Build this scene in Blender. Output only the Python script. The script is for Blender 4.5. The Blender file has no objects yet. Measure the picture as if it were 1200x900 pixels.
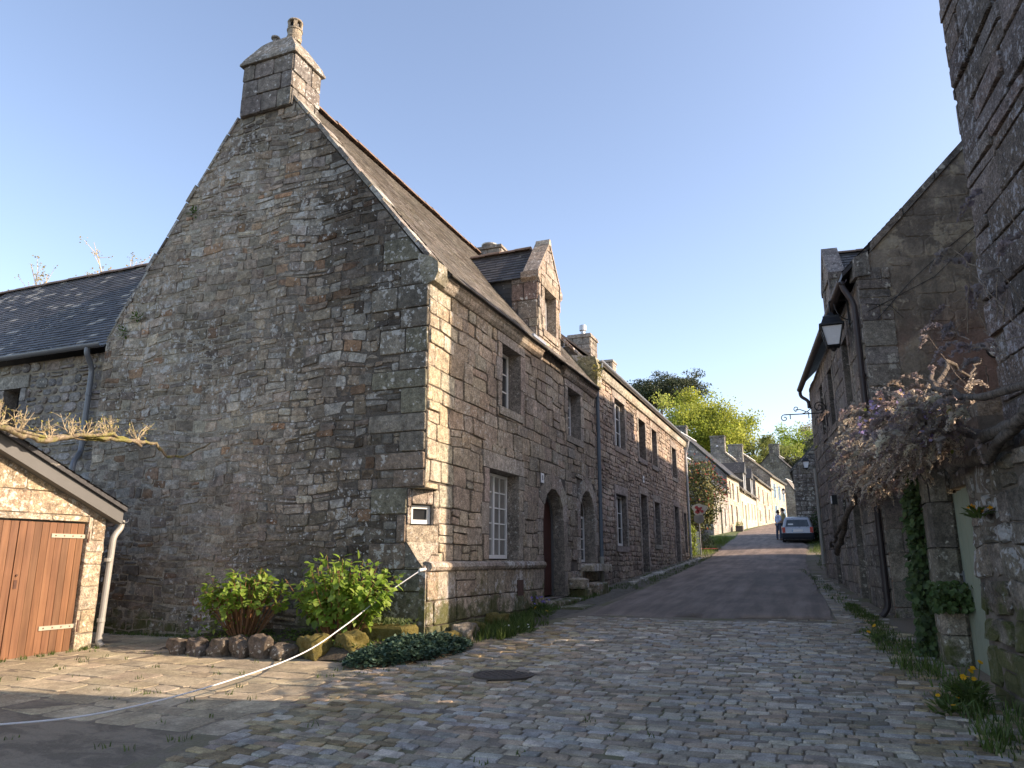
import bpy, bmesh, math, random
from mathutils import Vector, Matrix, noise
random.seed(7)
R = random.uniform
rad = math.radians
scene = bpy.context.scene
COL = scene.collection

# ------------------------------------------------------------------ terrain
def sstep(a, b, x):
    t = max(0.0, min(1.0, (x - a) / (b - a)))
    return t * t * (3 - 2 * t)

def gz(y):
    if y < 33: return -1.66 + .051 * y
    if y < 42: return .023 + .088 * (y - 33)
    return .815 + .064 * (y - 42)

def ground(x, y):
    yy = y if y < 120 else 120 + (y - 120) * .6
    z = gz(yy)
    # the courtyard levels out to the left
    if y < 30:
        z += (-1.22 - z) * .55 * sstep(-5.5, -11, x) * (1 - sstep(9.5, 14, y))
    # wooded hill behind the village
    h = 12 * sstep(25, 150, y + .55 * max(0, -x - 14)) * sstep(16, 75, abs(x + 4) + max(0, (y - 118)) * 1.2)
    return z + h

# ------------------------------------------------------------------ mesh builder
class MB:
    def __init__(s):
        s.v = []; s.f = []; s.m = []; s.c = []; s.cur = (1, 1, 1)
    def vert(s, p, c=None):
        s.v.append((p[0], p[1], p[2])); s.c.append(c or s.cur); return len(s.v) - 1
    def face(s, idx, mi=0):
        s.f.append(tuple(idx)); s.m.append(mi)
    def poly(s, pts, mi=0, c=None):
        s.face([s.vert(p, c) for p in pts], mi)
    def box(s, x0, x1, y0, y1, z0, z1, mi=0, P=None, c=None):
        pts = [(x0,y0,z0),(x1,y0,z0),(x1,y1,z0),(x0,y1,z0),(x0,y0,z1),(x1,y0,z1),(x1,y1,z1),(x0,y1,z1)]
        if P: pts = [P(*p) for p in pts]
        i = [s.vert(p, c) for p in pts]
        for q in ((3,2,1,0),(4,5,6,7),(0,1,5,4),(1,2,6,5),(2,3,7,6),(3,0,4,7)):
            s.face([i[k] for k in q], mi)
    def prism(s, pts, dvec, mi=0, c=None):
        d = Vector(dvec); n = len(pts)
        a = [s.vert(p, c) for p in pts]; b = [s.vert(Vector(p) + d, c) for p in pts]
        s.face(a[::-1], mi); s.face(b, mi)
        for k in range(n): s.face((a[k], a[(k+1) % n], b[(k+1) % n], b[k]), mi)
    def tube(s, pts, radii, n=8, mi=0, c=None, cap=True, wob=0):
        pts = [Vector(p) for p in pts]
        if not hasattr(radii, '__len__'): radii = [radii] * len(pts)
        rings = []; up = Vector((0, 0, 1)); prev = None
        for i, p in enumerate(pts):
            t = (pts[min(i+1, len(pts)-1)] - pts[max(i-1, 0)])
            if t.length < 1e-7: t = Vector((0,0,1))
            t.normalize()
            if prev is None:
                a = t.cross(up)
                if a.length < .05: a = t.cross(Vector((1,0,0)))
            else:
                a = prev - t * prev.dot(t)
            a.normalize(); b = t.cross(a); prev = a
            ring = []
            for k in range(n):
                an = 2 * math.pi * k / n
                r = radii[i] * (1 + (R(-wob, wob) if wob else 0))
                ring.append(s.vert(p + a * math.cos(an) * r + b * math.sin(an) * r, c))
            rings.append(ring)
        for i in range(len(rings) - 1):
            for k in range(n):
                s.face((rings[i][k], rings[i][(k+1) % n], rings[i+1][(k+1) % n], rings[i+1][k]), mi)
        if cap:
            s.face(rings[0][::-1], mi); s.face(rings[-1], mi)
    def lathe(s, centre, prof, n=16, mi=0, c=None):
        cx, cy, cz = centre; rings = []
        for r, z in prof:
            rings.append([s.vert((cx + r * math.cos(2*math.pi*k/n), cy + r * math.sin(2*math.pi*k/n), cz + z), c) for k in range(n)])
        for i in range(len(rings) - 1):
            for k in range(n):
                s.face((rings[i][k], rings[i][(k+1) % n], rings[i+1][(k+1) % n], rings[i+1][k]), mi)
        s.face(rings[0][::-1], mi); s.face(rings[-1], mi)
    def build(s, name, mats, parent=None, smooth=False, recalc=False):
        me = bpy.data.meshes.new(name)
        me.from_pydata(s.v, [], s.f)
        if not isinstance(mats, (list, tuple)): mats = [mats]
        for m in mats: me.materials.append(m)
        me.polygons.foreach_set('material_index', s.m)
        at = me.color_attributes.new('tint', 'FLOAT_COLOR', 'POINT')
        buf = []
        for c in s.c: buf += [c[0], c[1], c[2], 1.0]
        at.data.foreach_set('color', buf)
        if smooth: me.polygons.foreach_set('use_smooth', [True] * len(s.f))
        if recalc:
            bm = bmesh.new(); bm.from_mesh(me); bmesh.ops.recalc_face_normals(bm, faces=bm.faces); bm.to_mesh(me); bm.free()
        me.update()
        o = bpy.data.objects.new(name, me); COL.objects.link(o)
        if parent is not None: adopt(o, parent)
        return o

def origin_of(o):
    if o.parent is None: return Vector(o.location)
    return Vector(o.location)+o.matrix_parent_inverse.translation+origin_of(o.parent)

def adopt(o, parent):
    o.parent = parent
    o.matrix_parent_inverse = Matrix.Translation(-origin_of(parent))

def tag(o, label=None, cat=None, group=None, kind=None):
    if label: o['label'] = label
    if cat: o['category'] = cat
    if group: o['group'] = group
    if kind: o['kind'] = kind
    return o

def thing(name, label, cat, loc=(0, 0, 0), group=None):
    o = bpy.data.objects.new(name, None); COL.objects.link(o); o.location = loc
    o.empty_display_size = .2
    return tag(o, label, cat, group)

def copy_tree(o, parent=None):
    c = o.copy(); COL.objects.link(c)
    if parent is not None: c.parent = parent
    for ch in [x for x in o.children]: copy_tree(ch, c)
    return c

class Frame:
    """wall frame: u along, z up, d outwards"""
    def __init__(s, O, U, N):
        s.O = Vector(O); s.U = Vector(U).normalized(); s.N = Vector(N).normalized()
    def __call__(s, u, z, d=0.0):
        p = s.O + s.U * u + s.N * d
        return (p.x, p.y, p.z + z)

# ------------------------------------------------------------------ 2-D helpers
def clip_poly(poly, a, b, c):
    """keep a*x+b*y<=c"""
    out = []; n = len(poly)
    for i in range(n):
        p, q = poly[i], poly[(i+1) % n]
        dp = a*p[0]+b*p[1]-c; dq = a*q[0]+b*q[1]-c
        if dp <= 0: out.append(p)
        if (dp < 0 < dq) or (dq < 0 < dp):
            t = dp / (dp - dq)
            out.append((p[0]+(q[0]-p[0])*t, p[1]+(q[1]-p[1])*t))
    return out

def area2(p):
    return sum(p[i][0]*p[(i+1) % len(p)][1]-p[(i+1) % len(p)][0]*p[i][1] for i in range(len(p))) / 2

def inset(poly, g):
    n = len(poly); lines = []
    for i in range(n):
        p, q = poly[i], poly[(i+1) % n]
        ex, ey = q[0]-p[0], q[1]-p[1]; l = math.hypot(ex, ey) or 1e-9
        nx, ny = -ey/l, ex/l
        lines.append((nx, ny, nx*p[0]+ny*p[1]+g))
    out = []
    for i in range(n):
        a, b = lines[i-1], lines[i]
        det = a[0]*b[1]-a[1]*b[0]
        if abs(det) < 1e-4:
            p = poly[i]; out.append((p[0]+b[0]*g, p[1]+b[1]*g))
        else:
            out.append(((a[2]*b[1]-a[1]*b[2])/det, (a[0]*b[2]-a[2]*b[0])/det))
    return out

def rounded(poly, r):
    out = []; n = len(poly)
    for i in range(n):
        p = poly[i]; a = poly[i-1]; b = poly[(i+1) % n]
        la = math.hypot(a[0]-p[0], a[1]-p[1]); lb = math.hypot(b[0]-p[0], b[1]-p[1])
        ra = min(r, la*.35)/(la or 1); rb = min(r, lb*.35)/(lb or 1)
        out.append((p[0]+(a[0]-p[0])*ra, p[1]+(a[1]-p[1])*ra))
        out.append((p[0]+(b[0]-p[0])*rb, p[1]+(b[1]-p[1])*rb))
    return out

def cleanpoly(p, eps=.012):
    out = []
    for q in p:
        if not out or math.hypot(q[0]-out[-1][0], q[1]-out[-1][1]) > eps: out.append(q)
    if len(out) > 2 and math.hypot(out[0][0]-out[-1][0], out[0][1]-out[-1][1]) < eps: out.pop()
    return out

def stone(mb, P, poly, depth, gap=.008, bev=.012, rnd=.02, c=(1,1,1), mi=1, rough=.004, back=.012, tilt=0):
    """one dressed stone: a convex outline in wall coordinates, raised and bevelled"""
    poly = cleanpoly(poly)
    if len(poly) < 3: return
    A = area2(poly)
    if A < 0: poly = poly[::-1]; A = -A
    if A < .0012: return
    g = gap * R(.6, 1.4)
    ins = inset(poly, g)
    if area2(ins) < A * .2: return
    per = sum(math.hypot(poly[i][0]-poly[i-1][0], poly[i][1]-poly[i-1][1]) for i in range(len(poly)))
    th = 2*A/per
    bev = min(bev, th*.3)
    outer = rounded(ins, min(rnd*R(.6, 1.5), th*.5))
    cx = sum(p[0] for p in outer)/len(outer); cy = sum(p[1] for p in outer)/len(outer)
    inn = []
    n = len(outer)
    for p in outer:
        dx, dy = cx-p[0], cy-p[1]; l = math.hypot(dx, dy) or 1
        inn.append((p[0]+dx/l*bev, p[1]+dy/l*bev))
    tx, ty = R(-tilt, tilt), R(-tilt, tilt)
    dep = lambda p: (p[0]-cx)*tx+(p[1]-cy)*ty
    r0 = [mb.vert(P(p[0], p[1], -back), c) for p in outer]
    r1 = [mb.vert(P(p[0], p[1], (depth-bev*.7)+dep(p)+R(-rough, rough)), c) for p in outer]
    r2 = [mb.vert(P(p[0], p[1], depth+dep(p)+R(-rough, rough)), c) for p in inn]
    ce = mb.vert(P(cx, cy, depth+R(-rough, rough*2)), c)
    for k in range(n):
        k2 = (k+1) % n
        mb.face((r0[k], r0[k2], r1[k2], r1[k]), mi)
        mb.face((r1[k], r1[k2], r2[k2], r2[k]), mi)
        mb.face((r2[k], r2[k2], ce), mi)

def rect_minus(r, o):
    """rect (u0,u1,z0,z1) minus opening rect -> rects"""
    u0,u1,z0,z1 = r; a,b,c,d = o
    if a >= u1 or b <= u0 or c >= z1 or d <= z0: return [r]
    out = []
    if a > u0: out.append((u0, a, z0, z1))
    if b < u1: out.append((b, u1, z0, z1))
    m0, m1 = max(a, u0), min(b, u1)
    if c > z0: out.append((m0, m1, z0, c))
    if d < z1: out.append((m0, m1, d, z1))
    return out

def pick(pal, var=.12):
    b = random.choice(pal); k = R(1-var, 1+var)
    return (b[0]*k*R(.96,1.04), b[1]*k, b[2]*k*R(.95,1.05))

def masonry(mb, P, u0, u1, z0, z1, pal, openings=(), planes=(), rh=(.2,.34), wr=(.28,.6), gap=.009, depth=.025,
            dvar=.5, bev=.012, rnd=.02, jit=.008, warp=.012, split=.12, colfn=None, mi=1, rough=.004, tilt=.02, wfreq=.9, seed=0):
    def wp(u, z):
        n = noise.noise_vector(Vector((u*wfreq, z*wfreq, 3.7+seed)))
        return u+n.x*warp, z+n.y*warp*1.3
    z = z0
    while z < z1-.02:
        h = R(*rh)
        if z+h > z1-.08: h = z1-z
        u = u0; first = True
        while u < u1-.02:
            w = R(*wr)
            if first: w *= R(.4, 1); first = False
            if u+w > u1-.12: w = u1-u
            cells = [(u, u+w, z, z+h)]
            if h > rh[0]*1.1 and R(0, 1) < split:
                q = R(.38, .62)*h
                cells = [(u, u+w, z, z+q), (u, u+w, z+q, z+h)]
            for cell in cells:
                rs = [cell]; cut = False
                for o in openings:
                    nr = []
                    for r in rs:
                        k = rect_minus(r, o)
                        if len(k) != 1 or k[0] != r: cut = True
                        nr += k
                    rs = nr
                for r in rs:
                    if r[1]-r[0] < .05 or r[3]-r[2] < .04: continue
                    pts = [(r[0], r[2]), (r[1], r[2]), (r[1], r[3]), (r[0], r[3])]
                    if not cut: pts = [wp(*p) for p in pts]
                    j = jit if not cut else 0
                    pts = [(p[0]+R(-j, j), p[1]+R(-j, j)) for p in pts]
                    for pl in planes:
                        pts = clip_poly(pts, *pl)
                        if len(pts) < 3: break
                    if len(pts) < 3: continue
                    cu = (r[0]+r[1])/2; cz_ = (r[2]+r[3])/2
                    c = pick(pal)
                    if colfn: c = colfn(cu, cz_, c)
                    stone(mb, P, pts, depth*R(1-dvar, 1+dvar), gap, bev, rnd, c, mi, rough, tilt=tilt)
            u += w
        z += h

def backing(mb, P, u0, u1, z0, z1, openings=(), rev=.35, mi=0, c=(1,1,1), revmi=None, rc=None):
    """plane with rectangular or arched holes plus their reveals; openings (u0,u1,z0,z1[,arch])"""
    revmi = mi if revmi is None else revmi
    us = sorted({u0, u1, *[o[0] for o in openings], *[o[1] for o in openings]})
    zs = sorted({z0, z1, *[o[2] for o in openings], *[o[3] for o in openings]})
    us = [u for u in us if u0 <= u <= u1]; zs = [z for z in zs if z0 <= z <= z1]
    for i in range(len(us)-1):
        for j in range(len(zs)-1):
            cu, cz_ = (us[i]+us[i+1])/2, (zs[j]+zs[j+1])/2
            if any(o[0] < cu < o[1] and o[2] < cz_ < o[3] for o in openings): continue
            mb.poly([P(us[i], zs[j]), P(us[i+1], zs[j]), P(us[i+1], zs[j+1]), P(us[i], zs[j+1])], mi, c)
    for o in openings:
        a, b, z_0, z_1 = o[:4]; rc_ = rc or pick([(.30,.26,.22)])
        f = .02
        def q(p0, p1):
            mb.poly([P(*p0, f), P(*p1, f), P(*p1, -rev), P(*p0, -rev)], revmi, rc_)
        if len(o) > 4 and o[4]:
            r = (b-a)/2; cz0 = z_1-r; cu = (a+b)/2; n = 14
            arc = [(cu-r*math.cos(math.pi*k/n), cz0+r*math.sin(math.pi*k/n)) for k in range(n+1)]
            q((a, cz0), (a, z_0)); q((b, z_0), (b, cz0)); q((a, z_0), (b, z_0))
            for k in range(n):
                q(arc[k+1], arc[k])
                mb.poly([P(*arc[k]), P(*arc[k+1]), P(arc[k+1][0], z_1), P(arc[k][0], z_1)], mi, c)
        else:
            q((a, z_1), (a, z_0)); q((b, z_0), (b, z_1)); q((a, z_0), (b, z_0)); q((b, z_1), (a, z_1))

def surround(mb, P, o, pal, jw=.24, lh=.3, sill=True, depth=.035, mi=1, lint=True, bev=.008, blocks=None):
    """jamb blocks, lintel and sill (or voussoirs) of dressed stone round an opening"""
    a, b, z0, z1 = o[:4]; arch = len(o) > 4 and o[4]
    top = z1-(b-a)/2 if arch else z1
    for side in (0, 1):
        z = z0
        k = 0
        while z < top-.02:
            h = R(.28, .55)
            if top-z-h < .2: h = top-z
            w = jw*(1.25 if k % 2 else .85); k += 1
            r = [(a-w, z), (a, z), (a, z+h), (a-w, z+h)] if side == 0 else [(b, z), (b+w, z), (b+w, z+h), (b, z+h)]
            stone(mb, P, r, depth*R(.8, 1.15), .005, bev, .01, pick(pal), mi, .002)
            z += h
    if arch:
        r = (b-a)/2; cu = (a+b)/2; n = 7; t = jw
        for k in range(n):
            A0 = math.pi*(1-k/n); A1 = math.pi*(1-(k+1)/n)
            pts = [(cu+r*math.cos(A0), top+r*math.sin(A0)), (cu+(r+t)*math.cos(A0), top+(r+t)*math.sin(A0)),
                   (cu+(r+t)*math.cos((A0+A1)/2)*1.03, top+(r+t)*math.sin((A0+A1)/2)*1.03),
                   (cu+(r+t)*math.cos(A1), top+(r+t)*math.sin(A1)), (cu+r*math.cos(A1), top+r*math.sin(A1))]
            stone(mb, P, pts, depth*R(.9, 1.1), .004, bev, .008, pick(pal), mi, .002)
    elif lint:
        stone(mb, P, [(a-jw*1.1, z1), (b+jw*1.1, z1), (b+jw*1.1, z1+lh), (a-jw*1.1, z1+lh)], depth*1.1, .005, bev, .012, pick(pal), mi, .002)
    if sill:
        stone(mb, P, [(a-jw*.7, z0-.16), (b+jw*.7, z0-.16), (b+jw*.7, z0), (a-jw*.7, z0)], depth+.02, .004, bev, .01, pick(pal), mi, .002)

def mask_of(o, jw=.24, lh=.3, sill=.16):
    a, b, z0, z1 = o[:4]; arch = len(o) > 4 and o[4]
    if arch: return [(a-jw, b+jw, z0, z1-(b-a)/2+.06), (a-jw*.6, b+jw*.6, z1-(b-a)/2+.06, z1+jw*.8)]
    return [(a-jw, b+jw, z0, z1), (a-jw*1.1, b+jw*1.1, z1, z1+lh), (a-jw*.7, b+jw*.7, z0-sill, z0)]

def slates(mb, P, u0, u1, v0, v1, w=.24, e=.13, pal=((.07,.07,.075),), planes=(), lift=.012, mi=0, var=.25, colfn=None, drop=0):
    """courses of overlapping slates; u along the eave, v up the slope"""
    v = v0; row = 0
    while v < v1-.01:
        u = u0-(w*.5 if row % 2 else 0)-R(0, .03)
        while u < u1:
            ww = w*R(.85, 1.15)
            a, b = max(u, u0), min(u+ww-.006, u1)
            if b-a > .03:
                k = R(-.012, .012) if R(0, 1) < .3 else 0
                pts = [(a, v+k), (b, v+k+R(-.004, .004)), (b, min(v+e+.03, v1)), (a, min(v+e+.03, v1))]
                for pl in planes:
                    pts = clip_poly(pts, *pl)
                    if len(pts) < 3: break
                if len(pts) >= 3 and abs(area2(pts)) > .0006:
                    c = pick(pal, var)
                    if colfn: c = colfn(a, v, c)
                    def D(p): return lift*R(.8, 1.2)*(1-(p[1]-v)/(e+.03))+.002
                    top = [mb.vert(P(p[0], p[1], D(p)), c) for p in pts]
                    mb.face(top, mi)
                    lo = sorted(range(len(pts)), key=lambda i: pts[i][1])[:2]
                    if abs(pts[lo[0]][1]-pts[lo[1]][1]) < .05:
                        i, j = lo if pts[lo[0]][0] < pts[lo[1]][0] else lo[::-1]
                        x = mb.vert(P(pts[i][0], pts[i][1], -.004), c); y = mb.vert(P(pts[j][0], pts[j][1], -.004), c)
                        mb.face((x, y, top[j], top[i]), mi)
            u += ww
        v += e; row += 1

class RoofFrame:
    def __init__(s, O, U, V):
        s.O = Vector(O); s.U = Vector(U).normalized(); s.V = Vector(V).normalized(); s.N = s.U.cross(s.V)
        if s.N.z < 0: s.N = -s.N
    def __call__(s, u, v, d=0.0):
        return tuple(s.O + s.U*u + s.V*v + s.N*d)
# ------------------------------------------------------------------ materials
class NT:
    def __init__(s, m):
        s.t = m.node_tree; s.n = s.t.nodes; s.l = s.t.links
    def add(s, typ, **kw):
        n = s.n.new(typ)
        for k, v in kw.items():
            if k.startswith('_'): setattr(n, k[1:], v)
        return n
    def link(s, a, b): s.l.new(a, b)
    def val(s, sock, v):
        if hasattr(v, 'is_output'): s.l.new(v, sock)
        else: sock.default_value = v
    def math(s, op, a, b=0.0, clamp=False):
        n = s.n.new('ShaderNodeMath'); n.operation = op; n.use_clamp = clamp
        s.val(n.inputs[0], a); s.val(n.inputs[1], b); return n.outputs[0]
    def mix(s, fac, a, b, mode='MIX'):
        n = s.n.new('ShaderNodeMix'); n.data_type = 'RGBA'; n.blend_type = mode; n.clamp_factor = True
        s.val(n.inputs[0], fac)
        for sock, v in ((n.inputs[6], a), (n.inputs[7], b)):
            if hasattr(v, 'is_output'): s.l.new(v, sock)
            else: sock.default_value = (v[0], v[1], v[2], 1)
        return n.outputs[2]
    def noise(s, co, scale, detail=4, rough=.55, dist=0):
        n = s.n.new('ShaderNodeTexNoise'); n.inputs['Scale'].default_value = scale
        n.inputs['Detail'].default_value = detail; n.inputs['Roughness'].default_value = rough
        n.inputs['Distortion'].default_value = dist
        s.l.new(co, n.inputs['Vector']); return n.outputs['Fac']
    def vor(s, co, scale, feat='F1', out='Distance'):
        n = s.n.new('ShaderNodeTexVoronoi'); n.feature = feat; n.inputs['Scale'].default_value = scale
        s.l.new(co, n.inputs['Vector']); return n.outputs[out]
    def ramp(s, x, a, b, lo=0.0, hi=1.0):
        n = s.n.new('ShaderNodeMapRange'); n.interpolation_type = 'SMOOTHSTEP'
        s.val(n.inputs[0], x); s.val(n.inputs[1], a); s.val(n.inputs[2], b); s.val(n.inputs[3], lo); s.val(n.inputs[4], hi)
        return n.outputs[0]
    def lin(s, x, lo, hi):
        return s.math('ADD', s.math('MULTIPLY', x, hi-lo), lo)
    def scalec(s, col, f):
        n = s.n.new('ShaderNodeVectorMath'); n.operation = 'SCALE'
        s.l.new(col, n.inputs[0]); s.val(n.inputs[3], f); return n.outputs[0]
    def coords(s):
        return s.add('ShaderNodeTexCoord').outputs['Object']
    def tint(s):
        n = s.add('ShaderNodeAttribute'); n.attribute_name = 'tint'; return n.outputs['Color']
    def sep(s, co):
        n = s.add('ShaderNodeSeparateXYZ'); s.l.new(co, n.inputs[0]); return n.outputs
    def stretch(s, co, sc):
        n = s.add('ShaderNodeMapping'); n.inputs['Scale'].default_value = sc; s.l.new(co, n.inputs[0]); return n.outputs[0]
    def bump(s, h, dist, strength=1.0):
        n = s.add('ShaderNodeBump'); n.inputs['Distance'].default_value = dist; n.inputs['Strength'].default_value = strength
        s.l.new(h, n.inputs['Height']); return n.outputs['Normal']

def newmat(name):
    m = bpy.data.materials.new(name); m.use_nodes = True
    t = NT(m); b = t.n['Principled BSDF']
    return m, t, b

def plain(name, col, rough=.6, metal=0, var=.15, scale=6, bump=0, spec=.5):
    m, t, b = newmat(name); co = t.coords()
    n = t.noise(co, scale, 5, .6)
    t.link(t.mix(1, (*col,), t.lin(n, 1-var*2, 1+var*2), 'MULTIPLY') if False else t.scalec(t.mix(0, col, col), t.lin(n, 1-var*1.6, 1+var*1.6)), b.inputs['Base Color'])
    t.link(t.lin(t.noise(co, scale*2.3, 4), rough-.12, rough+.12), b.inputs['Roughness'])
    b.inputs['Metallic'].default_value = metal
    b.inputs['Specular IOR Level'].default_value = spec
    if bump: t.link(t.bump(t.noise(co, scale*5, 5, .65), bump), b.inputs['Normal'])
    return m

def stonemat(name, lichen=.5, lcol=(.52,.50,.44), mossz=None, bump=.012, dark=.35, spk=.25, lscale=7, lpatch=.9, moss=(.075,.085,.02), rough=.88, streak=0):
    """granite: per-stone tint, grain, weather stains, lichen spots, moss towards the ground"""
    m, t, b = newmat(name); co = t.coords(); tin = t.tint()
    n1 = t.noise(co, .8, 5, .6); n2 = t.noise(co, 11, 7, .68); n3 = t.noise(co, 48, 4, .75)
    f = t.math('MULTIPLY', t.math('MULTIPLY', t.ramp(n1, .30, .70, 1-dark, 1+dark*.7), t.ramp(n2, .30, .70, .62, 1.36)), t.ramp(n3, .30, .70, 1-spk*1.6, 1+spk*1.5))
    col = t.scalec(tin, f)
    if streak:
        st = t.noise(t.stretch(co, (3.5, 3.5, .35)), 1.2, 5, .6)
        col = t.mix(t.ramp(st, .5, .72, 0, streak), col, (.045,.04,.035))
    if lichen > 0:
        a = t.noise(co, lscale, 6, .72); p = t.noise(co, lpatch, 3, .5)
        th = t.math('SUBTRACT', .765-.09*lichen, t.math('MULTIPLY', t.ramp(p, .38, .62), .15))
        mk = t.ramp(t.math('SUBTRACT', a, th), 0, .035)
        col = t.mix(t.math('MULTIPLY', mk, .85), col, t.scalec(t.mix(0, lcol, lcol), t.lin(n2, .7, 1.3)))
        dn = t.add('ShaderNodeTexNoise'); dn.inputs['Scale'].default_value = 14; dn.inputs['Detail'].default_value = 4; t.link(co, dn.inputs['Vector'])
        wv = t.add('ShaderNodeVectorMath'); wv.operation = 'MULTIPLY_ADD'; t.link(dn.outputs['Color'], wv.inputs[0]); wv.inputs[1].default_value = (.13,.13,.13); t.link(co, wv.inputs[2])
        for vs_, r0, r1, keep in ((lscale*1.15, .30, .22, .30), (lscale*2.4, .33, .25, .42)):
            vn = t.add('ShaderNodeTexVoronoi'); vn.inputs['Scale'].default_value = vs_; t.link(wv.outputs[0], vn.inputs['Vector'])
            pres = t.math('LESS_THAN', t.sep(vn.outputs['Color'])[0], t.math('MULTIPLY', t.ramp(p, .36, .64, .12, 1.0), keep*min(1.6, lichen+.3)))
            sp = t.math('MULTIPLY', t.ramp(vn.outputs['Distance'], r0, r1), pres)
            col = t.mix(t.math('MULTIPLY', sp, .85), col, t.scalec(t.mix(0, lcol, lcol), t.ramp(n2, .3, .7, .8, 1.25)))
        dk = t.noise(co, lscale*.8, 6, .75)
        col = t.mix(t.ramp(dk, .56, .64, 0, .5*min(1, lichen+.3)), col, (.06,.052,.045))
        yl = t.noise(co, lscale*1.7, 5, .7)
        col = t.mix(t.ramp(yl, .68, .74, 0, .35*lichen), col, (.30,.25,.10))
    if mossz is not None:
        z = t.sep(co)[2]
        k = t.math('ADD', t.math('MULTIPLY', t.math('SUBTRACT', mossz, z), 1.1), t.math('MULTIPLY', t.math('SUBTRACT', t.noise(co, 2.6, 6, .7), .52), 3.2))
        col = t.mix(t.ramp(k, 0, .5, 0, .85), col, t.scalec(t.mix(0, moss, moss), t.lin(n2, .5, 1.5)))
    t.link(col, b.inputs['Base Color']); b.inputs['Roughness'].default_value = rough
    b.inputs['Specular IOR Level'].default_value = .3
    h = t.math('ADD', t.math('MULTIPLY', n2, 1.0), t.math('ADD', t.math('MULTIPLY', t.noise(co, 34, 5, .7), .55), t.math('MULTIPLY', n3, .12)))
    t.link(t.bump(h, bump*2.2, 1), b.inputs['Normal'])
    return m

def mortarmat(name, c1, c2, bump=.01):
    m, t, b = newmat(name); co = t.coords()
    n = t.noise(co, 3, 6, .65); n2 = t.noise(co, 40, 5, .7)
    col = t.scalec(t.mix(t.ramp(n, .35, .65), c1, c2), t.lin(n2, .6, 1.4))
    t.link(col, b.inputs['Base Color']); b.inputs['Roughness'].default_value = .95
    t.link(t.bump(t.math('ADD', n2, n), bump), b.inputs['Normal'])
    return m

def slatemat(name, lichen=.5, lcol=(.45,.42,.36), gain=1.0, rough=.55):
    m, t, b = newmat(name); co = t.coords(); tin = t.tint()
    n1 = t.noise(co, .9, 5, .6); n2 = t.noise(co, 16, 6, .65)
    col = t.scalec(tin, t.math('MULTIPLY', t.lin(n1, .6*gain, 1.45*gain), t.lin(n2, .6, 1.4)))
    a = t.noise(t.stretch(co, (1, 1, 2.2)), 6, 6, .75); p = t.noise(co, .7, 3, .5)
    th = t.math('SUBTRACT', .74-.08*lichen, t.math('MULTIPLY', t.ramp(p, .42, .62), .12))
    col = t.mix(t.ramp(t.math('SUBTRACT', a, th), 0, .03, 0, .8), col, lcol)
    t.link(col, b.inputs['Base Color']); t.link(t.lin(n2, rough-.15, rough+.2), b.inputs['Roughness'])
    b.inputs['Specular IOR Level'].default_value = .35
    t.link(t.bump(t.noise(co, 30, 5, .65), .004), b.inputs['Normal'])
    return m

def leafmat(name, trans=.35, rough=.5, gain=1.0, spec=.3):
    m, t, b = newmat(name); co = t.coords(); tin = t.tint()
    col = t.scalec(tin, t.math('MULTIPLY', t.lin(t.noise(co, 3, 3), .6, 1.4), gain))
    t.link(col, b.inputs['Base Color']); b.inputs['Roughness'].default_value = rough
    b.inputs['Specular IOR Level'].default_value = spec
    tr = t.add('ShaderNodeBsdfTranslucent'); t.link(t.scalec(col, 1.5), tr.inputs['Color'])
    mx = t.add('ShaderNodeMixShader'); mx.inputs[0].default_value = trans
    t.link(b.outputs[0], mx.inputs[1]); t.link(tr.outputs[0], mx.inputs[2])
    t.link(mx.outputs[0], t.n['Material Output'].inputs['Surface'])
    return m

def barkmat(name, c1, c2, scale=9, moss=None, bump=.02):
    m, t, b = newmat(name); co = t.coords()
    n = t.noise(t.stretch(co, (1, 1, .5)), scale, 6, .7)
    col = t.mix(t.ramp(n, .3, .7), c1, c2)
    if moss: col = t.mix(t.ramp(t.noise(co, 3.2, 5, .65), .46, .6, 0, .8), col, moss)
    t.link(col, b.inputs['Base Color']); b.inputs['Roughness'].default_value = .9
    t.link(t.bump(n, bump), b.inputs['Normal'])
    return m

def woodmat(name, c1, c2, axis=2, rough=.5, plank=None):
    m, t, b = newmat(name); co = t.coords()
    sc = [14, 14, 14]; sc[axis] = .7
    n = t.noise(t.stretch(co, sc), 1.6, 7, .65, .4); n2 = t.noise(co, 2.2, 4)
    col = t.scalec(t.mix(t.ramp(n, .25, .75), c1, c2), t.lin(n2, .75, 1.25))
    col = t.mix(1, col, t.tint(), 'MULTIPLY')
    t.link(col, b.inputs['Base Color']); t.link(t.lin(n, rough-.1, rough+.15), b.inputs['Roughness'])
    t.link(t.bump(n, .004), b.inputs['Normal'])
    return m

def glassmat(name, col=(.02,.022,.025)):
    m, t, b = newmat(name); co = t.coords()
    t.link(t.scalec(t.mix(t.ramp(t.noise(co, 1.7, 3), .3, .7), col, [c*1.8+.004 for c in col]), 1.0), b.inputs['Base Color'])
    b.inputs['Roughness'].default_value = .06; b.inputs['Specular IOR Level'].default_value = .6
    t.link(t.bump(t.noise(co, 2.2, 2), .004), b.inputs['Normal'])
    return m

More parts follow.
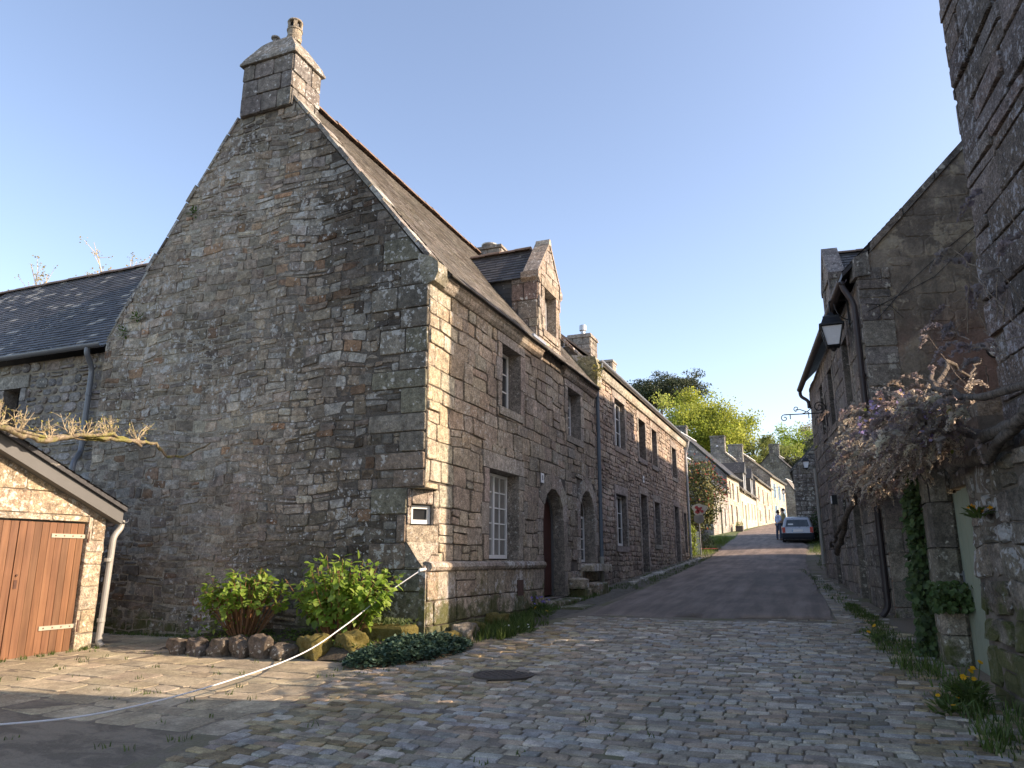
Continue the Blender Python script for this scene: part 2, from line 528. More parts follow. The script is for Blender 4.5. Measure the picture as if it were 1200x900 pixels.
MAT = {}
M = MAT
M['granite_front'] = stonemat('dressed granite', .55, lcol=(.56,.54,.48), mossz=-.62, dark=.3, spk=.35, lscale=8, bump=.009)
M['granite_plinth'] = stonemat('mossy plinth granite', 1.5, mossz=-.40, dark=.35, spk=.3, lscale=6, lcol=(.58,.56,.53), bump=.012)
M['rubble_gable'] = stonemat('gable rubble stone', .8, lcol=(.50,.49,.46), mossz=-.75, dark=.35, spk=.2, lscale=6.5, lpatch=.55, bump=.014, streak=.3)
M['rubble_red'] = stonemat('reddish rubble stone', .25, mossz=-.55, dark=.28, spk=.25, bump=.014)
M['rubble_wing'] = stonemat('grey rubble stone', .4, mossz=-.9, dark=.3, spk=.2, bump=.014)
M['rubble_dark'] = stonemat('dark weathered stone', .6, mossz=-.75, dark=.4, spk=.25, lscale=5, streak=.45, bump=.016)
M['r_front'] = stonemat('grey dressed stone', .3, mossz=-.75, dark=.35, spk=.25, streak=.5, bump=.012)
M['tower_stone'] = stonemat('dark tower granite', .75, lcol=(.34,.34,.36), dark=.35, spk=.4, lscale=11, lpatch=1.4, bump=.022, streak=.35)
M['gardenwall'] = stonemat('lichened garden wall stone', 1.25, lcol=(.42,.42,.42), mossz=-.25, dark=.45, spk=.25, lscale=5, streak=.45, bump=.02, lpatch=1.6)
M['far_stone'] = stonemat('pale far masonry', .2, dark=.25, spk=.1, bump=.02, lscale=3)
M['far_dark'] = stonemat('dark far masonry', .6, dark=.4, spk=.1, bump=.03, lscale=2.5)
M['mortar_dark'] = mortarmat('dark open joint', (.075,.06,.05), (.16,.135,.11))
def gablemortar():
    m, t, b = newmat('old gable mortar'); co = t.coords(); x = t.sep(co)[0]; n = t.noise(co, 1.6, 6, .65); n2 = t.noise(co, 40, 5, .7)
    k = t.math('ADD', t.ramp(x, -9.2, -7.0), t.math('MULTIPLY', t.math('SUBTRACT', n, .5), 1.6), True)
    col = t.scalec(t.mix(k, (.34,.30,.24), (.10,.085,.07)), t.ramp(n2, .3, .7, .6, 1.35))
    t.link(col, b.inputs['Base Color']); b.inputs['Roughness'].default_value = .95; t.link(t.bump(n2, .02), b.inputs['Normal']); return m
M['mortar_gable'] = gablemortar()
M['mortar_lime'] = mortarmat('lime mortar', (.20,.175,.14), (.34,.30,.235), .02)
M['mortar_red'] = mortarmat('earth mortar', (.10,.075,.06), (.20,.15,.12), .02)
M['mortar_pale'] = mortarmat('pale mortar', (.40,.36,.30), (.50,.46,.39), .015)
M['slate'] = slatemat('slate', .55)
M['slate_warm'] = slatemat('weathered brown slate', .2, gain=1.0, rough=.7)
M['slate_dark'] = slatemat('dark slate', .35, rough=.42)
M['leaf'] = leafmat('leaf', .4)
M['leaf_far'] = leafmat('far foliage', .5, .7)
M['leaf_dark'] = leafmat('dark foliage', .15, .6)
M['frond'] = leafmat('wisteria racemes', .5, .8, spec=.1)
M['bark'] = barkmat('bark', (.10,.08,.065), (.22,.18,.15))
M['bark_vine'] = barkmat('vine bark', (.13,.10,.07), (.34,.27,.19), 22, moss=(.20,.20,.04))
M['bark_wist'] = barkmat('wisteria bark', (.045,.036,.03), (.20,.16,.13), 30, bump=.04)
M['twig'] = barkmat('pale twigs', (.36,.27,.17), (.62,.52,.34), 30)
M['twig_wist'] = barkmat('wisteria twigs', (.13,.10,.085), (.30,.24,.19), 30)
M['twig_red'] = barkmat('red brown canes', (.20,.09,.045), (.34,.17,.08), 30)
M['white_paint'] = plain('white painted wood', (.78,.78,.76), .45, var=.04, scale=9)
M['cream'] = plain('cream render', (.75,.68,.52), .85, var=.08, scale=1.6, bump=.01)
M['zinc'] = plain('zinc', (.42,.44,.46), .42, .6, .12, 4)
M['zinc_dark'] = plain('dark grey gutter', (.15,.16,.175), .45, .2, .12, 5)
M['pipe_blue'] = plain('blue grey downpipe', (.12,.155,.19), .45, .1, .12, 5)
M['pipe_pale'] = plain('pale grey downpipe', (.36,.35,.32), .5, .1, .12, 5)
M['pipe_brown'] = plain('brown downpipe', (.035,.026,.028), .5, 0, .15, 5)
M['iron'] = plain('black iron', (.018,.018,.02), .5, .3, .2, 12, .002)
M['iron_rust'] = plain('rusty iron', (.11,.055,.04), .8, .2, .3, 14, .003)
M['terracotta'] = plain('terracotta', (.20,.135,.10), .9, var=.32, scale=5, bump=.006)
M['pot'] = stonemat('clay chimney pot', .4, dark=.3)
M['door_wood'] = woodmat('dark red door', (.055,.018,.014), (.085,.028,.02))
M['shed_wood'] = woodmat('varnished red brown planks', (.145,.066,.036), (.235,.115,.058), rough=.42)
M['gate_wood'] = plain('grey green painted boards', (.23,.26,.20), .55, var=.10, scale=3, bump=.003)
M['fascia'] = plain('grey painted fascia', (.12,.12,.118), .6, var=.08, scale=5)
M['strap'] = plain('pale metal hinge strap', (.45,.40,.32), .55, .2, .15, 12)
M['glass'] = glassmat('dark window glass')
M['glass_curtain'] = glassmat('window glass with net curtain', (.17,.165,.155))
M['lamp_glass'] = plain('opal lamp glass', (.72,.74,.78), .25, var=.03)
M['rope'] = plain('white rope', (.78,.78,.80), .8, var=.12, scale=60, bump=.002)
M['shutter'] = plain('blue shutter paint', (.22,.40,.58), .55, var=.1, scale=4)
M['white_plastic'] = plain('white plastic', (.8,.8,.8), .35, var=.03)
# ------------------------------------------------------------------ palettes (real stone colours)
K = 1.18
def pal(*cs): return [tuple(min(.6, x*K) for x in c) for c in cs]
GRAN = pal((.32,.26,.195), (.295,.24,.185), (.335,.275,.21), (.28,.225,.172), (.32,.25,.188), (.305,.265,.212), (.30,.245,.192))
GRANQ = pal((.31,.25,.20), (.29,.25,.21), (.33,.28,.23))
GAB = pal((.27,.23,.185), (.31,.27,.22), (.24,.20,.16), (.29,.24,.19), (.27,.24,.205), (.31,.25,.19), (.23,.195,.16))
REDD = pal((.32,.235,.18), (.34,.26,.20), (.30,.22,.175), (.32,.255,.205), (.285,.22,.175), (.36,.28,.215))
WING = pal((.22,.205,.195), (.25,.235,.22), (.19,.18,.175), (.24,.21,.185), (.28,.26,.235))
SHED = pal((.35,.265,.175), (.38,.295,.20), (.32,.24,.165), (.37,.30,.225))
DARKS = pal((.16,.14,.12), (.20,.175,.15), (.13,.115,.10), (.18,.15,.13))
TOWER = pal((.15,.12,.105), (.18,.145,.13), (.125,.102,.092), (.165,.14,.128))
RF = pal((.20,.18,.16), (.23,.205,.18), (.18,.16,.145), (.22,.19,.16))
GW = pal((.20,.175,.14), (.16,.14,.115), (.24,.21,.175), (.19,.16,.13))
SL = ((.070,.066,.063), (.054,.051,.049), (.088,.083,.078), (.066,.064,.062))
SLW = ((.205,.19,.172), (.185,.17,.155), (.225,.21,.19), (.195,.182,.166))

def window(parent, P, u0, u1, z0, z1, d=-.24, cols=2, rows=5, fw=.055, bar=.022, glass='glass', paint='white_paint', casement=True, depth=.05, name='window'):
    """casement: frame, stiles and glazing bars in one mesh, the glass as its pane"""
    mb = MB()
    D0, D1 = d-depth, d
    def b(a0, a1, c0, c1, d0=D0, d1=D1): mb.box(a0, a1, c0, c1, d0, d1, 0, lambda x, y, z: P(x, y, z))
    b(u0, u0+fw, z0, z1); b(u1-fw, u1, z0, z1); b(u0+fw, u1-fw, z0, z0+fw*1.2); b(u0+fw, u1-fw, z1-fw, z1)
    if casement:
        cu = (u0+u1)/2
        b(cu-fw*.6, cu+fw*.6, z0+fw*1.2, z1-fw, D0+.004, D1+.012)
        halves = [(u0+fw, cu-fw*.6), (cu+fw*.6, u1-fw)]
    else: halves = [(u0+fw, u1-fw)]
    cc = max(1, cols // len(halves))
    for a0, a1 in halves:
        for k in range(1, cc):
            x = a0+(a1-a0)*k/cc; b(x-bar/2, x+bar/2, z0+fw*1.2, z1-fw, D0+.012, D1-.008)
        for k in range(1, rows):
            z = z0+fw*1.2+(z1-z0-fw*2.2)*k/rows; b(a0, a1, z-bar/2, z+bar/2, D0+.014, D1-.01)
    w = mb.build(name, M[paint], parent)
    g = MB(); g.box(u0+fw*.5, u1-fw*.5, z0+fw*.5, z1-fw*.5, D0+.016, D0+.022, 0, lambda x, y, z: P(x, y, z))
    g.build('pane', M[glass], w)
    return w

def gutter(name, parent, p0, p1, r=.065, mat='zinc', sag=0):
    """open half-round gutter from p0 to p1"""
    mb = MB(); a, b = Vector(p0), Vector(p1); t = (b-a).normalized(); s = t.cross(Vector((0,0,1))).normalized()
    rows = []
    for p in (a, b):
        o = [p+s*(math.cos(math.pi+math.pi*k/10)*r)+Vector((0,0,1))*(math.sin(math.pi+math.pi*k/10)*r) for k in range(11)]
        i = [p+s*(math.cos(math.pi+math.pi*k/10)*r*.9)+Vector((0,0,1))*(math.sin(math.pi+math.pi*k/10)*r*.9) for k in range(11)]
        rows.append([mb.vert(q) for q in o+i[::-1]])
    n = len(rows[0])
    for k in range(n): mb.face((rows[0][k], rows[0][(k+1) % n], rows[1][(k+1) % n], rows[1][k]))
    mb.face(rows[0][::-1]); mb.face(rows[1])
    return mb.build(name, M[mat], parent)

def downpipe(parent, pts, r=.045, mat='pipe_blue', collars=(), name='downpipe'):
    # round the bends
    P_ = [Vector(p) for p in pts]; path = [P_[0]]
    for i in range(1, len(P_)-1):
        a, b, c = P_[i-1], P_[i], P_[i+1]
        l = min(.12, (a-b).length*.45, (c-b).length*.45)
        s0 = b+(a-b).normalized()*l; s1 = b+(c-b).normalized()*l
        for k in range(6):
            t = k/5; path.append(s0*(1-t)**2+b*2*t*(1-t)+s1*t*t)
    path.append(P_[-1])
    mb = MB(); mb.tube(path, r, 12)
    for c in collars:
        c = Vector(c); mb.tube([c-Vector((0,0,.025)), c+Vector((0,0,.025))], r*1.22, 12)
    return mb.build(name, M[mat], parent, smooth=False)

def ridge_tiles(name, parent, p0, p1, r=.12, mat='terracotta', n=None):
    a, b = Vector(p0), Vector(p1); L = (b-a).length; n = n or max(2, int(L/.38)); t = (b-a)/n
    s = t.normalized().cross(Vector((0,0,1))).normalized(); mb = MB()
    for i in range(n):
        base = a+t*i+Vector((0,0,R(-.008,.008))); rr = r*R(.94,1.06); c = pick([(1,1,1)], .2)
        r0 = []; r1 = []
        for k in range(9):
            an = math.pi*k/8
            off = s*math.cos(an)*rr+Vector((0,0,1))*(math.sin(an)*rr*.8-.03)
            r0.append(mb.vert(base+off*1.06, c)); r1.append(mb.vert(base+t*1.03+off, c))
        for k in range(8): mb.face((r0[k], r0[k+1], r1[k+1], r1[k]))
        mb.face(r0[::-1]); mb.face(r1)
    return mb.build(name, M[mat], parent)

def stone_block(mb, x0, x1, y0, y1, z0, z1, c, jit=.015, mi=0, bev=.03):
    """a loose dressed block with worn edges"""
    P = lambda u, v, d: (u, v, z0+d)
    pts = [(x0+R(-jit,jit), y0+R(-jit,jit)), (x1+R(-jit,jit), y0+R(-jit,jit)), (x1+R(-jit,jit), y1+R(-jit,jit)), (x0+R(-jit,jit), y1+R(-jit,jit))]
    stone(mb, P, pts, z1-z0, 0, bev, .04, c, mi, .01, back=0)

def chimney(parent, x0, x1, y0, y1, z0, z1, cols, cap=.08, cap_h=.12, hip=None, rows=3, mat='rubble_gable', name='chimney'):
    mb = MB()
    mb.box(x0+.02, x1-.02, y0+.02, y1-.02, z0, z1, 0, c=(.1,.09,.08))
    for P, w in ((Frame((x0,y0,0),(1,0,0),(0,-1,0)), x1-x0), (Frame((x1,y0,0),(0,1,0),(1,0,0)), y1-y0),
                 (Frame((x0,y1,0),(0,-1,0),(-1,0,0)), y1-y0), (Frame((x1,y1,0),(-1,0,0),(0,1,0)), x1-x0)):
        masonry(mb, P, 0, w, z0, z1, cols, rh=((z1-z0)/rows*.8, (z1-z0)/rows*1.15), wr=(.25,.55), gap=.008, depth=.012, warp=.008, split=.1)
    ch = mb.build(name, [M['mortar_dark'], M[mat]], parent)
    cb = MB(); c = pick(cols)
    cb.box(x0-cap, x1+cap, y0-cap, y1+cap, z1+.003, z1+cap_h*.55, 0, c=c)
    if hip:
        hx, hy, hz = hip; zb = z1+cap_h*.55
        levels = [(cap*.8, 0), (cap*.2, .18), (-hx*.30, .48), (-hx*.62, .78), (-hx*.85, .93), (-hx, 1)]
        prev = None
        for off, t in levels:
            oy = off if off > 0 else off/hx*hy
            q = [cb.vert((x0-off+R(-.012,.012), y0-oy, zb+hz*t), c), cb.vert((x1+off, y0-oy, zb+hz*t), c),
                 cb.vert((x1+off, y1+oy, zb+hz*t), c), cb.vert((x0-off, y1+oy, zb+hz*t), c)]
            if prev:
                for k in range(4): cb.face((prev[k], prev[(k+1) % 4], q[(k+1) % 4], q[k]))
            prev = q
        cb.face(prev)
    else:
        cb.box(x0-cap*.5, x1+cap*.5, y0-cap*.5, y1+cap*.5, z1+cap_h*.55+.001, z1+cap_h, 0, c=c)
    cb.build('chimney_cap', M[mat], ch)
    return ch

# ================================================================== main corner house
house = thing('stone_house', 'tall granite corner house with steep gable, stone dormer and arched red door', 'house', (-8.6, 14, -1.0))
XF = -5.24
FF = Frame((XF, 9.58, 0), (0, 1, 0), (1, 0, 0)); LF = 9.2
W1 = (2.28, 3.66, 0.0, 1.56); U1 = (2.83, 3.76, 2.76, 3.98); DR = (5.04, 6.40, -.78, 1.49, 1); AW = (7.68, 8.9, -.08, 1.66, 1); U2 = (6.84, 7.86, 2.84, 4.0)
DW = (5.28, 6.06, 4.95, 5.95)
OPS = [W1, U1, DR, AW, U2]
CF, CG, CZ0, CZ1 = .45, .28, .25, 1.02        # cut-off lower corner
mb = MB()
backing(mb, FF, CF, LF, -1.25, 4.2, OPS, rev=.42, mi=0, revmi=1, rc=(.30,.255,.215))
mb.poly([FF(0,-1.25), FF(CF,-1.25), FF(CF,CZ0), FF(0,-.1)], 0); mb.poly([FF(0,CZ1), FF(CF,CZ1), FF(CF,4.2), FF(0,4.2)], 0)
masks = [(0, CF, -.1, CZ1)]
for o, jw, lh in ((W1,.26,.3), (U1,.22,.2), (DR,.34,.3), (AW,.28,.3), (U2,.22,.18)): masks += mask_of(o, jw, lh)
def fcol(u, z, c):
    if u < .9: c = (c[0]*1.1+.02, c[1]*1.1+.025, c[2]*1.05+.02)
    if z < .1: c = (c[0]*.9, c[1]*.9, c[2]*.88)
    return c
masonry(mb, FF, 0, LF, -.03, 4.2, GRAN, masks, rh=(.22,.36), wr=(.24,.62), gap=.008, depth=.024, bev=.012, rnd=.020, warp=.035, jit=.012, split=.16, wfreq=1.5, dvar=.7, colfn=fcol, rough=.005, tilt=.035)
masonry(mb, FF, 0, CF, -.2, CZ0, GRAN, (), [(-.35/.45, 1, -.1)], rh=(.2,.3), wr=(.3,.5), gap=.006, depth=.03, warp=0)
for o, jw, lh in ((W1,.26,.3), (U1,.22,.2), (DR,.34,.3), (AW,.28,.3), (U2,.22,.18)): surround(mb, FF, o, GRANQ, jw, lh, sill=(o not in (DR,)), depth=.036)
# the cut corner: face, tapering stop and the corbel underside
CFr = Frame((XF-CG, 9.58, 0), (CG, CF, 0), (CF, -CG, 0)); CW = math.hypot(CF, CG)
CWIN = (.06, .43, .50, .80)
backing(mb, CFr, 0, CW, CZ0, CZ1, [CWIN], rev=.16, mi=0, revmi=1, rc=(.32,.27,.22))
masonry(mb, CFr, 0, CW, CZ0, CZ1, GRANQ, [CWIN], rh=(.25,.25), wr=(.55,.6), gap=.004, depth=.02, warp=0)
cc = pick(GRANQ)
mb.poly([CFr(0,CZ0,.02), (XF, 9.58, -.12), CFr(CW,CZ0,.02)], 1, cc)
mb.poly([CFr(0,CZ1,.02), CFr(CW,CZ1,.02), (XF+.02, 9.56, CZ1)], 1, cc)
front = mb.build('front_wall', [M['mortar_dark'], M['granite_front']], house)
# plinth, string course and cornice
mb = MB(); P2 = lambda u, z, d=0: FF(u, z, d+.05)
mb.box(0.0, 4.94, -1.35, -.16, .0, .05, 0, FF, c=(.1,.09,.08)); mb.box(-.034, -.003, -1.35, -.17, -.03, .068, 1, FF, c=GRANQ[0])
masonry(mb, P2, 0.02, 4.95, -1.35, -.16, GRAN, (), rh=(.3,.45), wr=(.35,.8), gap=.009, depth=.025, bev=.014, warp=.012)
for k in range(9):
    a = .05+k*.545; c = pick(GRANQ)
    pts = [(.05,-.17), (.10,-.15), (.125,-.10), (.11,-.05), (.05,-.025), (0.001,-.02), (0.001,-.17)]
    mb.prism([FF(a+.004, z, d) for d, z in pts][::-1], (0, .537, 0), 1, c)
P3 = lambda u, z, d=0: FF(u, z, d+.03)
masonry(mb, P3, 6.6, LF-.15, -1.0, -.25, GRAN, (), rh=(.18,.3), wr=(.25,.5), gap=.014, depth=.035, bev=.02, warp=.03, tilt=.08, rough=.012)
mb.build('plinth', [M['mortar_dark'], M['granite_plinth']], house)
for a, b in ((.30, 4.88), (6.40, LF-.05)):
    mb = MB(); n = int((b-a)/.8)
    for k in range(n):
        c = pick(GRANQ); u = a+(b-a)*k/n
        pts = [(0,4.17), (.06,4.18), (.11,4.24), (.13,4.31), (.16,4.34), (.16,4.41), (0,4.43)]
        mb.prism([FF(u+.003, z, d) for d, z in pts][::-1], (0, (b-a)/n-.006, 0), 0, c)
    mb.build('cornice', M['granite_front'], house)

# gable wall
GX0 = -12.1; GF = Frame((GX0, 9.58, 0), (1, 0, 0), (0, -1, 0)); GW_ = XF-GX0
GP = [(-1.48, 1, 4.0), (1.26, 1, 4.50+1.26*GW_)]
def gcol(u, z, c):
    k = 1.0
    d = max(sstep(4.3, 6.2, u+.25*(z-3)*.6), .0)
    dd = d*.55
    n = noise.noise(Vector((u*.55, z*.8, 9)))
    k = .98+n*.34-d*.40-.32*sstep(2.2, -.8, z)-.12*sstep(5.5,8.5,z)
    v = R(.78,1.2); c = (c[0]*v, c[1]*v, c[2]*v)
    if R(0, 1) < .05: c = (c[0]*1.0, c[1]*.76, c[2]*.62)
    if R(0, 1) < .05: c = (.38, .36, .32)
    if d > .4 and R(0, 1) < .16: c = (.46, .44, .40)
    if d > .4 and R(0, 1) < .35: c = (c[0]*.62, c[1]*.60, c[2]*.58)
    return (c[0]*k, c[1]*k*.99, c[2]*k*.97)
mb = MB()
hw = (CZ1-CZ0)
gm = [(GW_-CG, GW_, -.1, CZ1)]
# quoins first: they mask the rubble
quo = []
z = -1.25; k = 0
while z < 4.6:
    h = R(.26, .42); w = (R(.75, 1.05) if k % 2 else R(.4, .6))
    quo.append((GW_-w, GW_, z, z+h)); z += h; k += 1
pts_r = (GW_, )
# backing polygon in pieces so that it stays clear of the cut corner
apex = ((4.50+1.26*GW_-4.0)/(1.48+1.26)); az = 4.0+1.48*apex
mb.poly([GF(0,-1.3), GF(GW_-CG,-1.3), GF(GW_-CG,CZ1), GF(0,CZ1)], 0)
mb.poly([GF(GW_-CG,-1.3), GF(GW_,-1.3), GF(GW_,-.1), GF(GW_-CG,CZ0)], 0)
mb.poly([GF(0,CZ1), GF(GW_,CZ1), GF(GW_,4.50), GF(apex,az), GF(0,4.0)], 0)
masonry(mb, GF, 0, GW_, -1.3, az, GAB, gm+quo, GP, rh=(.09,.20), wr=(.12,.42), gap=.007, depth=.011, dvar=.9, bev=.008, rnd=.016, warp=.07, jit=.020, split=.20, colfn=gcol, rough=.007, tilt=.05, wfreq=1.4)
for q in quo:
    rs = [q]
    for o in gm:
        rs = [x for r in rs for x in rect_minus(r, o)]
    for r in rs:
        if r[1]-r[0] < .05: continue
        half = R(.4,.6) if (r[1]-r[0]) > .7 and R(0,1) < .5 else None
        segs = [(r[0], r[0]+(r[1]-r[0])*half), (r[0]+(r[1]-r[0])*half, r[1])] if half else [(r[0], r[1])]
        for a, b in segs:
            pts = [(a, r[2]), (b, r[2]), (b, r[3]), (a, r[3])]
            for pl in GP: pts = clip_poly(pts, *pl)
            c = random.choice(pal((.185,.165,.135), (.205,.185,.15), (.155,.14,.115), (.18,.17,.125), (.165,.155,.115), (.20,.155,.12)))
            if len(pts) > 2: stone(mb, GF, pts, .03*R(.8,1.2), .009, .014, .02, c, 1, .006, tilt=.03)
mb.poly([GF(GW_-CG,CZ0,.02), GF(GW_,-.1,.03), GF(GW_-CG,-.1,.02)], 1, (.2,.18,.15))
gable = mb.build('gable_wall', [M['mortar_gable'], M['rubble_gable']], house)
# verge coping stones
for (ua, za, ub, zb, pal_) in ((GW_-.03, 4.62, apex+.52, 4.50+1.26*(GW_-apex-.52)+.06, pal((.30,.27,.23),(.19,.17,.145),(.38,.36,.32),(.24,.215,.18))), (0, 4.04, apex-.62, 4.04+1.48*(apex-.62), pal((.26,.24,.21),(.17,.155,.13),(.36,.34,.31),(.22,.20,.17)))):
    L = math.hypot(ub-ua, zb-za); n = int(L/.36); dx, dz = (ub-ua)/L, (zb-za)/L
    nx, nz = (-dz, dx) if dx > 0 else (dz, -dx)
    mb = MB()
    for k in range(n):
        t0, t1 = L*k/n+.006, L*(k+1)/n-.006; th = R(.0, .055); w0 = R(.008,.045)
        c = pick(pal_, .2)
        a = [(ua+dx*t0-nx*.03, za+dz*t0-nz*.03), (ua+dx*t1-nx*.03, za+dz*t1-nz*.03), (ua+dx*t1+nx*th, za+dz*t1+nz*th), (ua+dx*t0+nx*th, za+dz*t0+nz*th)]
        mb.prism([GF(p[0], p[1], w0) for p in a], (0, .40, 0), 0, c)
    mb.build('gable_coping', M['rubble_gable'], house)
mb = MB()
c = pick(GRANQ)
mb.prism([GF(GW_-.10,4.14,.045), GF(GW_+.10,4.20,.045), GF(GW_+.16,4.34,.045), GF(GW_+.15,4.50,.045), GF(GW_+.04,4.60,.045), GF(GW_-.22,4.70,.045)], (0,.38,0), 0, pal((.27,.25,.19))[0])
mb.build('kneeler', M['rubble_gable'], house)
# hull behind: back wall and far end
mb = MB()
mb.box(GX0, GX0+.4, 9.62, 18.7, -1.3, 4.0, 0); mb.box(GX0+.4, XF-.45, 18.35, 18.7, -1.3, 4.0, 0)
mb.prism([(GX0+.1,18.4,4.0), (XF-.2,18.4,4.0), (-8.66,18.4,8.6)], (0,.3,0), 0)
mb.box(GX0+.4, XF-.43, 9.66, 9.7, -1.3, 4.3, 0); mb.box(XF-.46, XF-.43, 9.7, 18.3, -1.0, 4.2, 1)
mb.build('back_wall', [M['rubble_wing'], M['iron']], house)

# roof
RS = 1.22; RX0, RZ0 = -5.06, 4.42; RIX = -8.66; RIZ = RZ0+RS*(RX0-RIX)
mb = MB()
mb.prism([(RX0,9.90,RZ0-.05), (RX0+.02,9.90,RZ0), (RIX,9.90,RIZ), (GX0-.12,9.90,4.02), (GX0-.1,9.90,3.95), (RIX,9.90,RIZ-.12)][::-1], (0, 8.83, 0), 0, c=(.1,.09,.08))
RF1 = RoofFrame((RX0+.05, 9.86, RZ0-.045), (0,1,0), (-1,0,RS))
VL = (RX0+.05-RIX)*math.sqrt(1+RS*RS)
slates(mb, RF1, 0, 8.88, 0, VL, .25, .125, SLW, lift=.016)
roof = mb.build('roof', M['slate_warm'], house)
ridge_tiles('ridge_tiles', roof, (RIX, 10.3, RIZ+.05), (RIX, 18.7, RIZ+.05), .13)
# chimneys
ch = chimney(house, -9.30, -8.14, 9.50, 10.30, 8.0, 9.06, pal((.20,.175,.15),(.23,.20,.17),(.175,.155,.135)), .06, .10, hip=(.36,.26,.60), rows=3)
mb = MB(); cx, cy, cz = -8.50, 9.88, 9.74
mb.lathe((cx,cy,cz), [(.13,-.1),(.145,0),(.13,.02),(.135,.13),(.15,.14),(.15,.17),(.135,.18),(.13,.19)], 16, 0, c=(.34,.29,.22))
for k in range(5):
    an = 2*math.pi*k/5+.4; mb.box(-.035,.035,-.018,.018,.18,.32,0, lambda x,y,z,an=an: (cx+math.cos(an)*.115-math.sin(an)*x+math.cos(an)*y, cy+math.sin(an)*.115+math.cos(an)*x+math.sin(an)*y, cz+z), c=(.34,.29,.22))
mb.lathe((cx,cy,cz), [(.14,.32),(.15,.335),(.14,.36),(.12,.37)], 16, 0, c=(.36,.31,.24))
mb.lathe((cx,cy,cz), [(.085,.18),(.085,.31)], 10, 1)
mb.build('chimney_pot', [M['pot'], M['iron']], ch)
mb = MB(); mb.lathe((-8.88,9.8,9.66), [(.05,0),(.05,.10),(.085,.12),(.085,.15),(.03,.17)], 12, 0, c=(.3,.27,.23))
mb.build('flue_terminal', M['pot'], ch)
ch = chimney(house, -8.95, -7.95, 18.78, 19.45, 7.4, 8.98, pal((.22,.20,.175),(.25,.225,.19)), .05, .10, rows=4)
mb = MB(); mb.lathe((-8.45,19.1,9.08), [(.06,-.05),(.06,.12),(.05,.13)], 12); mb.lathe((-8.45,19.1,9.20), [(.02,0),(.24,.02),(.25,.05),(.12,.10),(.02,.115)], 18)
mb.build('chimney_cowl', M['zinc'], ch)

# dormer
DF = FF; u0, u1, uc = 4.90, 6.38, 5.64
mb = MB(); dz0 = 4.2
backing(mb, DF, u0, u1, dz0, 6.12, [DW], rev=.30, mi=0, revmi=1, rc=(.34,.29,.24))
mb.poly([DF(u0,6.12), DF(u1,6.12), DF(uc,7.12)], 0)
dpl = [(-1.27,1,6.2-1.27*(u0-.02)), (1.27,1,6.2+1.27*(u1+.02))]
dm = mask_of(DW, .2, .24)
masonry(mb, DF, u0, u1, dz0, 7.2, GRANQ, dm, dpl, rh=(.25,.38), wr=(.3,.6), gap=.008, depth=.028, warp=.008)
surround(mb, DF, DW, GRANQ, .2, .24, depth=.034)
SF = Frame((XF-.62, 9.58+u0, 0), (1,0,0), (0,-1,0)); SF2 = Frame((XF, 9.58+u1, 0), (-1,0,0), (0,1,0))
for S in (SF, SF2):
    mb.poly([S(0,4.2), S(.62,4.2), S(.62,6.12), S(0,6.12)], 0)
    masonry(mb, S, 0, .62, 4.3, 6.1, pal((.25,.21,.17),(.20,.17,.145),(.27,.22,.18),(.22,.16,.13)), (), rh=(.34,.5), wr=(.3,.5), gap=.009, depth=.02, warp=.01)
for sgn in (-1, 1):   # raking copings and the kneelers
    ue = u0-.08 if sgn < 0 else u1+.08
    for k in range(3):
        t0, t1 = k/3+.006, (k+1)/3-.006
        q = lambda t, o: DF(ue+(uc-ue)*t, 6.16+(7.16-6.16)*t+o, .045)
        mb.prism([q(t0,-.03), q(t1,-.03), q(t1,.06), q(t0,.06)] if sgn < 0 else [q(t0,.06), q(t1,.06), q(t1,-.03), q(t0,-.03)], (-.36,0,0), 1, pick(GRANQ))
    e = ue
    mb.prism([DF(e+.14*-sgn,5.94,.055), DF(e-.03*-sgn,6.06,.055), DF(e-.03*-sgn,6.20,.055), DF(e+.16*-sgn,6.27,.055)], (-.42,0,0), 1, pick(GRANQ))
mb.prism([DF(uc-.09,7.10,.05), DF(uc+.09,7.10,.05), DF(uc+.05,7.25,.05), DF(uc-.05,7.25,.05)], (-.34,0,0), 1, pick(GRANQ))
dormer = mb.build('dormer', [M['mortar_dark'], M['granite_front']], house)
mb = MB()
for sgn in (-1, 1):
    ye = 9.58+(u0-.05 if sgn < 0 else u1+.05); yc = 9.58+uc
    O = (XF-.36, ye, 6.08); V = (0, (yc-ye), 1.0)
    RFd = RoofFrame(O, (-1,0,0), V); vl = math.hypot(yc-ye, 1.0)
    xe = RIX; # clip where it runs into the main roof
    # main roof height at x: RZ0+RS*(RX0-x) ; slope point z=6.08+v*1/vl
    # u = XF-.36-x -> x = XF-.36-u
    pl = [(RS, -1.0/vl, 6.08-RZ0-RS*(RX0-(XF-.36)) + .03)]
    slates(mb, RFd, 0, 2.4, 0, vl, .23, .115, SL, pl, lift=.014, mi=0)
    q = [(0,0), (2.4,0), (2.4,vl), (0,vl)]
    for p in pl: q = clip_poly(q, *p)
    mb.poly([RFd(a, b, -.02) for a, b in q], 0, (.05,.05,.05))
dr = mb.build('dormer_roof', M['slate_dark'], dormer)
ridge_tiles('dormer_ridge', dormer, (XF-.42, 9.58+uc, 7.10), (XF-1.95, 9.58+uc, 7.10), .10)
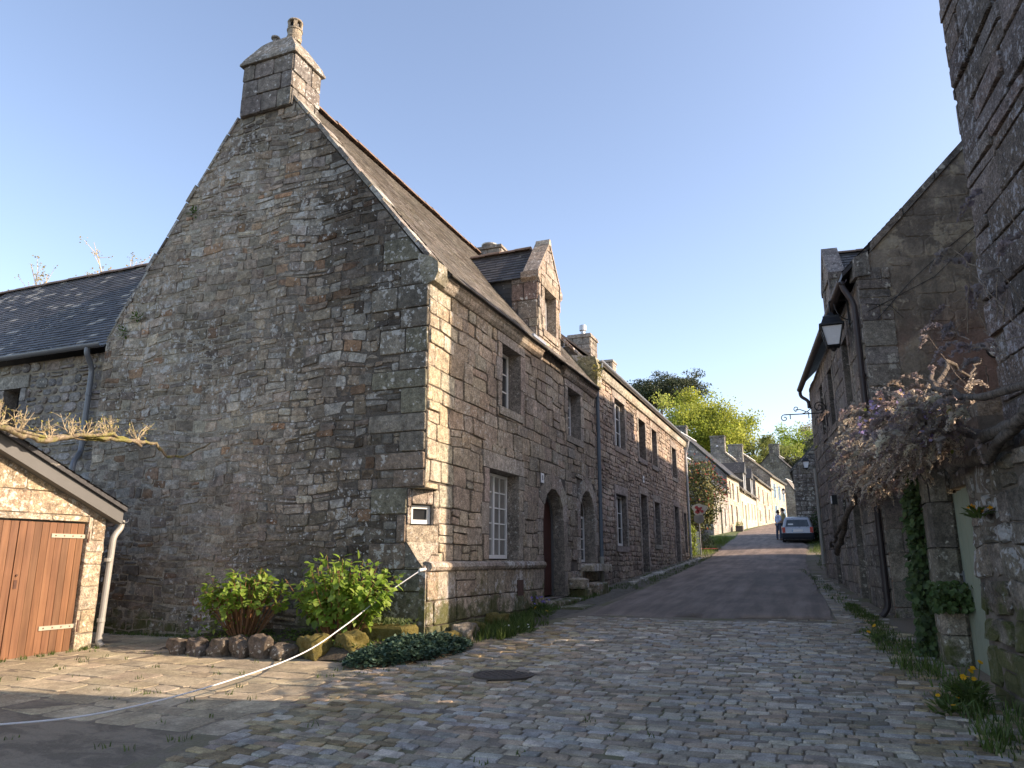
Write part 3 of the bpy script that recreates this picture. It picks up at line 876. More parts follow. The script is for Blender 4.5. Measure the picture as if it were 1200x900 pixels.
for yy, N_ in ((9.58+u0+.05, -1), (9.58+u1-.05, 1)):
    mb = MB(); CFm = Frame((XF-1.6, yy, 0), (1,0,0), (0,N_,0))
    pl = [(-RS, -1, -(RZ0+RS*(RX0-(XF-1.6)))+.02)]
    slates(mb, CFm, 0, 1.0, 4.6, 6.12, .22, .12, SL, pl, lift=.01)
    q = [(0,4.6),(1.0,4.6),(1.0,6.12),(0,6.12)]
    for p in pl: q = clip_poly(q, *p)
    mb.poly([CFm(a, b, -.015) for a, b in q], 0, (.05,.05,.05))
    mb.build('dormer_cheek', M['slate_dark'], dormer)
mb = MB(); mb.box(4.12, 4.88, 4.47, 4.53, .14, .19, 0, FF); mb.build('eave_flashing', M['zinc'], house)

# windows and doors of the house
window(house, FF, 2.30, 3.64, .02, 1.54, -.2, 4, 5, glass='glass_curtain')
window(house, FF, 2.85, 3.74, 2.78, 3.96, -.22, 2, 3)
window(house, FF, 6.86, 7.84, 2.86, 3.98, -.22, 4, 4)
w = window(house, FF, 7.70, 8.88, -.06, 1.06, -.24, 4, 4)
mb = MB(); fan = []
for k in range(13):
    A0 = math.pi*k/12; fan.append(FF(8.29-.57*math.cos(A0), 1.06+.57*math.sin(A0), -.30))
mb.poly(fan, 1)
for k in range(12):
    A0, A1 = math.pi*k/12, math.pi*(k+1)/12
    mb.poly([FF(8.29-r*math.cos(A), 1.06+r*math.sin(A), -.24) for r, A in ((.60,A0), (.60,A1), (.545,A1), (.545,A0))], 0)
for A in (math.pi/3, math.pi/2, 2*math.pi/3):
    mb.tube([FF(8.29,1.06,-.27), FF(8.29-.57*math.cos(A), 1.06+.57*math.sin(A), -.27)], .012, 6)
mb.build('fanlight', [M['white_paint'], M['glass']], w)
window(house, FF, 5.30, 6.04, 4.97, 5.93, -.2, 2, 3)
window(house, CFr, .075, .415, .515, .785, -.05, 1, 1, casement=False, fw=.05)
# door: leaf with panels in a pale frame
mb = MB(); du0, du1 = 5.06, 6.38; r = (du1-du0)/2; dc = (du0+du1)/2; spr = 1.49-.68
def leafbox(a, b, c, d, e, f): mb.box(a, b, c, d, e, f, 0, FF, c=pick([(1,1,1)], .06))
leafbox(du0+.07, du1-.07, -.74, spr, -.30, -.25)
for c0, c1 in ((-.62,-.12), (.0,.5)):
    for a, b in ((du0+.18, dc-.06), (dc+.06, du1-.18)):
        leafbox(a, b, c0, c1, -.25, -.232)
n = 12
for k in range(n):
    A0, A1 = math.pi*k/n, math.pi*(k+1)/n
    mb.prism([FF(dc-rr*math.cos(A), spr+rr*math.sin(A), -.25) for rr, A in ((.60,A0),(.60,A1),(.001,A1),(.001,A0))], (-.05,0,0), 0)
door = mb.build('door', M['door_wood'], house)
mb = MB()
mb.box(du0-.01, du0+.07, -.76, spr, -.32, -.22, 0, FF); mb.box(du1-.07, du1+.01, -.76, spr, -.32, -.22, 0, FF)
for k in range(n):
    A0, A1 = math.pi*k/n, math.pi*(k+1)/n
    mb.prism([FF(dc-rr*math.cos(A), spr+rr*math.sin(A), -.22) for rr, A in ((.67,A0),(.67,A1),(.59,A1),(.59,A0))], (-.1,0,0), 0)
mb.build('door_frame', M['fascia'], door)
mb = MB(); mb.tube([FF(du0+.14,-.05,-.25), FF(du0+.14,-.05,-.20)], .016, 8); mb.tube([FF(du0+.14,-.05,-.21), FF(du0+.14,-.05,-.17)], .034, 12); mb.build('handle', M['strap'], door); mb = MB(); mb.box(du0+.2, du0+.46, .16, .21, -.25, -.24, 0, FF); mb.build('letter_plate', M['strap'], door)
# house number plate
def text_mesh(name, body, size, mat, parent, P, u, z, d, ext=.003):
    cu = bpy.data.curves.new(name, 'FONT'); cu.body = body; cu.size = size; cu.extrude = ext; cu.align_x = 'CENTER'; cu.align_y = 'CENTER'
    o = bpy.data.objects.new(name, cu); COL.objects.link(o); cu.materials.append(M[mat])
    U = Vector(P(1,0,0))-Vector(P(0,0,0)); N = Vector(P(0,0,1))-Vector(P(0,0,0))
    m = Matrix((U, Vector((0,0,1)), N)).transposed().to_4x4(); m.translation = Vector(P(u, z, d))
    bpy.context.view_layer.update()
    dg = bpy.context.evaluated_depsgraph_get(); me = bpy.data.meshes.new_from_object(o.evaluated_get(dg))
    COL.objects.unlink(o); bpy.data.objects.remove(o)
    o = bpy.data.objects.new(name, me); me.materials.clear(); me.materials.append(M[mat])
    me.transform(m); COL.objects.link(o)
    if parent is not None: adopt(o, parent)
    return o
mb = MB(); mb.box(4.86, 5.04, 1.55, 1.75, .045, .055, 0, FF); pl = mb.build('number_plate', M['white_plastic'], house)
text_mesh('numeral', '8', .15, 'zinc_dark', pl, FF, 4.95, 1.65, .056)
mb = MB(); mb.box(3.46, 3.76, -.64, -.36, .06, .085, 0, FF); mb.build('vent_plate', M['iron_rust'], house)
# front steps and the rough stones below the arched window
mb = MB()
stone_block(mb, XF-.35, XF+.42, 14.45, 16.1, -.98, -.80, GRANQ[0]); mb.build('door_step', M['granite_plinth'], house); mb = MB(); stone_block(mb, XF+.05, XF+.92, 14.35, 15.75, -1.02, -.89, GRANQ[1])
mb.build('door_step', M['granite_plinth'], house)
for a in ((XF, XF+.34, 17.1, 18.95, -.26, -.10), (XF, XF+.42, 16.35, 17.0, -.85, -.62), (XF, XF+.5, 17.05, 17.9, -.8, -.52), (XF+.02, XF+.4, 16.2, 16.6, -.62, -.40)):
    mb = MB(); stone_block(mb, *a, pick(GRAN), .04, 0, .05); mb.build('base_stone', M['granite_plinth'], house)
# ================================================================== rubble house next up the street
hs = thing('rubble_house', 'long reddish rubble house with zinc gutter, between the corner house and the camellia', 'house', (-8, 26, -.5))
F3 = Frame((XF-.03, 18.8, 0), (0,1,0), (1,0,0)); L3 = 14.9
A1=(2.25,3.5,3.25,4.68); A2=(5.45,6.5,3.3,4.62); A3=(7.6,8.5,3.3,4.62); A4=(11.6,12.6,3.28,4.5)
B1=(2.15,3.35,.38,1.85); B2=(5.4,6.35,-.62,2.1); B3=(7.6,8.5,.52,2.0); B4=(11.6,12.55,-.2,2.1); B5=(13.8,14.4,.3,1.95)
ops = [A1,A2,A3,A4,B1,B2,B3,B4,B5]
mb = MB(); backing(mb, F3, 0, L3, -1.05, 4.95, ops, rev=.42, mi=0, revmi=1, rc=(.27,.225,.19))
ms = []
for o in ops: ms += mask_of(o, .2, .26, 0 if o in (B2,B4) else .14)
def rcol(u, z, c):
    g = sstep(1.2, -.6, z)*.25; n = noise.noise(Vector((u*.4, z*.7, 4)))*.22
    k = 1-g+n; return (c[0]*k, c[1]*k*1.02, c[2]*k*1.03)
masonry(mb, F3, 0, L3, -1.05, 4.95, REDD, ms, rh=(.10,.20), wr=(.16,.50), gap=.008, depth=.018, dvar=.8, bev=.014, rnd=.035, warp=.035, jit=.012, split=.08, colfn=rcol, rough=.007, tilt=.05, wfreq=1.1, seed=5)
for o in ops: surround(mb, F3, o, pal((.27,.235,.205),(.30,.25,.21),(.25,.21,.185)), .2, .26, sill=o not in (B2,B4), depth=.03)
mb.build('front_wall', [M['mortar_red'], M['rubble_red']], hs)
mb = MB()
for k in range(18):
    u = L3*k/18; pts = [(0,4.9),(.08,4.92),(.12,5.0),(.14,5.1),(.14,5.16),(0,5.16)]
    mb.prism([F3(u+.004, z, d) for d, z in pts][::-1], (0, L3/18-.008, 0), 0, pick(pal((.40,.36,.29),(.36,.33,.28))))
mb.build('cornice', M['granite_front'], hs)
gutter('gutter', hs, F3(-.02,5.25,.22), F3(L3+.15,5.25,.22), .075, 'zinc')
# end walls, parapet over the corner house, roof
RX3, RZ3, PX3 = XF-.05, 5.2, -8.6; SL3 = .9; PZ3 = RZ3+SL3*(RX3-PX3)
mb = MB()
EF = Frame((-12, 18.78, 0), (1,0,0), (0,-1,0)); w3 = XF-.03+12
pg = [(0,4.6), (w3,4.6), (w3,5.1), (12+PX3,PZ3+.35), (0,5.1)]
mb.prism([EF(a,b) for a,b in pg], (0,.34,0), 0)
masonry(mb, EF, 0, w3, 4.6, 8.9, DARKS, (), [(-.98,1,5.0),(.98,1,5.1+.98*w3)], rh=(.2,.32), wr=(.3,.6), gap=.012, depth=.02, bev=.02, warp=.02)
mb.prism([(-12,33.5,-.3), (XF-.05,33.5,-.3), (XF-.05,33.5,5.1), (PX3,33.5,PZ3-.05), (-12,33.5,5.1)], (0,.2,0), 0)
mb.box(-12,-11.8,18.9,33.6,-1,5.1,0); mb.box(XF-.50,XF-.46,19,33.4,-.9,5.0,0,c=(.03,.03,.03))
mb.build('end_wall', [M['rubble_wing'], M['rubble_dark']], hs)
mb = MB()
n = 8
for k in range(n):
    t0, t1 = k/n, (k+1)/n-.01; a = lambda t: (XF-.1+(PX3-XF+.1)*t, 18.70, 5.14+(PZ3+.37-5.14)*t)
    p, q = a(t0), a(t1); mb.prism([p, q, (q[0],q[1],q[2]+.08), (p[0],p[1],p[2]+.08)][::-1], (0,.5,0), 0, pick(pal((.40,.34,.26),(.38,.26,.19)),.2))
mb.prism([(XF+.16,18.6,4.5),(XF+.19,18.6,5.0),(XF+.12,18.6,5.3),(XF-.62,18.6,5.42),(XF-.62,18.6,4.6)][::-1], (0,.42,0), 0, pal((.24,.22,.13))[0])
mb.build('parapet_coping', M['granite_plinth'], hs)
mb = MB()
mb.prism([(RX3+.2,18.95,RZ3-.02), (RX3+.2,18.95,RZ3+.04), (PX3,18.95,PZ3+.04), (-12.1,18.95,RZ3), (-12.1,18.95,RZ3-.06), (PX3,18.95,PZ3-.04)][::-1], (0,15,0), 0, c=SLW[0])
r3 = mb.build('roof', M['slate_warm'], hs); ridge_tiles('ridge_tiles', r3, (PX3,19.2,PZ3+.06), (PX3,33.9,PZ3+.06), .12)
ch = chimney(hs, -8.95, -8.0, 28.4, 29.4, 8.0, 8.95, pal((.24,.21,.18),(.21,.19,.165)), .06, .16, rows=4)
mb = MB(); mb.lathe((-8.45,28.9,9.08), [(.10,-.05),(.10,.30),(.085,.32)], 12); mb.lathe((-8.45,28.9,9.40), [(.15,0),(.15,.22),(.12,.24)], 14); mb.build('chimney_cowl', M['zinc'], ch)
chimney(hs, -8.9, -8.25, 33.0, 33.7, 8.0, 9.05, pal((.27,.24,.20),(.24,.21,.18)), .05, .12, rows=4)
# windows and doors (deep and dark seen so slantwise)
window(hs, F3, 2.27, 3.48, 3.27, 4.66, -.12, 2, 3); window(hs, F3, 2.17, 3.33, .40, 1.83, -.12, 2, 3)
for o in (A2, A3, A4, B3, B5): window(hs, F3, o[0]+.02, o[1]-.02, o[2]+.02, o[3]-.02, -.30, 2, 3, paint='fascia')
for o in (B2, B4):
    mb = MB(); mb.box(o[0]+.02, o[1]-.02, o[2]+.02, o[3]-.35, -.38, -.33, 0, F3)
    for k in range(5):
        x = o[0]+.06+k*(o[1]-o[0]-.12)/5; mb.box(x, x+(o[1]-o[0]-.12)/5-.012, o[2]+.1, o[3]-.42, -.33, -.315, 0, F3)
    mb.box(o[0]+.02, o[1]-.02, o[3]-.33, o[3]-.02, -.36, -.35, 1, F3)
    d = mb.build('door', [M['door_wood'], M['glass']], hs)
    mb = MB(); mb.tube([F3(o[1]-.15, (o[2]+o[3])/2-.2, -.315), F3(o[1]-.15, (o[2]+o[3])/2-.2, -.25)], .02, 8); mb.build('handle', M['strap'], d)
mb = MB(); mb.box(5.75,5.97,2.5,2.72,.035,.045,0,F3); pl = mb.build('number_plate', M['white_plastic'], hs)
text_mesh('numeral', '10', .13, 'zinc_dark', pl, F3, 5.86, 2.61, .046)
downpipe(hs, [F3(.16,5.2,.22), F3(.16,5.02,.22), F3(.12,4.72,.10), F3(.12,.05,.10)], .05, 'pipe_blue', [F3(.12,3.4,.10), F3(.12,1.6,.10)])
downpipe(hs, [F3(.12,.08,.10), F3(.12,-.62,.10), F3(.12,-.74,.26)], .058, 'pipe_pale', [F3(.12,.05,.10)], 'downpipe_foot')
downpipe(hs, [F3(14.8,5.2,.22), F3(14.8,5.0,.2), F3(14.8,4.7,.09), F3(14.8,2.6,.09), F3(14.8,-.02,.09)], .055, 'zinc', [F3(14.8,2.6,.09)])
mb = MB()
for k in range(24):
    y = 20.2+k*.56; z = ground(XF+.5, y); c = pick(pal((.46,.43,.38),(.36,.34,.30)), .2)
    stone_block(mb, XF+.40+R(-.03,.03), XF+.60+R(-.03,.03), y, y+.54, z-.1, z+.07, c, .015, 0, .02)
tag(mb.build('kerb', M['rubble_wing']), kind='structure')

# ================================================================== slate wing behind the gable
wg = thing('slate_wing', 'low stone wing with a patched slate roof behind the big gable', 'house', (-16, 11, -1.2))
WF = Frame((-24, 10.0, 0), (1,0,0), (0,-1,0)); WW = (8.62, 9.12, 2.5, 3.42)
mb = MB(); backing(mb, WF, 0, 12.0, -1.3, 3.95, [WW], rev=.3, mi=0, revmi=1, rc=(.2,.18,.16))
masonry(mb, WF, 5.5, 12.0, -1.3, 3.95, WING, [(8.42,9.32,2.5,3.42),(8.4,9.34,3.42,3.72)], rh=(.12,.24), wr=(.14,.42), gap=.016, depth=.026, dvar=.8, bev=.02, rnd=.05, warp=.05, jit=.015, split=.2, rough=.008, tilt=.07, wfreq=1.4, seed=9)
surround(mb, WF, WW, WING, .2, .28, sill=False, depth=.035)
mb.box(0, 12, -1.3, 3.95, -5, -4.7, 0, WF); mb.box(0,.3,-1.3,3.95,-4.7,-.02,0,WF)
mb.build('front_wall', [M['mortar_lime'], M['rubble_wing']], wg)
mb = MB(); WS = 2.9/2.45
mb.prism([(-24.2,9.8,3.98), (-24.2,9.8,4.04), (-24.2,12.5,7.0), (-24.2,15.2,4.0), (-24.2,15.2,3.94), (-24.2,12.5,6.9)], (12.4,0,0), 0, c=(.05,.05,.055))
WRF = RoofFrame((-24.2, 9.74, 4.0), (1,0,0), (0,1,1.107))
slates(mb, WRF, 4.5, 12.45, 0, math.hypot(2.76,3.05), .22, .115, SL, lift=.016, colfn=lambda u,v,c: (.30,.28,.24) if (R(0,1) < .05+.16*sstep(2.2,3.6,v)*sstep(10,5,u)) else c)
wr = mb.build('roof', M['slate_dark'], wg); ridge_tiles('ridge_tiles', wr, (-24,12.5,7.02), (-11.9,12.5,7.02), .12)
gutter('gutter', wg, (-24.1,9.68,4.0), (-12.35,9.68,4.03), .075, 'zinc_dark')
downpipe(wg, [(-12.72,9.68,3.98), (-12.72,9.68,3.86), (-12.78,9.88,3.62), (-12.78,9.88,2.0), (-12.45,9.5,1.72), (-12.45,9.5,-1.0)], .05, 'zinc_dark', [(-12.78,9.88,3.1),(-12.45,9.5,1.3)])
mb = MB(); mb.box(8.64,9.1,2.52,3.40,-.28,-.26,0,WF); wq = mb.build('window', M['glass'], wg)

# ================================================================== shed with the double doors
sh = thing('stone_shed', 'sunlit stone shed with red brown plank double doors', 'shed', (-11.8, 6, -1.25))
SX = -9.8; FS = Frame((SX, 3.4, 0), (0,1,0), (1,0,0)); SW = 8.14-3.4
dO = (2.46, 4.44, -1.3, .53)
top = lambda u: .68+.44*(SW-u) if u > SW/2 else .68+.44*u
mb = MB(); backing(mb, FS, 0, SW, -1.35, .68, [dO], rev=.12, mi=0, revmi=1, rc=(.40,.31,.21)); mb.poly([FS(0,.68), FS(SW,.68), FS(SW/2,.68+.44*SW/2)], 0)
masonry(mb, FS, 0, SW, -1.35, 1.8, SHED, [dO], [(.44,1,.66+.44*SW), (-.44,1,.66)], rh=(.26,.40), wr=(.45,.9), gap=.007, depth=.014, bev=.012, warp=.015, tilt=.02, mi=1, rough=.006)
SS = Frame((SX-4, 8.14, 0), (1,0,0), (0,1,0))
mb.poly([SS(0,-1.3), SS(4,-1.3), SS(4,.68), SS(0,.68)], 0)
masonry(mb, SS, 0, 4, -1.3, .66, SHED, (), rh=(.26,.4), wr=(.4,.8), gap=.008, depth=.014)
mb.box(SX-4, SX-3.8, 3.4, 8.1, -1.3, .66, 0)
mb.build('wall', [M['mortar_lime'], stonemat('pale lichened shed stone', .75, lcol=(.66,.63,.55), dark=.15, spk=.3, lscale=10)], sh)
mb = MB()
for sg, a, b in ((1, SW+.16, SW/2), (-1, -.16, SW/2)):
    h = lambda u: .68+.44*(SW-u if sg > 0 else u)
    mb.prism([FS(a,h(a)+.09,.22), FS(b,h(b)+.09,.22), FS(b,h(b)+.15,.22), FS(a,h(a)+.15,.22)], (-4.4,0,0), 0, c=(.06,.06,.065))
    slates(mb, RoofFrame(FS(a,h(a)+.15,.24), (-1,0,0), (0,(b-a),h(b)-h(a))), 0, 4.4, 0, math.hypot(b-a,h(b)-h(a)), .24, .13, SL, lift=.014)
rf = mb.build('roof', M['slate_dark'], sh)
mb = MB()
for sg, a, b in ((1, SW+.14, SW/2), (-1, -.14, SW/2)):
    h = lambda u: .68+.44*(SW-u if sg > 0 else u)
    mb.prism([FS(a,h(a)-.10,.17), FS(b,h(b)-.10,.17), FS(b,h(b)+.085,.17), FS(a,h(a)+.085,.17)], (-.03,0,0), 0)
    mb.prism([FS(a,h(a)-.10,.15), FS(b,h(b)-.10,.15), FS(b,h(b)-.08,.15), FS(a,h(a)-.08,.15)], (-.14,0,0), 0)
mb.build('fascia', M['fascia'], sh)
for a, b in ((2.48, 3.445), (3.455, 4.42)):
    mb = MB(); n = 9
    mb.box(a, b, -1.27, .50, -.075, -.05, 0, FS)
    for k in range(n):
        x = a+(b-a)*k/n; t = pick([(1,1,1)], .16); mb.box(x+.003, x+(b-a)/n-.003, -1.27, .505, -.05, -.03+R(0,.004), 0, FS, c=t)
    dd = mb.build('door', M['shed_wood'], sh)
    for z in (.30, -.93):
        mb = MB()
        x0, x1 = (b-.5, b+.03) if a > 3 else (a-.03, a+.5)
        mb.box(x0, x1, z, z+.055, -.026, -.014, 0, FS)
        for k in range(4): mb.tube([FS(x0+.06+k*.13, z+.028, -.014), FS(x0+.06+k*.13, z+.028, -.006)], .009, 6, 1)
        xe = b+.05 if a > 3 else a-.05
        mb.box(xe-.012, xe+.012, z-.06, z+.10, -.02, .02, 1, FS)
        mb.build('hinge', [M['strap'], M['iron_rust']], dd)
    if a > 3:
        mb = MB(); mb.box(a+.03, a+.07, -.37, -.26, -.026, -.018, 0, FS); mb.tube([FS(a+.05,-.20,-.026), FS(a+.05,-.20,-.008)], .014, 8); mb.build('lock', M['iron_rust'], dd)
gutter('gutter', sh, (SX+.14, 8.36, .60), (SX-4.2, 8.36, .60), .06, 'zinc_dark')
downpipe(sh, [(SX+.06,8.36,.58), (SX+.06,8.36,.47), (SX+.07,8.24,.34), (SX+.07,8.20,-1.16), (SX+.16,8.20,-1.22)], .045, 'pipe_pale', [(SX+.07,8.20,.0), (SX+.07,8.20,-.85)])
# ================================================================== right-hand street house
def plaster(name):
    m, t, b = newmat(name); co = t.coords()
    n = t.noise(co, .9, 6, .65); n2 = t.noise(co, 3.4, 7, .7); n3 = t.noise(co, 24, 6, .7); z = t.sep(co)[2]
    f = t.math('ADD', t.math('MULTIPLY', n, .9), t.math('MULTIPLY', n2, .7))
    col = t.mix(t.ramp(f, .72, .90), (.17,.142,.115), (.29,.245,.195))
    col = t.mix(t.ramp(t.noise(co, 1.7, 7, .72), .53, .60, 0, .85), col, (.42,.36,.27))
    col = t.mix(t.math('MULTIPLY', t.ramp(t.noise(t.stretch(co, (1,1,.6)), .55, 4), .47, .60), t.ramp(z, 4.9, 3.4)), col, t.scalec(t.mix(0,(.27,.165,.13),(1,1,1)), t.lin(n2, .6, 1.4)))
    col = t.mix(t.ramp(t.noise(co, 7, 6, .75), .60, .66, 0, .7), col, (.36,.34,.31))
    col = t.mix(t.ramp(t.noise(t.stretch(co,(2.4,2.4,.4)), .9, 5), .55, .75, 0, .6), col, (.05,.045,.04))
    col = t.scalec(col, t.lin(n3, .5, 1.5))
    t.link(col, b.inputs['Base Color']); b.inputs['Roughness'].default_value = .93
    t.link(t.bump(t.math('ADD', n3, t.math('MULTIPLY', n2, 1.5)), .03), b.inputs['Normal'])
    return m
M['plaster'] = plaster('weathered plaster over stone')

rh_ = thing('plaster_gable_house', 'dark stone street house with weathered plaster gable, brown downpipe and slate dormer', 'house', (2.5, 18, -.9))
RO = Vector((1.07, 14.2, 0)); RD = Vector((-.1, 1, 0)).normalized(); RL = 9.4
RE = RO+RD*RL
FR = Frame(RE, -RD, (-RD.y, RD.x, 0)); S = lambda s: RL-s       # s metres from the near corner
def so(s0, s1, z0, z1): return (S(s1), S(s0), z0, z1)
r_ops = [so(1.7,2.45,3.05,4.42), so(4.3,5.0,3.1,4.42), so(6.2,6.8,3.15,4.45), so(2.3,3.15,-.98,1.38), so(4.05,4.55,.65,1.35), so(5.95,6.75,-.62,1.48)]
mb = MB(); backing(mb, FR, 0, RL, -1.2, 5.0, r_ops, rev=.25, mi=0, revmi=1, rc=(.17,.15,.13))
ms = []
for o in r_ops: ms += mask_of(o, .2, .26, .12 if o[2] > 0 else 0)
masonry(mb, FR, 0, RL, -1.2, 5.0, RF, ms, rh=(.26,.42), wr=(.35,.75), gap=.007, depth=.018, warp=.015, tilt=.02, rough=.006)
for o in r_ops: surround(mb, FR, o, RF, .2, .26, sill=o[2] > 0, depth=.028)
mb.build('front_wall', [M['mortar_dark'], M['r_front']], rh_)
for o in r_ops[:3]+[r_ops[4]]: window(rh_, FR, o[0]+.02, o[1]-.02, o[2]+.02, o[3]-.02, -.16, 2, 3, paint='fascia')
for o, mm in ((r_ops[3], 'gate_wood'), (r_ops[5], 'door_wood')):
    mb = MB(); mb.box(o[0]+.01, o[1]-.01, o[2]+.02, o[3]-.01, -.2, -.15, 0, FR)
    for k in range(5):
        w_ = (o[1]-o[0]-.06)/5; x = o[0]+.03+k*w_; mb.box(x+.004, x+w_-.004, o[2]+.06, o[3]-.06, -.15, -.132, 0, FR, c=pick([(1,1,1)], .1))
    d = mb.build('door', M[mm], rh_)
    mb = MB(); mb.tube([FR(o[0]+.1, o[2]+1.05, -.135), FR(o[0]+.1, o[2]+1.05, -.08)], .02, 8); mb.build('handle', M['iron'], d)
# gable facing the crossing
gd = Vector((1, .23, 0)).normalized(); GFR = Frame(RO, gd, (gd.y, -gd.x, 0)); GWD = 6.9
ga = 3.45; gs = 1.06
gp = [(-gs, 1, 5.22), (gs, 1, 5.22+gs*GWD)]
mb = MB()
mb.poly([GFR(0,-1.2), GFR(GWD,-1.2), GFR(GWD,5.2), GFR(ga,5.22+gs*ga), GFR(0,5.2)], 0)
def pcol(u, z, c): return c
masonry(mb, GFR, 0, .55, -1.2, 5.2, RF, (), rh=(.3,.5), wr=(.5,.6), gap=.005, depth=.02, warp=0)
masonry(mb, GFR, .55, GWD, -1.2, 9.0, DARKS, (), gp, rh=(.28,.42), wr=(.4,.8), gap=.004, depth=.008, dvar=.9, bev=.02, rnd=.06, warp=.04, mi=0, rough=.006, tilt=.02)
for k in range(6):
    t0 = .30+k*.62; t1 = t0+.60; nn = .12
    q = lambda t, o: GFR(t, 5.22+gs*t+o, .05)
    mb.prism([q(t0,0), q(t1,0), q(t1,.16), q(t0,.16)], GFR.N*-.4, 1, pick(DARKS))
mb.prism([GFR(-.05,5.02,.05), GFR(.22,5.05,.05), GFR(.22,5.50,.05), GFR(-.03,5.40,.05)], GFR.N*-.34, 1, pick(pal((.20,.18,.155))))
mb.build('gable_wall', [M['plaster'], M['rubble_dark']], rh_)
# roof and far end
NE = RO; rid0 = Vector(GFR(ga, 5.22+gs*ga-.1)); W2 = GFR.U*GWD
eave0 = Vector(FR(S(.05), 5.08, .24)); eave1 = Vector(FR(0, 5.08, .24))
rid1 = rid0+RD*(RL+1.2); back0 = Vector(GFR(GWD, 5.0)); back1 = back0+RD*(RL+1.2)
mb = MB()
up = Vector((0,0,.09))
for q in ((eave0, eave1, rid1, rid0), (back0, back1, rid1, rid0)):
    mb.prism([p for p in q], up, 0, c=(.055,.055,.06))
RFR = RoofFrame(eave0+up, RD, (rid0-eave0) - RD*((rid0-eave0).dot(RD)))
slates(mb, RFR, 0, RL, 0, 1.6, .22, .12, SL, lift=.012)
rr = mb.build('roof', M['slate_dark'], rh_)
mb = MB(); f0 = FR(0,-.8); 
mb.prism([FR(0,-1,-.02), Vector(FR(0,-1,-.02))+gd*GWD, Vector(FR(0,5.0,-.02))+gd*GWD, rid1-RD*1.2-Vector((0,0,.1)), FR(0,5.0,-.02)], RD*-.3, 0, (.2,.18,.15))
mb.prism([GFR(GWD-.3,-1,-.3), GFR(GWD-.3,5,-.3), Vector(GFR(GWD-.3,5,-.3))+RD*9, Vector(GFR(GWD-.3,-1,-.3))+RD*9], GFR.U*.3, 0, (.2,.18,.15))
mb.box(.1, RL-.3, -.9, 4.9, -.32, -.28, 0, FR, c=(.02,.02,.02))
mb.build('back_wall', M['rubble_dark'], rh_)
gutter('gutter', rh_, FR(RL-.02,5.02,.26), FR(-.1,5.02,.26), .085, 'pipe_brown')
downpipe(rh_, [FR(S(.10),5.0,.26), FR(S(.10),4.88,.24), FR(S(.06),4.55,.09), FR(S(.06),-.78,.09), FR(S(.06),-.92,.02+.18)], .052, 'pipe_brown', [FR(S(.06),3.2,.09), FR(S(.06),1.2,.09), FR(S(.06),-.5,.09)])
downpipe(rh_, [FR(-.04,5.0,.26), FR(-.04,4.80,.26), FR(.10,4.62,.06), FR(.12,4.4,.06)], .05, 'pipe_brown', name='downpipe_elbow')
downpipe(rh_, [FR(.08,2.6,.06), FR(.08,-.12,.06)], .045, 'pipe_pale', name='downpipe_pale')
# dormer with slate side
mb = MB(); c_s = 3.75; d0, d1 = S(c_s+.62), S(c_s-.62)
mb.poly([FR(d0,4.9,0), FR(d1,4.9,0), FR(d1,6.3,0), FR((d0+d1)/2,7.0,0), FR(d0,6.3,0)], 1, (.25,.22,.19))
masonry(mb, FR, d0, d1, 4.9, 7.1, RF, [(d0+.3,d1-.3,5.3,6.2)], [(-1.13,1,6.3-1.13*d0),(1.13,1,6.3+1.13*d1)], rh=(.25,.4), wr=(.3,.5), gap=.008, depth=.03)
for uu, sg in ((d0, -1), (d1, 1)):
    mb.prism([FR(uu,4.9,.03), FR(uu,6.3,.03), FR(uu,6.3,-.35), FR(uu,4.9,-.35)], -FR.U*sg*.02, 1, (.2,.18,.16))
    Sf = Frame(Vector(FR(uu,0,0)), FR.N*-1 , FR.U*sg)
    masonry(mb, Sf, 0, .38, 4.95, 6.25, RF, (), rh=(.3,.4), wr=(.4,.5), gap=.008, depth=.02)
    mb.prism([FR(uu+sg*.05,6.16,.05), FR((d0+d1)/2,7.02,.05), FR((d0+d1)/2,7.16,.05), FR(uu+sg*.1,6.3,.05)], FR.N*-.35, 1, pick(RF))
dm = mb.build('dormer', [M['mortar_dark'], M['r_front']], rh_)
mb = MB()
for sg, uu in ((-1, d0-.04), (1, d1+.04)):
    o = Vector(FR(uu, 6.22, -.28)); hh = (d1-d0)/2+.04; vv = FR.U*(-sg)*hh+Vector((0,0,.80))
    rfm = RoofFrame(o, FR.N*-1, vv); vl = vv.length
    slates(mb, rfm, 0, 1.9, 0, vl, .2, .11, SL, [(1, -.95/vl*.9, 1.15)], lift=.012)
    q = [(0,0),(1.9,0),(1.9,vl),(0,vl)]; q = clip_poly(q, 1, -.95/vl*.9, 1.15)
    mb.poly([rfm(a,b,-.02) for a,b in q], 0, (.05,.05,.055))
    mb.poly([FR(uu-sg*.06,5.2,-.36), FR(uu-sg*.06,6.22,-.36), FR(uu-sg*.06,6.22,-1.2), FR(uu-sg*.06,5.9,-1.0)], 0, (.05,.05,.055))
mb.build('dormer_roof', M['slate_dark'], dm)
ridge_tiles('dormer_ridge', dm, FR((d0+d1)/2,7.02,-.3), FR((d0+d1)/2,7.02,-1.9), .09)
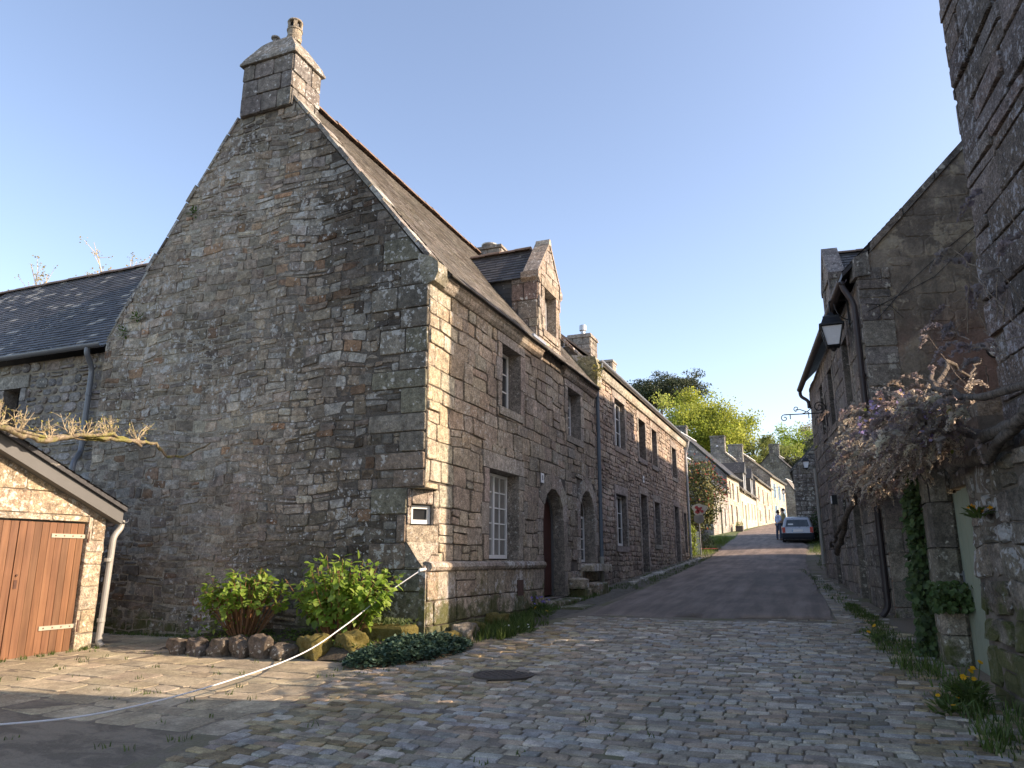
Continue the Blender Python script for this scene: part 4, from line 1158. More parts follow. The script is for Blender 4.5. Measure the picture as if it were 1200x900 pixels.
# cables pinned to the gable
mb = MB()
for pts in ([(.1,4.35),(.6,4.6),(1.3,4.95),(2.0,5.6),(2.7,6.3)], [(.25,4.2),(.9,4.9),(1.6,5.5),(2.5,6.2)], [(.1,4.5),(.5,4.45),(.7,4.2)]):
    mb.tube([GFR(a,b,.03+.01*math.sin(a*7)) for a,b in pts], .005, 5)
mb.build('cable', M['iron'], rh_)
mb = MB(); 
mb.tube([GFR(2.12,3.55,.05), GFR(2.12,3.55,.13)], .135, 18)
mb.tube([GFR(2.12,3.55,.13), GFR(2.12,3.55,.16)], .10, 18)
sb = mb.build('siren_box', M['white_plastic'], rh_)
mb = MB(); mb.tube([GFR(2.12,3.55,-.02), GFR(2.12,3.55,.05)], .15, 18); mb.build('siren_back', M['iron'], sb)
mb = MB(); mb.box(S(5.6),S(5.46),1.30,1.52,.03,.14,0,FR); lb = mb.build('wall_light', M['iron'], rh_)
mb = MB(); mb.box(S(5.58),S(5.48),1.32,1.50,.14,.16,0,FR); mb.build('lens', M['lamp_glass'], lb)

# ================================================================== lanterns
def lantern(label, loc, size=1.0, group='old style wall lanterns', arm_to=None, up=.22):
    """four sided street lantern with a dark hood"""
    t = thing('wall_lantern', label, 'lantern', loc, group); x, y, z = loc; s = size
    def ring(r, zz): return [(x+r*s*a, y+r*s*b, z+zz*s) for a, b in ((-1,-1),(1,-1),(1,1),(-1,1))]
    def loft(mb, rs, mi=0):
        prev = None
        for r, zz in rs:
            q = [mb.vert(p) for p in ring(r, zz)]
            if prev:
                for k in range(4): mb.face((prev[k], prev[(k+1)%4], q[(k+1)%4], q[k]), mi)
            else: mb.face(q[::-1], mi)
            prev = q
        mb.face(prev, mi)
    mb = MB(); loft(mb, [(.235,.40),(.235,.43),(.19,.46),(.15,.57),(.15,.60),(.06,.64),(.04,.70)]); hood = mb.build('hood', M['iron'], t)
    mb = MB(); lo, hi = ring(.115,0), ring(.20,.40)
    for k in range(4):
        mb.tube([lo[k], hi[k]], .016*s, 4); mb.tube([lo[k], lo[(k+1)%4]], .016*s, 4); mb.tube([hi[k], hi[(k+1)%4]], .016*s, 4)
    mb.lathe((x,y,z-.10*s), [(.02*s,0),(.05*s,.02*s),(.06*s,.05*s),(.12*s,.09*s)], 10)
    mb.build('cage', M['iron'], t)
    mb = MB(); loft(mb, [(.10,.01),(.185,.39)]); mb.build('lamp_shade', M['lamp_glass'], t)
    if arm_to is not None:
        a = Vector(arm_to); top = Vector((x,y,z+.70*s)); mb = MB()
        el = Vector((x, y, a.z))
        mb.tube([top, el], .018*s, 8); mb.tube([el, a], .022*s, 8)
        d = (a-el); L = d.length; d.normalize()
        cur = [a+Vector((0,0,-.42*s))]
        for k in range(9):
            th = math.pi/2*k/8; cur.append(a+Vector((0,0,-.42*s))*(math.cos(th))-d*(L*.75*math.sin(th)))
        mb.tube(cur, .012*s, 6)
        mb.box(a.x-.03, a.x+.03, a.y-.05, a.y+.05, a.z-.5*s, a.z+.1*s)
        mb.build('bracket', M['iron'], t)
    return t
wx = FR(S(1.1), 4.95, .0)
lantern('big dark lantern under the gutter of the plaster gable house, white shade', (.60, wx[1], 4.06), .98, arm_to=(wx[0]-.02, wx[1], 4.98))
# wrought iron sign bracket without its sign
bx = Vector(FR(S(5.8), 3.60, .03)); nd = FR.N
mb = MB()
P = lambda a, b: bx+nd*a+Vector((0,0,b))
mb.tube([P(0,0), P(1.0,0)], .014, 8)
def spiral(c, r0, turns, a0, sg=1, n=26): return [P(c[0]+r0*(1-.75*k/n)*math.cos(a0+sg*turns*2*math.pi*k/n), c[1]+r0*(1-.75*k/n)*math.sin(a0+sg*turns*2*math.pi*k/n)) for k in range(n+1)]
mb.tube(spiral((.16,.16), .16, 1.6, -math.pi/2, -1), .013, 6)
mb.tube(spiral((.16,-.13), .13, 1.2, math.pi/2, 1), .013, 6)
mb.tube(spiral((1.0,-.09), .09, 1.1, math.pi/2, -1), .012, 6)
mb.tube([P(.32,.16), P(.45,.05), P(.58,.0)], .012, 6); mb.tube([P(.40,.02), P(.62,.12), P(.72,.10)], .012, 6)
mb.tube(spiral((.70,.14), .07, 1.1, -math.pi/2, 1), .011, 6)
for a in (.42, .86): mb.tube([P(a,0), P(a,-.12)], .013, 6)
mb.tube([P(0,.45), P(0,-.35)], .014, 6)
tag(mb.build('sign_bracket', M['iron']), 'empty black wrought iron sign bracket with scrolls on the dark street house', 'bracket')

# ================================================================== garden wall, gate, tower house
WD = Vector((-.1, 1, 0)).normalized(); WN = Vector((-WD.y, WD.x, 0))
GWO = Vector((1.50, 7.4, 0))
gw = thing('garden_wall', 'lichened stone garden wall with gate pillar under the wisteria', 'wall', (1.6, 7, -1.2))
gwE = GWO+WD*1.045; GWL = 5.0
FW = Frame(gwE, -WD, WN)
mb = MB(); backing(mb, FW, 0, GWL, -1.45, .95, ()); mb.box(0, GWL, -1.45, .95, -.36, -.01, 0, FW); mb.box(0, .55, .95, 1.3, -.36, -.01, 0, FW)
masonry(mb, FW, 0, GWL, -1.45, 1.0, GW, (), rh=(.14,.38), wr=(.16,.55), gap=.009, depth=.022, dvar=.9, bev=.02, rnd=.04, warp=.06, jit=.025, split=.25, rough=.016, tilt=.07, seed=3)
EW = Frame(Vector(FW(0,0,-.36)), WN, WD); masonry(mb, EW, 0, .36, -1.45, 1.25, GW, (), rh=(.25,.4), wr=(.3,.4), gap=.01, depth=.02)
mb.build('wall', [M['mortar_dark'], M['gardenwall']], gw)
# pillar at the far side of the gate
PO = Vector((1.208,9.9,0))
mb = MB(); z = -1.35
while z < 1.05:
    h = R(.38,.55); c = pick(GW)
    x0, x1, y0, y1 = PO.x-.0, PO.x+.285, PO.y, PO.y+.62
    P = lambda u, v, d: (u, v, z+d)
    j = lambda: R(-.012,.012)
    stone(mb, P, [(x0+j(),y0+j()),(x1+j(),y0+j()),(x1+j(),y1+j()),(x0+j(),y1+j())], h-.012, 0, .018, .05, c, 0, .004, back=0)
    z += h
mb.box(PO.x+.03, PO.x+.26, PO.y+.04, PO.y+.58, -1.3, 1.0, 0, c=(.06,.05,.045))
mb.build('gate_pillar', M['rubble_dark'], gw)
fpd = Vector((.40,4.4,0)).normalized(); FP = Frame((1.92,14.3,0), -fpd, (-fpd.y,fpd.x,0))     # hidden wall set back between pillar and house, kept to block sun
mb = MB(); mb.box(0.0, 4.0, -1.3, 1.15, -.4, -.02, 0, FP); mb.box(PO.x+.02, PO.x+.26, PO.y+.63, PO.y+1.5, -1.2, .95, 0)
masonry(mb, FP, .0, 4.0, -1.3, 1.2, GW, (), rh=(.18,.36), wr=(.25,.6), gap=.012, depth=.03, bev=.03, rnd=.05, warp=.04, tilt=.06)
mb.build('hidden_wall', [M['mortar_dark'], M['gardenwall']], gw)
mb = MB(); mb.box(-.12, 1.42, .80, 1.55, -.22, .02, 0, Frame((1.49,9.95,0), (.088,-.996,0), (-.996,-.088,0)), c=GW[1]); mb.build('gate_shade_block', M['gardenwall'], gw)  # block hidden in the wisteria, added to stop sun passing over the gate
gt = thing('garden_gate', 'grey green boarded garden gate between stone pillar and garden wall', 'gate', (1.62, 9.2, -1.15))
GG = Frame((1.482,9.97,0), (.088,-.996,0), (-.996,-.088,0))
mb = MB()
for k in range(9):
    x = k*.20; mb.box(x+.003, x+.197, -1.17, .78-abs(k-3)*.012, -.04, 0, 0, GG, c=pick([(1,1,1)], .06))
leaf = mb.build('leaf', M['gate_wood'], gt)
for zz in (-.85, .35): mb = MB(); mb.box(.02, 1.36, zz, zz+.10, -.07, -.042, 0, GG); mb.build('rail', M['gate_wood'], gt)
mb = MB(); mb.box(.06, .09, -.24, -.12, .002, .015, 0, GG); mb.box(.065, .085, -.17, -.15, .015, .04, 0, GG); mb.build('latch', M['zinc_dark'], gt)

tw = thing('granite_tower_house', 'tall dark granite house wall rising above the lichened garden wall', 'house', (4, 5, -1.4))
TO = Vector((1.66, 7.75, 0)); TL = 8.5
FT = Frame(TO, -WD, WN)
mb = MB(); mb.poly([FT(0,-1.6), FT(TL,-1.6), FT(TL,9.2), FT(0,9.2)], 0)
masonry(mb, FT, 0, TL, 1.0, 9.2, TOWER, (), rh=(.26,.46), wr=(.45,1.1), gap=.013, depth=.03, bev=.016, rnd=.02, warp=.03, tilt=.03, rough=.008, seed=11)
TG = Vector((1, .1, 0)).normalized()
FTE = Frame(TO+TG*7, -TG, WD)
mb.poly([FTE(0,-1.5), FTE(7,-1.5), FTE(7,9.2), FTE(3.5,12.4), FTE(0,9.2)], 0)
masonry(mb, FTE, 5.8, 7.02, -1.3, 9.2, TOWER, (), rh=(.28,.46), wr=(.4,.8), gap=.012, depth=.03, warp=.02)
mb.build('street_wall', [M['mortar_dark'], M['tower_stone']], tw)
mb = MB(); e0 = Vector(FT(-.2,9.2,.25)); e1 = Vector(FT(TL,9.2,.25)); r0_ = TO+TG*3.5+WD*.2+Vector((0,0,12.5)); r1_ = r0_-WD*(TL+.2); b0 = TO+TG*7.2+WD*.2+Vector((0,0,9.1)); b1 = b0-WD*(TL+.2)
mb.prism([e0,e1,r1_,r0_], (0,0,.1), 0, (.06,.06,.065)); mb.prism([b0,b1,r1_,r0_], (0,0,.1), 0, (.06,.06,.065))
mb.build('roof', M['slate_dark'], tw)
mb = MB(); mb.prism([FT(TL,-1.5), Vector(FT(TL,-1.5))+TG*7, Vector(FT(TL,9.2))+TG*7, Vector(FT(TL,12.3))+TG*3.5, FT(TL,9.2)], WD*-.3, 0, (.15,.13,.13)); mb.prism([TO+TG*7, TO+TG*7+Vector((0,0,9)), TO+TG*7-WD*TL+Vector((0,0,9)), TO+TG*7-WD*TL], TG*.3, 0, (.15,.13,.13)); mb.build('back_wall', M['tower_stone'], tw)

# unseen houses and wing, added for shade: they stand behind the visible
# fronts and throw the shade that lies over the street
def shade_house(name, label, x0, x1, y0, y1, zb, ze, zr, mat, tint):
    t = thing(name, label, 'house', ((x0+x1)/2, (y0+y1)/2, zb)); xm = (x0+x1)/2
    mb = MB(); mb.prism([(x0,y0,zb),(x1,y0,zb),(x1,y0,ze),(xm,y0,zr-.1),(x0,y0,ze)], (0,y1-y0,0), 0, tint); mb.build('wall', mat, t)
    mb = MB()
    for xa in (x0-.2, x1+.2):
        sl = (zr-ze)/(xm-x0); mb.prism([(xa,y0-.15,ze-.2*sl),(xm,y0-.15,zr),(xm,y0-.15,zr+.1),(xa,y0-.15,ze-.2*sl+.1)], (0,y1-y0+.3,0), 0, SL[0])
    mb.build('roof', M['slate_dark'], t); return t
shade_house('stone_house', 'unseen stone house added behind the dark street house to shade the rubble house front', .9, 6.2, 23.8, 35.3, -.5, 4.8, 8.0, M['rubble_dark'], DARKS[0])
shade_house('stone_house', 'unseen stone house added behind the bushes to shade the road by the parked car', .9, 6.2, 39.7, 44.7, .3, 5.4, 8.8, M['rubble_dark'], DARKS[0])
wing = thing('shade_wing', 'unseen tall wing added behind the plaster gable house to shade the corner house front', 'house', (5.4,14,-.8))  # unseen wing added so its edge bounds the sunlit house corner
mb = MB(); wk = .235; wy = lambda x: 11.35+wk*x
mb.prism([(3.3,wy(3.3),-1), (7.5,wy(7.5),-1), (7.5,wy(7.5),7.0), (5.4,wy(5.4),9.6), (3.3,wy(3.3),7.0)], (0,2.6,0), 0, DARKS[1]); mb.build('wall', M['rubble_dark'], wing)
mb = MB()
for xa in (3.2, 7.6): mb.prism([(xa,wy(xa)+.02,6.9),(5.4,wy(5.4)+.02,9.62),(5.4,wy(5.4)+.02,9.72),(xa,wy(xa)+.02,7.0)], (0,2.7,0), 0, SL[0])
mb.build('roof', M['slate_dark'], wing)
# ================================================================== ground
def groundmat():
    m, t, b = newmat('earth and grass'); co = t.coords()
    n = t.noise(co, .35, 5, .6); n2 = t.noise(co, 9, 6, .7)
    z = t.sep(co)
    far = t.ramp(z[1], 36, 60)
    dirt = t.mix(t.ramp(n2, .35, .65), (.10,.085,.065), (.18,.155,.12))
    grass = t.mix(t.ramp(n2, .35, .65), (.05,.075,.02), (.10,.13,.04))
    col = t.mix(t.math('MAXIMUM', far, t.ramp(n, .58, .70, 0, .6)), dirt, grass)
    t.link(col, b.inputs['Base Color']); b.inputs['Roughness'].default_value = .95
    t.link(t.bump(t.noise(co, 25, 5, .7), .02), b.inputs['Normal'])
    return m
def axis(*spec):
    out = []
    for a, b, n in spec: out += [a+(b-a)*k/n for k in range(n)]
    return out+[spec[-1][1]]
XS = axis((-260,-60,8), (-60,-20,10), (-20,-4,20), (-4,6,20), (6,40,12), (40,260,8))
YS = axis((-60,0,6), (0,60,80), (60,140,40), (140,420,14))
mb = MB(); idx = {}
for j, y in enumerate(YS):
    for i, x in enumerate(XS): idx[i,j] = mb.vert((x, y, ground(x,y)-.012))
for j in range(len(YS)-1):
    for i in range(len(XS)-1): mb.face((idx[i,j], idx[i+1,j], idx[i+1,j+1], idx[i,j+1]))
tag(mb.build('ground', groundmat(), smooth=True), kind='structure')

# --- asphalt
def lerp_pts(pts, y):
    for (a, va), (b, vb) in zip(pts, pts[1:]):
        if y <= b: return va+(vb-va)*max(0, (y-a)/(b-a))
    return pts[-1][1]
AL = lambda y: lerp_pts([(13,-3.95),(20,-4.02),(34,-4.35),(42,-4.6),(50,-4.9),(60,-5.6),(75,-5.4),(90,-4.9),(110,-3.2),(125,1)], y)
AR = lambda y: lerp_pts([(13,.15),(20,-.15),(30,-.5),(40,-.55),(50,-1.3),(60,-1.6),(75,-1.4),(90,-.9),(110,1.5),(125,6)], y)
def asphaltmat():
    m, t, b = newmat('old asphalt'); co = t.coords()
    n = t.noise(co, .5, 5, .6); n2 = t.noise(co, 60, 4, .7); n3 = t.noise(t.stretch(co, (3,.35,1)), 1.2, 5, .6); v = t.vor(co, 90)
    f = t.math('MULTIPLY', t.ramp(n, .3, .7, .72, 1.25), t.math('MULTIPLY', t.lin(n2, .7, 1.3), t.ramp(n3, .3, .7, .72, 1.25)))
    col = t.scalec(t.mix(t.ramp(v, .2, .5), (.31,.245,.20), (.215,.168,.14)), f)
    t.link(col, b.inputs['Base Color']); t.link(t.lin(n, .62, .85), b.inputs['Roughness']); b.inputs['Specular IOR Level'].default_value = .25
    t.link(t.bump(t.math('ADD', n2, v), .006), b.inputs['Normal'])
    return m
mb = MB(); prev = None; y = 13.35
while y < 125:
    a, b = AL(y), AR(y); row = []
    for k in range(33):
        t_ = k/32; x = a+(b-a)*t_; yy = y+(.09*noise.noise(Vector((x*1.6,3,0)))+R(-.03,.03)+.30*t_ if y < 13.4 else 0)
        x += R(-.05,.05) if k in (0, 32) else 0
        row.append(mb.vert((x, yy, ground(x,yy)+(.022+.03*math.sin(math.pi*t_))*sstep(13.35,15.2,y)+.012*(y > 13.4))))
    if prev:
        for k in range(32): mb.face((prev[k], prev[k+1], row[k+1], row[k]))
    prev = row; y += .17 if y < 13.4 else (.6 if y < 50 else 2)
tag(mb.build('road', asphaltmat(), smooth=True), kind='structure')

# --- cobbles
def settmat():
    m, t, b = newmat('worn stone setts'); co = t.coords(); tin = t.tint()
    n = t.noise(co, 7, 5, .65); n2 = t.noise(co, 70, 4, .65); n3 = t.noise(co, .5, 4)
    col = t.scalec(tin, t.math('MULTIPLY', t.ramp(n, .3, .7, .7, 1.3), t.ramp(n2, .3, .7, .75, 1.25)))
    col = t.mix(t.math('MULTIPLY', t.ramp(n3, .52, .68), t.ramp(n, .45, .6, 0, .45)), col, (.11,.105,.045))
    t.link(col, b.inputs['Base Color']); t.link(t.lin(n, .5, .85), b.inputs['Roughness']); b.inputs['Specular IOR Level'].default_value = .22
    t.link(t.bump(t.math('ADD', n, t.math('MULTIPLY', n2, .5)), .010), b.inputs['Normal'])
    return m
M['setts'] = settmat()
SETT = ((.34,.285,.215), (.38,.325,.25), (.29,.24,.185), (.33,.305,.265), (.44,.39,.32), (.24,.20,.16), (.36,.275,.20), (.32,.30,.27))
def PG(off): return lambda u, v, d=0: (u, v, ground(u,v)+off+d)
XLc = lambda y: lerp_pts([(2,-4.0),(4,-4.35),(7.6,-5.05),(9.7,-4.35),(13.6,-3.98),(20,-4.0)], y)
XRc = lambda y: 1.36-.098*(y-7.4)
mb = MB(); P = PG(.004); y = 2.2
base = []
while y < 38:
    h = R(.085,.13)
    xl = XLc(y) if y < 13.5 else AR(y)+.03; xr = XRc(y)
    x = xl-R(0,.12) if y < 13.5 else xl
    while x < xr:
        w = R(.11,.27)
        edge = sstep(-2.2,-4.6,x)*(1-sstep(11,13,y)) + sstep(.1,.8,x)
        if R(0,1) < .03+.10*edge and y < 13: x += w*.5; continue
        wpt = lambda a, c: (a+noise.noise(Vector((a*.9,c*.9,1)))*.035, c+noise.noise(Vector((a*.7,c*.9,7)))*.035+.06*math.sin(a*.8))
        pts = [wpt(x,y), wpt(x+w,y), wpt(x+w,y+h), wpt(x,y+h)]
        if y > 13.2: pts = [(a, max(c, 13.5) if a < AR(y) else c) for a, c in pts]
        pts = [(a+R(-.006,.006), c+R(-.005,.005)) for a, c in pts]
        c = pick(SETT, .20); 
        if edge > .4 and R(0,1) < .5: c = (c[0]*.95, c[1]*.88, c[2]*.68)
        near = y < 20
        stone(mb, P, pts, .013*R(.4,1.5), .005, .009 if near else .008, .011, c, 0, .0025, back=.02, tilt=.05)
        x += w
    y += h
tag(mb.build('cobbled_street', M['setts'], smooth=False), kind='structure')
def jointmat():
    m, t, b = newmat('earth joints'); co = t.coords(); n = t.noise(co, 1.1, 5, .6); n2 = t.noise(co, 40, 5, .7)
    col = t.scalec(t.mix(t.ramp(n, .45, .62), (.21,.172,.13), (.16,.15,.08)), t.lin(n2, .5, 1.5))
    t.link(col, b.inputs['Base Color']); b.inputs['Roughness'].default_value = .97; t.link(t.bump(n2, .015), b.inputs['Normal']); return m
mb = MB(); prev = None
for k in range(80):
    y = 1.5+k*.46; a = (XLc(y)-.3) if y < 13.6 else -4.2; b = 2.0
    row = [mb.vert((a+(b-a)*i/8, y, ground(a+(b-a)*i/8, y)+.006)) for i in range(9)]
    if prev:
        for i in range(8): mb.face((prev[i],prev[i+1],row[i+1],row[i]))
    prev = row
tag(mb.build('cobble_bed', jointmat(), smooth=True), kind='structure')

# --- courtyard slabs and the worn dirt in front
def flagmat():
    m, t, b = newmat('courtyard slabs'); co = t.coords(); tin = t.tint()
    n = t.noise(co, 3.2, 6, .65); n2 = t.noise(co, 38, 5, .7); n3 = t.noise(co, .7, 4)
    col = t.scalec(tin, t.math('MULTIPLY', t.ramp(n, .3, .7, .65, 1.3), t.ramp(n2, .3, .7, .75, 1.25)))
    col = t.mix(t.ramp(t.noise(co, 1.3, 7, .72), .50, .60, 0, .75), col, t.scalec(t.mix(0, (.29,.24,.165), (1,1,1)), t.ramp(n2, .3, .7, .6, 1.4)))
    col = t.mix(t.math('MULTIPLY', t.ramp(n3, .5, .66), t.ramp(n, .45, .62, 0, .5)), col, (.13,.125,.055))
    t.link(col, b.inputs['Base Color']); b.inputs['Roughness'].default_value = .82
    t.link(t.bump(t.math('ADD', n, n2), .012), b.inputs['Normal']); return m
FLAG = ((.42,.345,.24), (.39,.325,.225), (.44,.365,.25), (.38,.315,.22), (.405,.34,.24))
mb = MB()
edge = lambda y: XLc(y)-.02
y = 5.15
while y < 9.5:
    h = R(.24,.50); x = -14.0
    while x < edge(y)-.05:
        w = R(.3,.85); x1 = min(x+w, edge(y)-.01)
        wpt = lambda a, c: (a+noise.noise(Vector((a*.8,c*.8,3)))*.07, c+noise.noise(Vector((a*.6,c*.8,5)))*.09)
        pts = [wpt(x,y), wpt(x1,y), wpt(x1,y+h), wpt(x,y+h)]
        if x1-x > .12: stone(mb, PG(.0), [(a+R(-.02,.02), c+R(-.02,.02)) for a, c in pts], .010*R(.7,1.3), .006, .010, .05, pick(FLAG,.12), 0, .003, back=.02, tilt=.005)
        x = x1
    y += h
tag(mb.build('courtyard_paving', flagmat()), kind='structure')
def dirtmat():
    m, t, b = newmat('trodden earth'); co = t.coords(); n = t.noise(t.stretch(co, (1,1.8,1)), 2.2, 7, .68, .6); n2 = t.noise(co, 45, 5, .7)
    col = t.scalec(t.mix(t.ramp(n, .4, .62), (.19,.157,.118), (.31,.255,.19)), t.lin(n2, .65, 1.35))
    t.link(col, b.inputs['Base Color']); b.inputs['Roughness'].default_value = .9; t.link(t.bump(t.math('ADD', n, n2), .025), b.inputs['Normal']); return m
mb = MB(); prev = None
for k in range(28):
    y = 1.0+k*.3; a, b = -15.0, XLc(y)+.05
    row = [mb.vert((a+(b-a)*i/40, y, ground(a+(b-a)*i/40, y)+.004+.014*noise.noise(Vector((i*.4,y*1.6,2))))) for i in range(41)]
    if prev:
        for i in range(40): mb.face((prev[i],prev[i+1],row[i+1],row[i]))
    prev = row
tag(mb.build('courtyard_ground', dirtmat(), smooth=True), kind='structure')
# manhole cover
x, y = -3.34, 8.02
mh = MB(); z = ground(x,y)+.028
mh.lathe((x,y,z), [(.34,-.02),(.34,.0),(.30,.002),(.295,-.004),(.285,-.004),(.28,.003),(.0,.004)], 32)
for a in range(-5,6):
    for b in range(-5,6):
        if a*a+b*b < 26 and (a+b) % 2 == 0: mh.box(x+a*.05-.015, x+a*.05+.015, y+b*.05-.015, y+b*.05+.015, z+.004, z+.008)
tag(mh.build('manhole_cover', plain('dull manhole iron', (.075,.06,.05), .8, .1, .2, 14, .003)), 'round dark iron manhole cover set in the cobbles', 'manhole cover')
# raised planting bed along the gable
def soilmat():
    m, t, b = newmat('bed soil'); co = t.coords(); n = t.noise(co, 12, 6, .7)
    t.link(t.mix(t.ramp(n,.35,.65), (.055,.042,.03), (.10,.08,.055)), b.inputs['Base Color']); b.inputs['Roughness'].default_value = 1; t.link(t.bump(n,.04), b.inputs['Normal']); return m
mb = MB(); prev = None
for j in range(9):
    y = 8.2+j*.17
    row = []
    for i in range(31):
        x = -8.9+i*.145; s = sstep(0,.3,y-8.2-.10*math.sin(i*.5))*sstep(-8.9,-8.4,x)*sstep(-4.5,-5.0,x)
        row.append(mb.vert((x, y, ground(x,y)-.01+.17*s+.03*noise.noise(Vector((x*3,y*3,0)))*s)))
    if prev:
        for i in range(30): mb.face((prev[i],prev[i+1],row[i+1],row[i]))
    prev = row
tag(mb.build('soil_bed', soilmat(), smooth=True), kind='structure')
# ================================================================== vegetation
def leaf(mb, p, d, n, L, W, c, mi=0, fold=.25, droop=.15):
    """ovate leaf folded along its midrib, 8 vertices"""
    d = d.normalized(); s = d.cross(n)
    if s.length < 1e-4: s = d.cross(Vector((1,0,0)))
    s.normalize(); n = s.cross(d).normalized()
    def q(t, w, h=0): return p+d*(L*t)+s*w*W-n*(droop*L*t*t)+n*(abs(w)*W*fold)+n*h
    i = [mb.vert(x, c) for x in (q(0,0), q(.30,.5), q(.68,.40), q(1,0), q(.68,-.40), q(.30,-.5), q(.33,0), q(.7,0))]
    for f in ((0,1,6),(0,6,5),(6,1,2,7),(5,6,7,4),(7,2,3),(4,7,3)): mb.face([i[k] for k in f], mi)
def rvec(): 
    while True:
        v = Vector((R(-1,1),R(-1,1),R(-1,1)))
        if .05 < v.length < 1: return v.normalized()
def quadleaf(mb, p, s, c, mi=0, nrm=None):
    n = nrm or rvec(); a = n.cross(rvec())
    if a.length < .05: return
    a.normalize(); b = n.cross(a)
    mb.poly([p-a*s-b*s*.55, p+a*s*.2-b*s*.75, p+a*s, p+a*s*.1+b*s*.7], mi, c)

def rock(name, label, loc, rad, mat, cat='rock', group=None, tint=(.25,.22,.18), seed=None, flat=.0):
    bm = bmesh.new(); bmesh.ops.create_icosphere(bm, subdivisions=4, radius=1)
    sd = seed if seed is not None else R(0,100)
    for v in bm.verts:
        p = v.co.copy()
        q = Vector([max(-.62, min(.62, c)) for c in p])*1.4
        k = 1+.38*noise.noise(p*1.3+Vector((sd,0,0)))+.14*noise.noise(p*3.5+Vector((0,sd,0)))+.04*noise.noise(p*9)
        p = p.lerp(q, .55)*k
        v.co = Vector((p.x*rad[0], p.y*rad[1], p.z*rad[2]))
    me = bpy.data.meshes.new(name); bm.to_mesh(me); bm.free()
    at = me.color_attributes.new('tint','FLOAT_COLOR','POINT'); at.data.foreach_set('color', [*tint,1]*len(me.vertices))
    me.materials.append(M[mat]); me.polygons.foreach_set('use_smooth',[True]*len(me.polygons))
    o = bpy.data.objects.new(name, me); COL.objects.link(o); o.location = loc; o.rotation_euler = (0,0,R(-.5,.5))
    return tag(o, label, cat, group)

M['rock'] = stonemat('bed edging rock', .35, dark=.35, spk=.15, bump=.012, mossz=-1.0)
M['rock_moss'] = stonemat('mossy rock', .2, mossz=1.2, moss=(.15,.12,.018), dark=.3, bump=.02)
names = ['small rock at the shed end of the bed edging', 'second rock from the shed end of the bed edging', 'third rock from the shed end of the bed edging', 'fourth rock from the shed end, below the hydrangea canes', 'tall leaning slab rock in the bed edging', 'low sunlit flat rock of the edging next to the mossy boulder']
xs = [-8.12,-7.80,-7.45,-7.12,-6.80,-6.50]
for k in range(6):
    x = xs[k]; y = 8.12+.02*k; z = ground(x,y)
    rr = [(.14,.12,.13),(.17,.13,.14),(.17,.13,.15),(.17,.13,.16),(.18,.12,.19),(.21,.15,.12)][k]
    rock('edging_rock', names[k], (x,y,z+rr[2]*.62), rr, 'rock', group='rocks edging the planting bed', tint=pick(((.17,.14,.11),(.15,.12,.095))), seed=k*7)
rock('mossy_boulder', 'mossy yellow green boulder crossed by the white rope', (-6.10,8.36,ground(-6.1,8.36)+.13), (.23,.17,.19), 'rock_moss', 'boulder', 'mossy boulders by the hydrangeas', seed=51)
rock('mossy_boulder', 'mossy boulder beside the stone trough and ground cover', (-5.66,8.52,ground(-5.66,8.5)+.13), (.22,.17,.20), 'rock_moss', 'boulder', 'mossy boulders by the hydrangeas', seed=63)
for k, (x, y, r) in enumerate(((-4.86,9.72,.15),(-4.95,10.35,.17),(-4.98,10.9,.13),(-4.92,11.6,.18))):
    rock('plinth_rock', ['mossy rough stone at the house corner foot','pale rounded stone against the mossy plinth','small mossy stone against the plinth','mossy stone low on the plinth before the grass'][k], (x,y,ground(x,y)+r*.5), (r,r*1.2,r*.9), 'rock_moss' if k != 1 else 'rock', seed=k*13+2)
# mossy trough
tr = thing('stone_trough', 'mossy rectangular stone trough with small plants at the house corner', 'trough', (-5.45,9.15,-1.12))
mb = MB(); x0,x1,y0,y1,z0,z1 = -5.85,-5.12,8.98,9.36,-1.2,-.86
stone_block(mb, x0, x1, y0, y1, z0, z1, (.22,.2,.15), .02, 0, .04); mb.build('basin', M['rock_moss'], tr)
mb = MB()
for k in range(160):
    p = Vector((R(x0+.05,x1-.05), R(y0+.05,y1-.05), z1+R(0,.05))); leaf(mb, p, Vector((R(-1,1),R(-1,1),R(.3,1.4))), rvec(), R(.04,.09), R(.015,.04), pick([(.10,.14,.05),(.14,.18,.08)],.3))
mb.build('plants', M['leaf'], tr)

